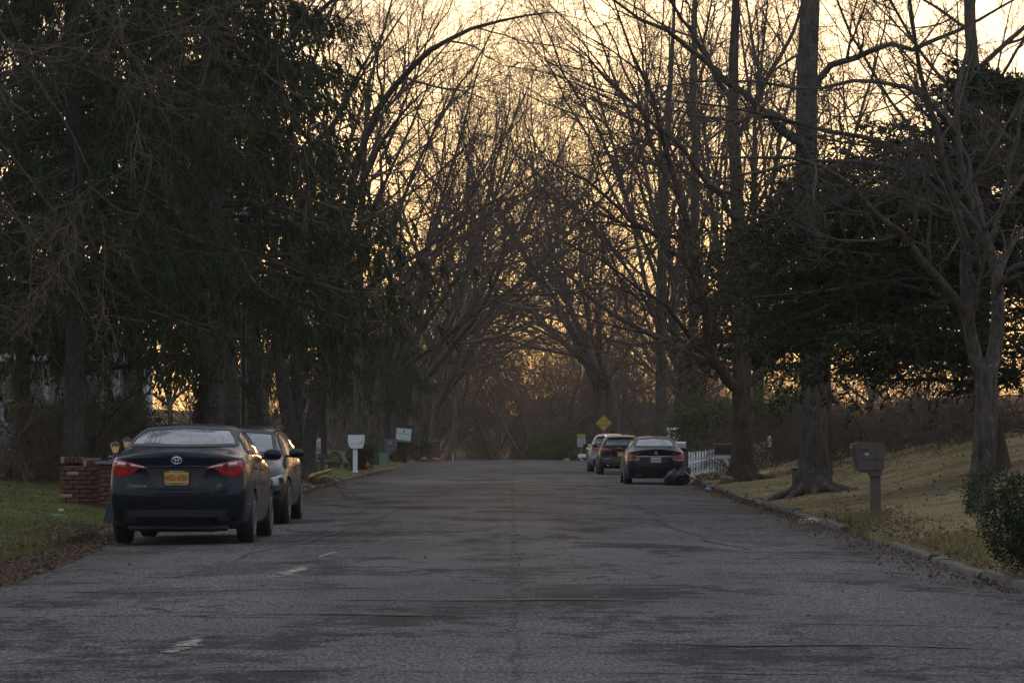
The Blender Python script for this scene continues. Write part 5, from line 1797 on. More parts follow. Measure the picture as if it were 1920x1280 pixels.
suv(.90, 1.56, (4.24, 121.2, .01), 'paint_black', 'black sport utility car parked ahead of the navy saloon', 'lens_dark_red')
suv(.92, 1.63, (4.12, 130.3, .01), 'paint_silver', 'silver sport utility car mostly hidden ahead of the black one', 'lens_red')
# ================================================================== walls, fences, mailboxes, signs and small things
simple('brick_red', (.095, .036, .027), .9, vary=.45, scale=9, bumpy=.5)
simple('brick_brown', (.085, .038, .028), .9, vary=.45, scale=9, bumpy=.5)
simple('brick_pale', (.24, .17, .12), .9, vary=.35, scale=9, bumpy=.5)
simple('mortar', (.13, .12, .10), .95, vary=.3, scale=8)
simple('cap_stone', (.11, .115, .12), .8, vary=.2, scale=5, bumpy=.4)
simple('iron_black', (.012, .013, .016), .45, vary=.2)
simple('iron_blue', (.035, .050, .075), .5, vary=.2)
simple('mail_brown', (.075, .060, .056), .75, vary=.12, scale=40, bumpy=.2)
simple('mail_white', (.60, .61, .62), .55, vary=.08)
simple('mail_grey', (.11, .115, .14), .6, vary=.12)
simple('mail_black', (.020, .022, .027), .45, vary=.15)
simple('mail_silver', (.34, .35, .37), .4, .3, vary=.12)
simple('flag_red', (.26, .025, .030), .5, vary=.1)
simple('flag_maroon', (.13, .022, .028), .6, vary=.1)
simple('fence_white', (.72, .74, .76), .6, vary=.12, scale=3)
simple('post_brown', (.060, .045, .034), .85, vary=.3)
simple('utility_green', (.020, .055, .045), .6, vary=.15)
simple('utility_pale_green', (.10, .20, .14), .6, vary=.15)
simple('cone_orange', (.62, .10, .03), .6, vary=.15)
simple('cone_white', (.60, .60, .58), .5, vary=.1)
simple('sign_yellow', (.42, .26, .02), .5, vary=.08)
simple('sign_lime', (.52, .60, .02), .5, vary=.08)
simple('sign_white', (.52, .55, .56), .5, vary=.06)
simple('sign_panel', (.50, .58, .60), .5, vary=.05)
simple('sign_green', (.04, .22, .05), .5, vary=.05)
simple('galvanised', (.25, .25, .25), .5, .6, vary=.15)
simple('bag_black', (.004, .004, .005), .38, vary=.3, scale=3, spec=.22)
simple('can_blue', (.03, .16, .40), .35, .3, vary=.2)
simple('log_wood', (.13, .095, .065), .9, vary=.4, scale=6, bumpy=.5)
simple('cut_wood', (.45, .27, .13), .9, vary=.3, scale=8)
simple('siding', (.40, .44, .50), .8, vary=.12)
simple('trim_white', (.55, .57, .60), .7, vary=.1)
simple('shingle', (.05, .05, .055), .9, vary=.3, scale=4)
simple('bin_navy', (.018, .028, .042), .6, vary=.2)
simple('paper', (.55, .55, .50), .8, vary=.1)
simple('flagstone', (.14, .145, .15), .85, vary=.25, scale=3, bumpy=.4)
m, t, b = mat_new('lantern_glass')
b.inputs['Base Color'].default_value = (.50, .36, .18, 1)
b.inputs['Roughness'].default_value = .35
b.inputs['Transmission Weight'].default_value = .35
b.inputs['Emission Color'].default_value = (1.0, .66, .28, 1)
b.inputs['Emission Strength'].default_value = .10
m, t, b = mat_new('window_glass')
b.inputs['Base Color'].default_value = (.03, .03, .035, 1)
b.inputs['Roughness'].default_value = .06
b.inputs['Specular IOR Level'].default_value = .8
m, t, b = mat_new('window_reflection_glow')  # golden sky reflection on a house pane, put in as emission
b.inputs['Base Color'].default_value = (.6, .4, .2, 1)
b.inputs['Emission Color'].default_value = (1.0, .45, .10, 1)
b.inputs['Emission Strength'].default_value = .9

# ---------------------------------------------------------------- low brick wall with lantern piers on the left
BR = {}
for k_, m_ in (('a', 'brick_red'), ('b', 'brick_brown'), ('c', 'brick_pale')):
    BR[k_] = MB().box((0, 0, 0), (.205, .095, .060), bev=.006).mesh('brick'); BR[k_].materials.append(MAT[m_])
    BR[k_ + 'h'] = MB().box((0, 0, 0), (.095, .095, .060), bev=.006).mesh('brick'); BR[k_ + 'h'].materials.append(MAT[m_])
    BR[k_ + 'v'] = MB().box((0, 0, 0), (.062, .20, .105), bev=.006).mesh('brick'); BR[k_ + 'v'].materials.append(MAT[m_])
rb = random.Random(4)


def pick(s=''): return BR[rb.choice('aaabbbbc' if s == 'v' else 'aaaabbbbc' if rb.random() < .3 else 'aaabb') + s]


def brick_face(par, x0, x1, y, z0, courses, rz=0.0, ch=.0725):
    for c in range(courses):
        x = x0 - (.11 if c % 2 else 0)
        while x < x1 - .03:
            a, b_ = max(x, x0), min(x + .205, x1)
            w = b_ - a
            if w > .15: me = pick()
            elif w > .06: me = pick('h')
            else:
                x += .217; continue
            br = bpy.data.objects.new('brick', me); link(br, par)
            br.location = ((a + b_) / 2, y + rb.uniform(-.003, .003), z0 + (c + .5) * ch)
            br.scale = (w / (.205 if w > .15 else .095), 1, 1)
            br.rotation_euler = (0, 0, rb.uniform(-.01, .01))
            x += .217


def side_face(par, x, y0, y1, z0, courses, ch=.0725):
    for c in range(courses):
        y = y0 - (.11 if c % 2 else 0)
        while y < y1 - .03:
            a, b_ = max(y, y0), min(y + .205, y1); w = b_ - a
            if w > .06:
                br = bpy.data.objects.new('brick', pick() if w > .15 else pick('h')); link(br, par)
                br.location = (x, (a + b_) / 2, z0 + (c + .5) * ch)
                br.scale = (w / (.205 if w > .15 else .095), 1, 1)
                br.rotation_euler = (0, 0, math.pi / 2)
            y += .217


wd = 50.0
wx0 = px_x(112, wd); wx1 = px_x(204, wd)
wz = on_ground(wx0, wd) - .02
wall = thing('brick_wall', 'low red brick garden wall with a soldier course, left of the compact sedan', 'wall', (wx0, wd, wz))
WL = wx1 - wx0
brick_face(wall, 0, WL, .048, -.05, 9)
side_face(wall, .05, .10, .60, -.05, 9)
MB().box((WL / 2 + .02, .20, .27), (WL - .06, .26, .70)).build('mortar_core', MAT['mortar'], wall)
n_s = int(WL / .073)
for k in range(n_s):
    br = bpy.data.objects.new('brick', pick('v')); link(br, wall)
    br.location = (.04 + k * .073, .105, .655 + (.055 if k < 5 else 0))
for k in range(5):
    br = bpy.data.objects.new('brick', pick('v')); link(br, wall)
    br.location = (.04 + k * .073, .30, .655)
MB().box((WL * .52, .2, .722), (.42, .20, .03), bev=.008).build('coping_stone', MAT['cap_stone'], wall)


def lantern(x, y, z, lab, s=1.0):
    t_ = thing('wall_lantern', lab, 'lantern', (x, y, z)); t_.scale = (s, s, s)
    MB().lathe([(.16, 0), (.16, .018), (.13, .035), (.07, .05), (.045, .09), (.05, .14), (.035, .17), (.06, .19)], n=8).build('base', MAT['iron_blue'], t_, False)
    MB().lathe([(.055, .19), (.095, .33)], n=6).build('glass', MAT['lantern_glass'], t_)
    fr = MB()
    for k in range(6):
        a = 6.2832 * k / 6
        fr.tube([(.058 * math.cos(a), .058 * math.sin(a), .188), (.099 * math.cos(a), .099 * math.sin(a), .335)], .006, 5)
    fr.build('frame', MAT['iron_black'], t_)
    MB().lathe([(.125, .33), (.12, .345), (.09, .40), (.04, .435), (.015, .44), (.012, .46), (.018, .475), (.001, .485)], n=6).build('roof', MAT['iron_black'], t_)
    return t_


def pier(px, d, lab, courses, w=.46):
    x = px_x(px, d); z = on_ground(x, d) - .02
    p = thing('brick_pier', lab, 'pier', (x, d, z))
    brick_face(p, -w / 2, w / 2, -w / 2 + .048, -.05, courses)
    side_face(p, -w / 2 + .05, -w / 2 + .1, w / 2, -.05, courses); side_face(p, w / 2 - .05, -w / 2 + .1, w / 2, -.05, courses)
    hh = courses * .0725 - .05
    MB().box((0, .02, hh / 2 - .03), (w - .03, w - .06, hh)).build('mortar_core', MAT['mortar'], p)
    MB().box((0, 0, hh + .022), (w + .12, w + .12, .05), bev=.012).build('cap_stone', MAT['cap_stone'], p)
    return x, d, z + hh + .047


q = pier(216, 49.8, 'red brick pier with a stone cap at the wall end beside the sedan', 11)
lantern(*q, 'black lantern on the nearer brick pier beside the sedan', .74)
q = pier(238, 54.5, 'farther brick pier mostly hidden behind the sedan', 11)
lantern(*q, 'second amber lantern half hidden by the sedan roof', .74)

# ---------------------------------------------------------------- pale house behind the yard trees
hx, hy = px_x(70, 98), 98.0
hz = on_ground(hx, hy) - .1
house = thing('house', 'pale clapboard house glimpsed through the trees at the far left', 'house', (hx, hy, hz))
sb = MB().box((0, 0, 0), (9.0, .03, .19), bev=.004).mesh('siding_board'); sb.materials.append(MAT['siding'])
for k in range(17):
    o = bpy.data.objects.new('siding_board', sb); link(o, house); o.location = (-1.5, -.02 + (k % 2) * .002, .25 + k * .178); o.rotation_euler = (-.08, 0, 0)
MB().box((-1.5, 3.0, 1.7), (8.96, 5.9, 3.4)).build('wall', MAT['siding'], house)
MB().prism([(-6.4, 3.3), (3.4, 3.3), (-1.5, 5.8)], 'y', -.5, 6.4).build('roof', MAT['shingle'], house)
for wx_, reflecting in ((-3.0, True), (-.6, False), (1.6, False)):
    w_ = MB()
    for s_ in (-1, 1): w_.box((wx_ + s_ * .47, -.06, 1.75), (.10, .08, 1.5))
    w_.box((wx_, -.06, 2.50), (1.10, .09, .12)); w_.box((wx_, -.07, .99), (1.12, .12, .08)); w_.box((wx_, -.055, 1.75), (.84, .05, .05))
    f_ = w_.build('window', MAT['trim_white'], house)
    MB().box((wx_, -.04, 1.75), (.86, .02, 1.45)).build('pane', MAT['window_reflection_glow' if reflecting else 'window_glass'], f_)
for k, x_ in enumerate((-3.9, -1.75, .5, 2.7)):
    MB().lathe([(.16, 0), (.16, .12), (.11, .16), (.10, 2.7), (.15, 2.78), (.15, 2.9)], (x_, -1.4, .1), 14).build('porch_column', MAT['trim_white'], house, True)
MB().box((-.6, -.9, 3.08), (8.2, 1.9, .22)).build('porch_roof', MAT['trim_white'], house)

# ---------------------------------------------------------------- tall street lamp among the spruces
d = 70.0; x = px_x(457, d); z = on_ground(x, d)
lp = thing('street_lamp', 'tall black lantern street lamp rising among the weeping spruces', 'street lamp', (x, d, z))
H = pt(457, 452, d)[2] - z
MB().lathe([(.16, 0), (.16, .25), (.11, .32), (.10, .9), (.075, 1.0), (.062, H * .6), (.052, H - .1), (.075, H - .06), (.075, H)], n=16).build('post', MAT['iron_black'], lp, True)
MB().lathe([(.10, H), (.185, H + .48)], n=6).build('glass', MAT['window_glass'], lp)
fr = MB()
for k in range(6):
    a = 6.2832 * k / 6
    fr.tube([(.105 * math.cos(a), .105 * math.sin(a), H), (.192 * math.cos(a), .192 * math.sin(a), H + .49)], .012, 5)
fr.build('frame', MAT['iron_black'], lp)
MB().lathe([(.23, H + .47), (.22, H + .50), (.12, H + .62), (.03, H + .66), (.02, H + .74), (.001, H + .76)], n=6).build('roof', MAT['iron_black'], lp)

# ---------------------------------------------------------------- mailboxes
def hood_profile(w, h, n=10, flat=.5):
    """flat-bottomed, round-topped outline (u, z)"""
    P = [(-w / 2, 0), (w / 2, 0), (w / 2, h * flat)]
    for k in range(1, n):
        a = math.pi * k / n
        P.append((w / 2 * math.cos(a), h * flat + h * (1 - flat) * math.sin(a)))
    P.append((-w / 2, h * flat))
    return P


# brown moulded box no. 94
d = 46.0; x = px_x(1636, d); z = on_ground(x, d)
s = FPX / d
mbx = thing('mailbox', 'brown moulded plastic mailbox numbered 94 on its own post, right verge', 'mailbox', (x, d, z))
zt = pt(0, 828, d)[2] - z; zb = pt(0, 881, d)[2] - z
P = [(-.335, zt - .115), (-.325, zt - .04), (-.26, zt - .012), (-.12, zt), (.02, zt), (.10, zt - .012), (.135, zt - .05), (.138, zt - .19), (.138, zb + .02), (.125, zb), (-.25, zb), (-.285, zb + .03)]
P = [(u + .02, v) for u, v in P]
MB().prism(P, 'y', -.15, .15).build('box', MAT['mail_brown'], mbx, 'auto')
MB().prism([(-.345 + .02, zt - .10), (-.335 + .02, zt - .03), (-.31 + .02, zt - .02), (-.265 + .02, zb + .02), (-.275 + .02, zb + .02)], 'y', -.158, .158).build('door', MAT['mail_black'], mbx)
MB().box((0, -.153, zb + .165), (.36, .006, .006)).build('moulding_line', MAT['mail_black'], mbx)
MB().box((.045, -.152, (zt + zb) / 2), (.005, .006, zt - zb - .02)).build('moulding_line', MAT['mail_black'], mbx)
f_ = MB().box((-.145, -.155, zt - .105), (.145, .012, .036), bev=.016).build('flag', MAT['flag_maroon'], mbx, 'auto')
MB().lathe([(.028, -.012), (.028, .004)], (-.195, -.152, zt - .098), 14, 'y').build('flag_hinge', MAT['flag_maroon'], f_)
text(mbx, '94', .062, (-.105, -.156, zt - .185), 'white_print')
MB().prism([(-.20, zb + .01), (.125, zb + .01), (.125, zb - .08), (-.035, zb - .09), (-.06, zb - .045), (-.13, zb - .03), (-.20, zb - .03)], 'y', -.13, .13).build('bracket', MAT['mail_brown'], mbx)
MB().prism([(-.035, -.10), (.115, -.10), (.112, zb - .02), (-.03, zb - .02)], 'y', -.075, .075).build('post', MAT['mail_brown'], mbx)

# white plastic box no. 87
d = 117.5; x = px_x(668, d); z = on_ground(x, d); s = FPX / d
mbx = thing('mailbox', 'white plastic mailbox numbered 87 on a white post, left verge', 'mailbox', (x, d, z))
zt = pt(0, 815, d)[2] - z; zb = pt(0, 840, d)[2] - z
P = [(-.31, zt), (.29, zt), (.315, zt - .03), (.31, zt - .2), (.27, zb + .05), (.22, zb), (-.20, zb), (-.28, zb + .12), (-.31, zt - .25)]
MB().prism(P, 'y', -.16, .16).build('box', MAT['mail_white'], mbx, 'auto')
MB().box((0, -.163, zb + .17), (.58, .006, .010)).build('moulding_line', MAT['mail_grey'], mbx)
MB().box((.25, -.164, zt - .25), (.008, .008, .42)).build('door_seam', MAT['mail_grey'], mbx)
text(mbx, '87', .10, (.17, -.166, zt - .29), 'black_print')
MB().box((-.04, 0, zb / 2 - .05), (.17, .17, zb + .1), bev=.01).build('post', MAT['mail_white'], mbx)
MB().box((-.04, 0, .03), (.22, .22, .06)).build('post_foot', MAT['mail_white'], mbx)

# grey box no. 135
d = 157.0; x = px_x(733, d); z = on_ground(x, d)
mbx = thing('mailbox', 'slate grey mailbox numbered 135 on a grey post, left verge', 'mailbox', (x, d, z))
zt = pt(0, 822, d)[2] - z; zb = pt(0, 844, d)[2] - z
MB().prism([(-.30, zb + .10), (-.30, zt - .05), (.30, zt - .05), (.28, zb + .06), (.2, zb), (-.26, zb)], 'y', -.16, .16).build('box', MAT['mail_grey'], mbx, 'auto')
MB().prism([(-.33, zt - .10), (-.31, zt), (.33, zt), (.35, zt - .10)], 'y', -.19, .19).build('lid', MAT['mail_grey'], mbx)
MB().box((0, -.164, zb + .22), (.57, .008, .02)).build('moulding_line', MAT['mail_black'], mbx)
text(mbx, '135', .15, (-.04, -.168, zt - .22), 'white_print', sx=.85)
MB().box((-.18, 0, zb / 2 - .05), (.22, .18, zb + .1), bev=.01).build('post', MAT['mail_grey'], mbx)
MB().prism([(-.1, zb - .3), (-.1, zb), (.2, zb)], 'y', -.06, .06).build('bracket', MAT['mail_grey'], mbx)

# two metal boxes by the many-stemmed tree
for px, d, pm, lab, num, fx, top_y, bot_y, wid in ((545, 97, 'mail_grey', 'dark metal mailbox numbered 69 left of the many-stemmed tree', '69', .13, 824, 841, .44), (589, 96, 'mail_silver', 'silver metal mailbox right of the many-stemmed tree, red flag up', None, -.15, 822, 850, .34)):
    x = px_x(px, d); z = on_ground(x, d)
    mbx = thing('mailbox', lab, 'mailbox', (x, d, z))
    zt = pt(0, top_y, d)[2] - z; zb = pt(0, bot_y, d)[2] - z
    hp = hood_profile(.26, zt - zb, 10, .55)
    MB().prism([(v, w_ + zb) for v, w_ in hp], 'x', -wid / 2, wid / 2).build('box', MAT[pm], mbx, 'auto')
    MB().prism([(v * 1.05, w_ * 1.03 + zb) for v, w_ in hp], 'x', wid / 2 - .02, wid / 2 + .025).build('door', MAT[pm], mbx, 'auto')
    MB().box((0, -.134, zb + .12), (wid, .008, .012)).build('moulding_line', MAT['mail_black'], mbx)
    MB().lathe([(.045, -.006), (.045, .006)], (fx, -.15, zt + .05), 14, 'y').add(*[np.vstack(MB().box((fx, -.15, zt - .08), (.02, .01, .26)).V), [(3, 2, 1, 0), (4, 5, 6, 7), (0, 1, 5, 4), (1, 2, 6, 5), (2, 3, 7, 6), (3, 0, 4, 7)]]).build('flag', MAT['flag_red'], mbx)
    if num: text(mbx, num, .17, (.06, -.14, zb + .11), 'black_print')
    MB().box((0, 0, zb / 2 - .05), (.10, .10, zb + .1)).build('post', MAT['post_brown'], mbx)

# black box on a white bracket, half behind the forked tree
d = 88.5; x = px_x(1368, d); z = on_ground(x, d)
mbx = thing('mailbox', 'black mailbox on a white braced post half behind the forked brown tree', 'mailbox', (x, d, z))
zt = pt(0, 831, d)[2] - z; zb = pt(0, 852, d)[2] - z
hp = hood_profile(.22, zt - zb, 10, .6)
MB().prism([(v, w_ + zb) for v, w_ in hp], 'x', -.42, .22).build('box', MAT['mail_black'], mbx, 'auto')
MB().prism([(v * 1.05, w_ * 1.03 + zb) for v, w_ in hp], 'x', -.445, -.42).build('door', MAT['mail_black'], mbx, 'auto')
MB().box((-.10, 0, zb - .055), (.72, .16, .10)).build('bracket', MAT['fence_white'], mbx)
MB().prism([(-.22, zb - .10), (-.10, zb - .10), (.18, zb - .50), (.18, zb - .62)], 'y', -.05, .05).build('brace', MAT['fence_white'], mbx)
MB().box((.22, 0, zb / 2 - .05), (.11, .11, zb)).build('post', MAT['fence_white'], mbx)

# grey box on a brown timber post behind the saloon
d = 96.0; x = px_x(1287, d); z = on_ground(x, d)
mbx = thing('mailbox', 'grey mailbox on a dark timber post right behind the navy saloon', 'mailbox', (x, d, z))
zt = pt(0, 830, d)[2] - z; zb = pt(0, 841, d)[2] - z
hp = hood_profile(.2, zt - zb + .04, 10, .6)
MB().prism([(v, w_ + zb) for v, w_ in hp], 'x', -.46, -.02).build('box', MAT['mail_silver'], mbx, 'auto')
MB().box((-.14, 0, zb - .03), (.62, .16, .055)).build('bracket', MAT['post_brown'], mbx)
MB().box((0.02, 0, (zt + .12) / 2 - .1), (.085, .085, zt + .32)).build('post', MAT['post_brown'], mbx)
MB().box((.03, -.06, .38), (.20, .10, .24), bev=.02).build('newspaper_box', MAT['utility_green'], mbx)

# white boxes by the far cars
for px, d, a_, b_, lab in ((1112, 168, 833, 842, 'white mailbox beside the front of the silver sport utility car'), (1094, 205, 851, 857, 'low white mailbox on a slanting bracket beyond the parked cars')):
    x = px_x(px, d); z = on_ground(x, d)
    mbx = thing('mailbox', lab, 'mailbox', (x, d, z))
    zt = pt(0, a_, d)[2] - z; zb = pt(0, b_, d)[2] - z
    hp = hood_profile(.22, zt - zb, 8, .55)
    MB().prism([(v, w_ + zb) for v, w_ in hp], 'x', -.36, .16).build('box', MAT['mail_white'], mbx, 'auto')
    MB().prism([(-.34, zb), (-.24, zb), (.10, zb - .30), (.10, zb - .38)], 'y', -.04, .04).build('brace', MAT['mail_white'], mbx)
    MB().box((.12, 0, zb / 2 - .05), (.14, .12, zb + .1)).build('post', MAT['post_brown'], mbx)

# ---------------------------------------------------------------- signs
d = 190.0; x = px_x(1132, d); z = on_ground(x, d)
sg = thing('warning_sign', 'yellow diamond STOP AHEAD warning sign above the parked cars', 'road sign', (x, d, z))
zc = pt(0, 793, d)[2] - z
MB().prism([(0, -.51), (.51, 0), (0, .51), (-.51, 0)], 'y', -.006, .006).build('panel', MAT['sign_yellow'], sg, loc=(0, -.04, zc))
ed = MB(); ed.tube([(0, -.05, zc - .47), (.47, -.05, zc), (0, -.05, zc + .47), (-.47, -.05, zc), (0, -.05, zc - .47)], .011, 4)
ed.build('border', MAT['black_print'], sg)
text(sg, 'STOP', .25, (0, -.05, zc + .12), 'black_print', sx=.85)
text(sg, 'AHEAD', .25, (0, -.05, zc - .14), 'black_print', sx=.78)
MB().box((0, 0, (zc + .5) / 2 - .1), (.06, .05, zc + .7)).build('post', MAT['galvanised'], sg)

d = 232.0; x = px_x(1090, d); z = on_ground(x, d)
sg = thing('speed_sign', 'white SPEED ZONE AHEAD sign with a lime green top plate', 'road sign', (x, d, z))
z1 = pt(0, 814, d)[2] - z; z2 = pt(0, 819.5, d)[2] - z; z3 = pt(0, 837, d)[2] - z
MB().box((0, -.04, (z1 + z2) / 2 + .01), (.60, .012, z1 - z2 - .02), bev=.004).build('top_panel', MAT['sign_lime'], sg)
MB().box((0, -.04, (z2 + z3) / 2 - .01), (.60, .012, z2 - z3 - .02), bev=.004).build('panel', MAT['sign_white'], sg)
text(sg, 'SCHOOL', .13, (0, -.05, (z1 + z2) / 2 + .01), 'black_print')
for k, w_ in enumerate(('SPEED', 'ZONE', 'AHEAD')):
    text(sg, w_, .19, (0, -.05, z2 - .14 - k * .205), 'black_print', sx=.82)
MB().box((0, 0, z1 / 2 - .2), (.06, .05, z1 + .3)).build('post', MAT['galvanised'], sg)

d = 165.0; x = px_x(755, d); z = on_ground(x, d)
sg = thing('property_sign', 'white hanging property sign reading SIGNATURE with a green foot stripe', 'sign', (x, d, z), -.08)
zt = pt(0, 797, d)[2] - z
MB().box((-.45, 0, zt / 2 - .05), (.10, .10, zt + .1)).build('post', MAT['iron_black'], sg)
MB().box((.02, 0, zt - .05), (1.10, .10, .10)).build('arm', MAT['iron_black'], sg, rot=(0, .06, 0))
pn = MB().box((0, 0, 0), (.80, .03, .70), bev=.004).build('panel', MAT['sign_panel'], sg, loc=(.05, 0, zt - .52), rot=(0, .10, 0))
MB().box((0, -.017, -.30), (.80, .004, .07)).build('stripe', MAT['sign_green'], pn)
text(pn, 'SIGNATURE', .135, (0, -.018, .05), 'black_print', sx=.98)
text(pn, '631.751.2200', .085, (.02, -.018, -.17), 'black_print')
MB().prism([(-.06, .16), (-.01, .17), (0, .21), (-.04, .24), (.03, .28), (.07, .24), (.05, .19), (.07, .16)], 'y', -.019, -.016).build('emblem', MAT['bin_navy'], pn)

# small yellow box, verge markers
for px, d, py, w_, h_, mt, nm, lab in ((1063, 236, 861, .42, .10, 'sign_lime', 'marker_board', 'small lime green marker board low at the crest of the road'),):
    x = px_x(px, d); z = on_ground(x, d)
    t_ = thing(nm, lab, 'marker', (x, d, z))
    zc = pt(0, py, d)[2] - z
    MB().box((0, 0, zc), (w_, .03, h_ + .06), bev=.004).build('board', MAT[mt], t_, rot=(0, -.08, 0))
    MB().box((0, .03, zc / 2 - .1), (.05, .04, max(.2, zc + .2))).build('post', MAT['post_brown'], t_)
d = 226; x = px_x(849.5, d); z = on_ground(x, d)
t_ = thing('marker_post', 'slim white verge post at the foot of a far tree on the left', 'post', (x, d, z))
zt = pt(0, 849, d)[2] - z
MB().prism([(-.05, -.2), (.05, -.2), (.015, zt), (-.015, zt)], 'y', -.02, .02).build('blade', MAT['mail_white'], t_)

# ---------------------------------------------------------------- white picket fence on the right
fen = None


def picket_run(p0, p1, h, step, lab):
    """pickets from (px, d) to (px, d)"""
    x0, y0 = px_x(*p0), p0[1]; x1, y1 = px_x(*p1), p1[1]
    L = math.hypot(x1 - x0, y1 - y0); rz = math.atan2(y1 - y0, x1 - x0)
    f_ = thing('picket_fence', lab, 'fence', (x0, y0, on_ground(x0, y0)), rz)
    pk = MB().prism([(-.035, .06), (.035, .06), (.035, h - .05), (0, h), (-.035, h - .05)], 'y', -.01, .01).mesh('picket'); pk.materials.append(MAT['fence_white'])
    zc = on_ground(x0, y0)
    n_ = int(L / step)

    def gz(u): return on_ground(x0 + (x1 - x0) * u / L, y0 + (y1 - y0) * u / L) - zc
    for k in range(n_ + 1):
        o = bpy.data.objects.new('picket', pk); link(o, f_); o.location = (k * step, 0, gz(k * step)); o.rotation_euler = (0, rb.uniform(-.02, .02), 0)
    ps = MB().box((0, .05, h / 2 - .05), (.11, .11, h + .20), bev=.01); ps.lathe([(.07, h + .05), (.075, h + .07), (.03, h + .12), (.001, h + .14)], (0, .05, 0), 10)
    pm_ = ps.mesh('post'); pm_.materials.append(MAT['fence_white'])
    m_ = max(1, round(L / 2.2))
    for k in range(m_ + 1):
        u = k * L / m_
        o = bpy.data.objects.new('post', pm_); link(o, f_); o.location = (u, 0, gz(u))
    for zz in (.22, h - .25):
        MB().tube([(0, .02, zz + gz(0)), (L / 2, .02, zz + gz(L / 2)), (L, .02, zz + gz(L))], .035, 4).build('rail', MAT['fence_white'], f_)
    return f_


picket_run((1292, 98), (1445, 101), .86, .135, 'white picket fence between the timber-post mailbox and the forked tree')
picket_run((1196, 130), (1294, 121), 1.15, .15, 'taller white picket fence behind the roof of the navy saloon')
d = 122; x = px_x(1270, d); z = on_ground(x, d)
arb = thing('garden_gate', 'white garden gate frame behind the taller picket fence', 'gate', (x, d + .4, z))
zt = pt(0, 801, d)[2] - z
MB().box((0, 0, zt - .06), (.78, .25, .12), bev=.01).build('lintel', MAT['fence_white'], arb)
for s_ in (-.32, -.1, .12, .32): MB().box((s_, 0, (zt - .1) / 2 - .05), (.09, .09, zt - .1)).build('post', MAT['fence_white'], arb)

# ---------------------------------------------------------------- utility boxes
def pedestal(px, d, py, w, mt, lab, dome=False):
    x = px_x(px, d); z = on_ground(x, d); zt = pt(0, py, d)[2] - z
    t_ = thing('utility_pedestal', lab, 'utility box', (x, d, z))
    MB().box((0, 0, zt / 2 - .05), (w, w * .9, zt + .06), bev=.02).build('cabinet', MAT[mt], t_, 'auto')
    MB().box((0, 0, zt), (w * 1.08, w, .05), bev=.02).build('lid', MAT[mt], t_, 'auto')


pedestal(1493, 66, 878, .17, 'utility_green', 'narrow dark green utility pedestal left of the lichen-spotted trunk')
pedestal(604, 108, 855, .20, 'utility_green', 'dark green utility pedestal on the lawn left of the round bush')
pedestal(716, 150, 850, .48, 'utility_pale_green', 'squat pale green transformer box left of the grey mailbox')
pedestal(634, 122, 857, .30, 'utility_pale_green', 'small pale green cover box beside the timber edging')

# ---------------------------------------------------------------- traffic cone
d = 130; x = px_x(686, d); z = on_ground(x, d); zt = pt(0, 852, d)[2] - z
cn = thing('traffic_cone', 'orange and white striped traffic cone beside the round bush', 'cone', (x, d, z))
MB().box((0, 0, .02), (.42, .42, .04), bev=.01).build('base', MAT['cone_orange'], cn)


def cr(z_): return .16 - .125 * z_ / zt


for k in range(5):
    a_, b_ = .04 + (zt - .04) * k / 5, .04 + (zt - .04) * (k + 1) / 5
    MB().lathe([(cr(a_), a_), (cr(b_), b_)], n=18).build('band', MAT['cone_white' if k % 2 else 'cone_orange'], cn, True)

# ---------------------------------------------------------------- timber edging rail, logs, brush pile, brick pier far left
d0, d1 = 112, 126
x0, x1 = px_x(577, d0), px_x(655, d1)
rail = thing('timber_rail', 'dark fallen timber rail along the lawn behind the silver mailbox', 'timber rail', (x0, d0, on_ground(x0, d0)))
q = np.array([x1 - x0, d1 - d0, on_ground(x1, d1) - on_ground(x0, d0)])
MB().tube([(0, 0, .22), tuple(q * .5 + np.array([0, 0, .25])), tuple(q + np.array([0, 0, .22]))], .09, 8).build('beam', MAT['post_brown'], rail, True)
for f_ in (.1, .5, .9): MB().box(tuple(q * f_ + np.array([0, .1, .06])), (.14, .14, .32)).build('post', MAT['post_brown'], rail)

rgp = np.random.default_rng(21)


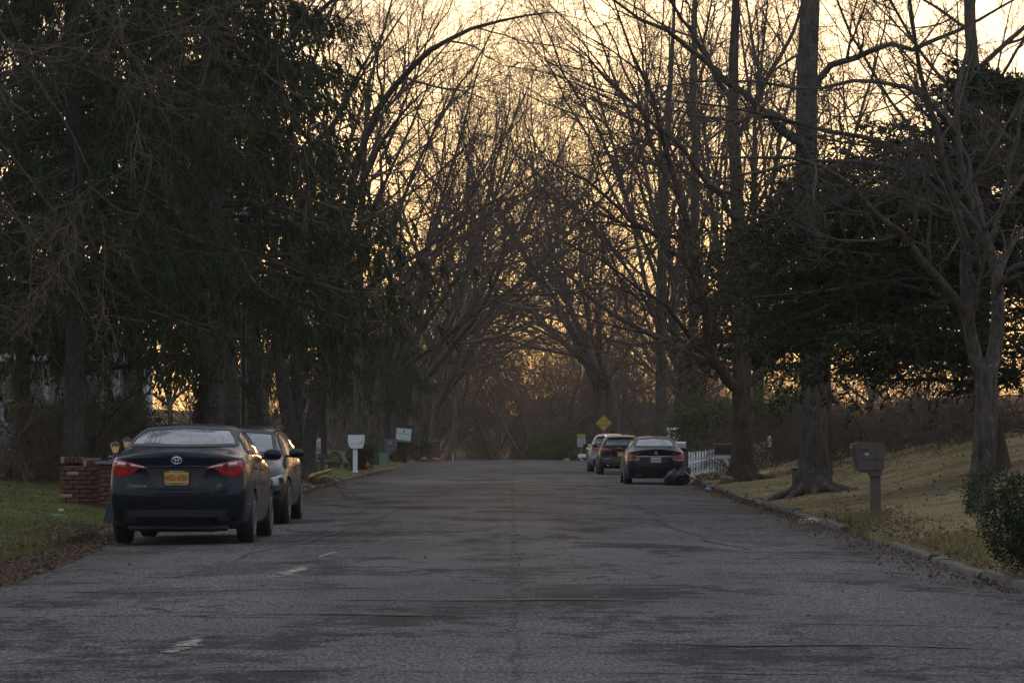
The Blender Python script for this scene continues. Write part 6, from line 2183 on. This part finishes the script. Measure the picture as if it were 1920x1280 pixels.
def brush(px, d, w, h, n, lab, mats=('log_wood', 'twig'), seed=1, cut=3):
    r2 = np.random.default_rng(seed)
    x = px_x(px, d); z = on_ground(x, d)
    t_ = thing('brush_pile', lab, 'brush pile', (x, d, z))
    c = np.stack([r2.normal(0, w * .3, n), r2.normal(0, w * .25, n), np.abs(r2.normal(0, h * .28, n))], 1)
    dr = r2.normal(0, 1, (n, 3)); dr[:, 2] = np.abs(dr[:, 2]) * .45
    P, Rr = grow(c, dr, r2.uniform(.3, .9, n) * w * .4, r2.uniform(.006, .02, n), np.full(n, .004), 5, .18, np.full(n, -.06), r2)
    tb = Tubes(); tb.add(P, Rr, 4)
    pos, dd, Lc, rc = children(P, Rr, np.full(n, w * .22), 4, .2, 1, 25, 60, .5, .6, r2)
    P2, R2_ = grow(pos, dd, Lc, rc, np.full(len(Lc), .003), 3, .2, np.full(len(Lc), -.03), r2)
    tb.add(P2, R2_, 3)
    o = obj('sticks', tb.mesh('sticks'), MAT[mats[1]], t_); o['kind'] = 'stuff'
    m_ = n * 7
    c2 = np.stack([r2.normal(0, w * .3, m_), r2.normal(0, w * .25, m_), np.abs(r2.normal(0, h * .3, m_))], 1)
    cv, cq = cards(c2, r2.normal(0, 1, (m_, 3)), r2.normal(0, 1, (m_, 3)), r2.uniform(.05, .12, m_), r2.uniform(.03, .06, m_))
    o = obj('dry_leaves', np_mesh('dry_leaves', cv, cq, smooth=False), MAT['dry_leaf'], t_); o['kind'] = 'stuff'
    for k in range(cut):
        a = r2.uniform(0, 3.14); L = r2.uniform(.3, .6)
        lg = MB().lathe([(.05, -L / 2), (.055, 0), (.045, L / 2)], n=10, axis='x').mesh('cut_log', 'auto')
        obj('cut_log', lg, MAT['cut_wood'], t_, (r2.normal(0, w * .2), -w * .25, h * r2.uniform(.3, .7)), (0, r2.uniform(-.5, .2), a * .3))


brush(592, 87.5, .95, .55, 60, 'pile of brush and cut wood at the foot of the many-stemmed tree', seed=31, cut=3)
brush(798, 196, 1.6, .5, 40, 'pile of pale split logs near the far brick pier', seed=32, cut=5)
brush(1348, 92, 1.4, .35, 40, 'loose fallen branches on the grass in front of the picket fence', seed=33, cut=0)
x = px_x(816, 232); z = on_ground(x, 232)
pq = thing('brick_pier', 'far reddish brick gate pier on the left near the crest', 'pier', (x, 232, z))
MB().box((0, 0, .72), (.75, .6, 1.6), bev=.02).build('shaft', MAT['brick_brown'], pq)
MB().box((0, 0, 1.55), (.9, .74, .10), bev=.02).build('cap_stone', MAT['cap_stone'], pq)
x = px_x(798, 215); z = on_ground(x, 215)
ur = thing('stone_urn', 'dark stone pedestal urn beside the far brick pier', 'urn', (x, 215, z))
MB().lathe([(.26, -.1), (.26, .25), (.17, .35), (.13, .75), (.16, .85)], n=14).build('pedestal', MAT['cap_stone'], ur, 'auto')
MB().lathe([(.14, .85), (.38, 1.0), (.46, 1.10), (.46, 1.15), (.38, 1.13)], n=18).build('bowl', MAT['cap_stone'], ur, 'auto')

# ---------------------------------------------------------------- garbage bag, can, litter
r2 = np.random.default_rng(14)
bm = bmesh.new(); bmesh.ops.create_icosphere(bm, subdivisions=5, radius=1.0)
for v in bm.verts:
    c = v.co.copy(); a = math.atan2(c.y, c.x)
    k = 1 + .07 * math.sin(3 * a + 1.3 + 2 * c.z) + .045 * math.sin(7 * a - 3 * c.z) + .03 * math.sin(13 * a + 6 * c.z + 1)
    k += .035 * abs(math.sin(5 * c.x + 4 * c.z)) + .03 * abs(math.sin(9 * c.z - 6 * c.x + 3 * c.y)) + .018 * math.sin(23 * a + 9 * c.z)
    z_ = c.z
    top = max(0, z_ - .35)
    v.co = Vector((c.x * .35 * k * (1 - .6 * top), c.y * .33 * k * (1 - .6 * top), max(-.20, z_ * .30 * k) + .20))
    v.co.x -= .09 * (z_ < .2) * (1 - z_) * .4
me = bpy.data.meshes.new('bag'); bm.to_mesh(me); bm.free()
for p in me.polygons: p.use_smooth = True
d = 90.6; x = px_x(1270, d)
bag = thing('garbage_bag', 'bulging black garbage bag in the gutter behind the navy saloon', 'garbage bag', (x, d, float(road_z(x, d)) + .003))
obj('sack', me, MAT['bag_black'], bag)
kn = MB().lathe([(.05, .44), (.025, .48), (.03, .50), (.07, .54), (.09, .56)], (.03, 0, -.02), 11); kn.V[0][:, 0] *= 1.1
kn.build('knot', MAT['bag_black'], bag, True)
d = 80.5; x = px_x(1328, d)
cn = thing('drink_can', 'crushed blue drink can lying against the right kerb', 'can', (x, d, float(road_z(x, d)) + .055), .3)
MB().lathe([(.04, -.09), (.052, -.08), (.055, 0), (.052, .08), (.04, .09)], n=16, axis='y').build('can_body', MAT['can_blue'], cn, 'auto')
MB().lathe([(.042, -.093), (.042, -.088)], n=16, axis='y').build('can_end', MAT['mail_silver'], cn)
d = 44.3; x = px_x(204, d); z = on_ground(x, d)
pnl = thing('plastic_panel', 'dark blue plastic panel leaning on the grass beside the compact sedan', 'plastic panel', (x, d, z), .2)
MB().prism([(-.10, -.05), (.08, -.05), (.10, .20), (.12, .34), (.05, .36), (-.03, .25)], 'y', -.015, .015).build('sheet', MAT['bin_navy'], pnl)
MB().prism([(-.10, -.05), (.08, -.05), (.07, .03), (-.09, .02)], 'y', -.035, .03).build('folded_edge', MAT['bin_navy'], pnl)
for px, d, w_, lab, mt in ((110, 44.2, .30, 'flat pale green slab lying in the grass near the kerb end', 'utility_pale_green'), (1775, 50.5, .62, 'grey flagstone set in the lawn left of the forked pale tree', 'flagstone'), (115, 46.5, .09, 'scrap of white paper on the left lawn', 'paper'), (1668, 49.0, .12, 'scrap of white paper on the grass right of the brown mailbox', 'paper')):
    x = px_x(px, d); z = on_ground(x, d)
    r2 = np.random.default_rng(int(px))
    n_ = 9; a = np.linspace(0, 6.2832, n_, endpoint=False); rr_ = w_ / 2 * r2.uniform(.75, 1.15, n_)
    o = MB().prism([(rr_[k] * math.cos(a[k]), .8 * rr_[k] * math.sin(a[k])) for k in range(n_)], 'z', -.02, .028).build('slab' if w_ > .2 else 'paper_scrap', MAT[mt], None, loc=(x, d, z + .012), rot=(.05, .02, r2.uniform(0, 3)))
    tag(o, lab, 'slab' if w_ > .2 else 'paper')
x = px_x(1372, 84.0); z = on_ground(x, 84.0)
o = MB().box((0, 0, .07), (.34, .26, .24), bev=.05).build('rock', MAT['log_wood'], None, 'auto', loc=(px_x(1362, 84), 84.0, z), rot=(.1, .05, .4))
tag(o, 'squat brown stone against the foot of the forked brown tree', 'stone')
# ================================================================== shrubs, brambles, grass and litter
def leaf_bush(rx, ry, h, n, leaf, seed, lobes=7, z0=.05):
    r2 = np.random.default_rng(seed)
    cen = np.stack([r2.normal(0, rx * .45, lobes), r2.normal(0, ry * .45, lobes), h * r2.uniform(.30, .78, lobes)], 1)
    rad = np.stack([rx * r2.uniform(.35, .6, lobes), ry * r2.uniform(.35, .6, lobes), h * r2.uniform(.22, .36, lobes)], 1)
    k = r2.integers(0, lobes, n)
    d = unit(r2.normal(0, 1, (n, 3)))
    s = r2.uniform(.55, 1.05, n) ** .6
    C = cen[k] + d * rad[k] * s[:, None]
    C[:, 2] = np.maximum(C[:, 2], z0)
    D = d + r2.normal(0, .7, (n, 3)); D[:, 2] += .25
    cv, cq = cards(C, D, r2.normal(0, 1, (n, 3)), r2.uniform(leaf * .7, leaf * 1.3, n), r2.uniform(leaf * .35, leaf * .6, n), .12)
    tb = Tubes()
    m_ = 40
    bd = r2.normal(0, .5, (m_, 3)); bd[:, 2] = 1
    P, Rr = grow(np.zeros((m_, 3)) + np.array([0, 0, -.1]), bd, np.full(m_, h * .75) * r2.uniform(.6, 1.1, m_), np.full(m_, .018), np.full(m_, .005), 6, .1, np.full(m_, .0), r2)
    tb.add(P, Rr, 4)
    return np_mesh('leaves', cv, cq, smooth=False), tb.mesh('stems')


def plant_bush(ms, x, y, s, rz, label, mat='shrub_leaf', sz=None, group=None):
    t_ = thing('shrub', label, 'shrub', (x, y, on_ground(x, y)), rz, group)
    t_.scale = (s, s, sz or s)
    obj('foliage', ms[0], MAT[mat], t_); obj('stems', ms[1], MAT['twig'], t_)
    return t_


BOX = leaf_bush(.75, .8, 1.25, 24000, .034, 5, 12)
plant_bush(BOX, 4.78, 27.7, .85, 0, 'glossy dark evergreen shrub overhanging the kerb at the lower right', 'box_leaf', .76)
ROUND = leaf_bush(.62, .62, 1.1, 9000, .05, 6, 9)
plant_bush(ROUND, px_x(664, 119.5), 119.5, 1.0, 0, 'clipped round green bush right behind the white mailbox', 'box_leaf')
RHO = leaf_bush(1.5, 1.4, 2.6, 14000, .10, 7, 12)
plant_bush(RHO, px_x(1335, 106), 106, 1.05, 0, 'tall green evergreen shrub left of the forked brown tree')
plant_bush(RHO, px_x(1452, 104), 104, 1.05, 2.0, 'yellowish green evergreen shrub right of the forked brown tree')
plant_bush(RHO, px_x(96, 72), 72, .75, 1.0, 'dim green shrub at the foot of the house behind the wall')
plant_bush(RHO, px_x(215, 76), 76, .8, 3.0, 'dim olive shrub behind the wall lanterns')
plant_bush(RHO, px_x(1040, 262), 262, 1.6, 1.0, 'dark green bush by the lime marker at the end of the road', 'box_leaf')
plant_bush(RHO, px_x(1012, 290), 290, 1.8, 4.0, 'hazy evergreen bush past the crest just right of the middle', 'box_leaf')
plant_bush(ROUND, px_x(790, 200), 200, 1.2, 1.0, 'dark low bush under the big tree behind the property sign', 'box_leaf')
plant_bush(ROUND, px_x(757, 172), 172, 1.3, 2.0, 'dark bush at the foot of the property sign', 'box_leaf')


def bramble(seed, w, dpt, h, n):
    r2 = np.random.default_rng(seed)
    c = np.stack([r2.uniform(-w / 2, w / 2, n), r2.uniform(-dpt / 2, dpt / 2, n), np.zeros(n)], 1)
    d = r2.normal(0, .75, (n, 3)); d[:, 2] = 1.1
    P, Rr = grow(c, d, h * r2.uniform(.7, 2.0, n), r2.uniform(.006, .016, n), np.full(n, .003), 9, .16, np.full(n, -.13), r2)
    tb = Tubes(); tb.add(P, Rr, 4)
    pos, dd, Lc, rc = children(P, Rr, np.full(n, h), 6, .15, 1, 25, 70, .5, .6, r2)
    P2, R2_ = grow(pos, dd, Lc, np.maximum(rc, .004), np.full(len(Lc), .0025), 5, .18, np.full(len(Lc), -.06), r2)
    tb.add(P2, R2_, 3)
    pos, dd, Lc, rc = children(P2, R2_, Lc, 3, .15, 1, 25, 70, .5, .7, r2)
    P3, R3_ = grow(pos, dd, Lc, np.maximum(rc, .003), np.full(len(Lc), .002), 3, .2, np.full(len(Lc), -.03), r2)
    tb.add(P3, R3_, 3)
    return tb.mesh('bramble')


BRM = [bramble(61, 4.2, 2.0, 1.5, 170), bramble(62, 4.0, 2.2, 1.7, 160)]
for k, (px, d, s, rz, lab) in enumerate((
        (1440, 99, 1.0, 0, 'bare bramble thicket beneath the evergreen shrubs right of the forked tree'),
        (1560, 88, 1.15, .3, 'dark bramble tangle behind the lichen-spotted trunk'),
        (1680, 82, 1.2, -.2, 'bramble tangle along the top of the lawn behind the brown mailbox'),
        (1800, 76, 1.25, .5, 'dark bramble tangle under the broad evergreen'),
        (1915, 70, 1.2, .2, 'bramble tangle at the right edge on top of the bank'),
        (1345, 103, .8, .9, 'dry bramble spilling over the picket fence'),
        (290, 66, 1.2, .4, 'leafless shrub behind the brick piers'),
        (30, 62, 1.1, 1.0, 'leafless shrub at the left edge behind the lawn'))):
    x = px_x(px, d)
    t_ = thing('bramble', lab, 'bramble', (x, d, on_ground(x, d)), rz)
    t_.scale = (s, s, s)
    obj('canes', BRM[k % 2], MAT['twig'], t_)

# forked sapling in the yard behind the wall
custom_tree('sapling', 'small forked bare sapling behind the brick wall', 168, 62,
    [[(172, 880, 62, .055), (174, 838, 62, .05)]],
    [[(174, 840, 62, .035), (163, 810, 62, .03), (155, 770, 62, .025), (170, 700, 62, .018), (160, 640, 62, .008)],
     [(174, 840, 62, .04), (185, 815, 61.8, .035), (200, 770, 61.6, .03), (205, 700, 61.5, .02), (200, 600, 61.5, .008)],
     [(190, 800, 61.8, .03), (225, 760, 61.4, .025), (262, 730, 61, .02), (290, 690, 60.6, .014), (340, 660, 60.2, .006)],
     [(195, 780, 61.8, .02), (240, 770, 61.4, .018), (290, 720, 61, .012), (310, 680, 61, .006)]],
    'bark_brown', 'twig', 15, LEVN[:2], flare=.03)

# underwood: the brushy mass between the far trunks, nobody could count it
r2 = np.random.default_rng(88)
n = 1500
yy = 120 + 310 * r2.random(n) ** .55
xx = r2.uniform(-1, 1, n) * (yy * .17 + 6)
keep = (np.abs(xx) > 9.5) | (yy > 262)
keep &= ~((xx > 0) & (yy < 128))
xx, yy = xx[keep], yy[keep]; n = len(xx)
base = np.stack([xx, yy, ground_z(xx, yy) - .1], 1)
dd = r2.normal(0, .25, (n, 3)); dd[:, 2] = 1
Ls = r2.uniform(1.2, 3.6, n) * np.interp(yy, [120, 260, 420], [.8, 1.0, 1.7])
P, Rr = grow(base, dd, Ls, r2.uniform(.012, .03, n), np.full(n, .006), 5, .10, np.full(n, .02), r2)
tb = Tubes(); tb.add(P, Rr, 3)
pos, d2, Lc, rc = children(P, Rr, Ls, 7, .1, 1, 20, 60, .45, .6, r2)
P2, R2_ = grow(pos, d2, Lc, np.maximum(rc, .007), np.full(len(Lc), .004), 2, .15, np.full(len(Lc), .0), r2)
tb.add(P2, R2_, 3)
uw = obj('underwood', tb.mesh('underwood'), MAT['twig'])
tag(uw, 'leafless brushy underwood between the far trunks on both sides', 'underwood', kind='stuff')

# ---------------------------------------------------------------- vines on the shaggy trunk above the fence, shaggy ivy
r2 = np.random.default_rng(90)
n = 5200
z = 1.2 + 7.5 * r2.random(n) ** 1.1; a = r2.uniform(0, 6.283, n)
rad = .32 + r2.uniform(0, .42, n) * np.interp(z, [1, 3, 6, 9], [.4, 1, .9, .3])
C = np.stack([rad * np.cos(a), rad * np.sin(a), z], 1)
D = np.stack([np.cos(a), np.sin(a), -1.2 + 0 * a], 1) + r2.normal(0, .5, (n, 3))
cv, cq = cards(C, D, r2.normal(0, 1, (n, 3)), r2.uniform(.10, .2, n), r2.uniform(.04, .09, n))
x = px_x(1300, 118)
iv = obj('climbing_vine', np_mesh('climbing_vine', cv, cq, smooth=False), MAT['dry_leaf'])
iv.location = (x, 118, on_ground(x, 118))
tag(iv, 'brown dry vine clothing the trunk above the picket fence', 'vine')

# ---------------------------------------------------------------- grass blades on the nearer verges
r2 = np.random.default_rng(91)


def blades(n, xs, ys, hmin, hmax, w):
    z = ground_z(xs, ys)
    C = np.stack([xs, ys, z - .01], 1)
    D = r2.normal(0, .55, (n, 3)); D[:, 2] = 1
    return cards(C, D, r2.normal(0, 1, (n, 3)), r2.uniform(hmin, hmax, n), np.full(n, w))


foliage('grass_green', (.045, .058, .018), (.16, .16, .06), .7, trans=.2)
foliage('grass_mixed', (.055, .055, .022), (.26, .21, .10), .7, trans=.2)
foliage('grass_dry', (.14, .11, .055), (.42, .335, .185), .7, trans=.2)
n = 34000
yy = r2.uniform(27, 62, n); xx = xL(yy) - .10 - 6.0 * r2.random(n) ** 1.3
cv, cq = blades(n, xx, yy, .03, .075, .010)
g = obj('grass', np_mesh('grass', cv, cq, smooth=False), MAT['grass_green'])
tag(g, 'short greenish winter grass on the left verge', 'grass', kind='stuff')
n = 40000
yy = 30 + 68 * r2.random(n) ** 1.2; xx = xR(yy) + .15 + 7.0 * r2.random(n) ** 1.2
cv, cq = blades(n, xx, yy, .025, .06, .011)
g = obj('grass', np_mesh('grass', cv, cq, smooth=False), MAT['grass_dry'])
tag(g, 'short straw-coloured dead grass on the right slope', 'grass', kind='stuff')
n = 3600
yy = r2.choice([31.0, 33.5, 44.8, 46, 34.6], n) + r2.normal(0, .8, n); xx = xR(yy) + .12 + np.abs(r2.normal(0, .35, n))
cv, cq = blades(n, xx, yy, .06, .16, .010)
g = obj('grass', np_mesh('grass', cv, cq, smooth=False), MAT['grass_mixed'])
tag(g, 'longer faded grass tufts hanging over the right kerb', 'grass', kind='stuff')


# ---------------------------------------------------------------- fallen leaves and crumbs
def litter(name, xs, ys, zs, lmin, lmax, mat, label, flat=.35):
    n = len(xs)
    C = np.stack([xs, ys, zs + r2.uniform(.004, .03, n)], 1)
    D = r2.normal(0, 1, (n, 3)); D[:, 2] *= flat
    U = r2.normal(0, 1, (n, 3)); U[:, 2] *= flat
    L = r2.uniform(lmin, lmax, n)
    cv, cq = cards(C, D, U, L, L * r2.uniform(.4, .75, n), .25)
    o = obj(name, np_mesh(name, cv, cq, smooth=False), MAT[mat])
    tag(o, label, 'leaf litter', kind='stuff')


n = 7000
yy = r2.uniform(24.5, 42.5, n); xx = np.interp(yy, [24, 33, 39, 43], [-4.35, -4.7, -5.05, -5.35]) - np.abs(r2.normal(0, .55, n))
zz = np.where(xx > xL(yy), road_z(xx, yy), ground_z(xx, yy))
litter('fallen_leaves', xx, yy, zz, .025, .07, 'dry_leaf', 'brown fallen leaves heaped along the left road edge near the kerb end')
n = 5200
yy = 26 + 24 * r2.random(n); xx = xR(yy) + r2.normal(.25, .40, n)
zz = np.where(xx < xR(yy), road_z(xx, yy), ground_z(xx, yy) + .02)
litter('fallen_leaves', xx, yy, zz, .02, .055, 'dry_leaf', 'brown fallen leaves on the bank and in the right gutter')
n = 3000
yy = 48 + 45 * r2.random(n); xx = xR(yy) - np.abs(r2.normal(0, .22, n)) + .02
litter('fallen_leaves', xx, yy, road_z(xx, yy), .03, .07, 'dry_leaf', 'thin line of dead leaves along the farther right kerb')
n = 2600
yy = 46 + 90 * r2.random(n) ** 1.3; xx = xL(yy) + np.abs(r2.normal(0, .30, n)) - .02
litter('fallen_leaves', xx, yy, road_z(xx, yy), .03, .07, 'dry_leaf', 'thin line of dead leaves along the left kerb past the cars')
n = 110
yy = 17 + 60 * r2.random(n) ** 1.5; xx = r2.uniform(-4.6, 4.4, n)
litter('fallen_leaves', xx, yy, road_z(xx, yy) + .006, (.02), .055, 'dry_leaf', 'a few stray leaves scattered over the road')
n = 2600
yy = 26 + 60 * r2.random(n) ** 1.2; s_ = r2.random(n) < .45
xx = np.where(s_, xL(yy) - .3 - 6 * r2.random(n), xR(yy) + .3 + 6 * r2.random(n))
litter('fallen_leaves', xx, yy, ground_z(xx, yy) + .015, .04, .09, 'dry_leaf', 'single dead leaves lying about on the lawns')

# crumbs of asphalt and grit
n = 5200
yy = 16 + 34 * r2.random(n) ** 1.3
s_ = r2.random(n) < .62
xx = np.where(s_, -1.6 - 3.6 * r2.random(n) ** .8, 2.6 + 2.1 * r2.random(n) ** .6)
xx = np.clip(xx, xL(yy) + .05, xR(yy) - .05)
sz = r2.uniform(.003, .008, n)[:, None]
off = np.array([[1, 0, -.3], [-.5, .87, -.3], [-.5, -.87, -.3], [0, 0, .9]])
V = np.stack([xx, yy, road_z(xx, yy) + .008], 1)[:, None] + off[None] * sz[:, None] * r2.uniform(.7, 1.4, (n, 4, 1))
T = (np.array([[0, 1, 3], [1, 2, 3], [2, 0, 3]])[None] + (np.arange(n) * 4)[:, None, None]).reshape(-1, 3)
gr = obj('grit', np_mesh('grit', V.reshape(-1, 3), None, T, smooth=False), MAT['black_plastic'])
tag(gr, 'dark crumbs of asphalt scattered over the road edges', 'grit', kind='stuff')
# ================================================================== the hazy air
hb = MB().box((0, 330, 15), (560, 760, 64))
hz = hb.mesh('haze')
m = bpy.data.materials.new('haze_air'); m.use_nodes = True
t = m.node_tree
for n_ in list(t.nodes):
    if n_.type != 'OUTPUT_MATERIAL': t.nodes.remove(n_)
pv = t.nodes.new('ShaderNodeVolumePrincipled')
pv.inputs['Color'].default_value = (.93, .91, .90, 1)
pv.inputs['Density'].default_value = 0.00022
pv.inputs['Anisotropy'].default_value = 0.65
t.links.new(pv.outputs[0], t.nodes['Material Output'].inputs['Volume'])
haze = obj('haze', hz, m)
tag(haze, 'thin evening haze in the air along the road', kind='stuff')

for me in list(bpy.data.meshes):
    if me.users == 0: bpy.data.meshes.remove(me)
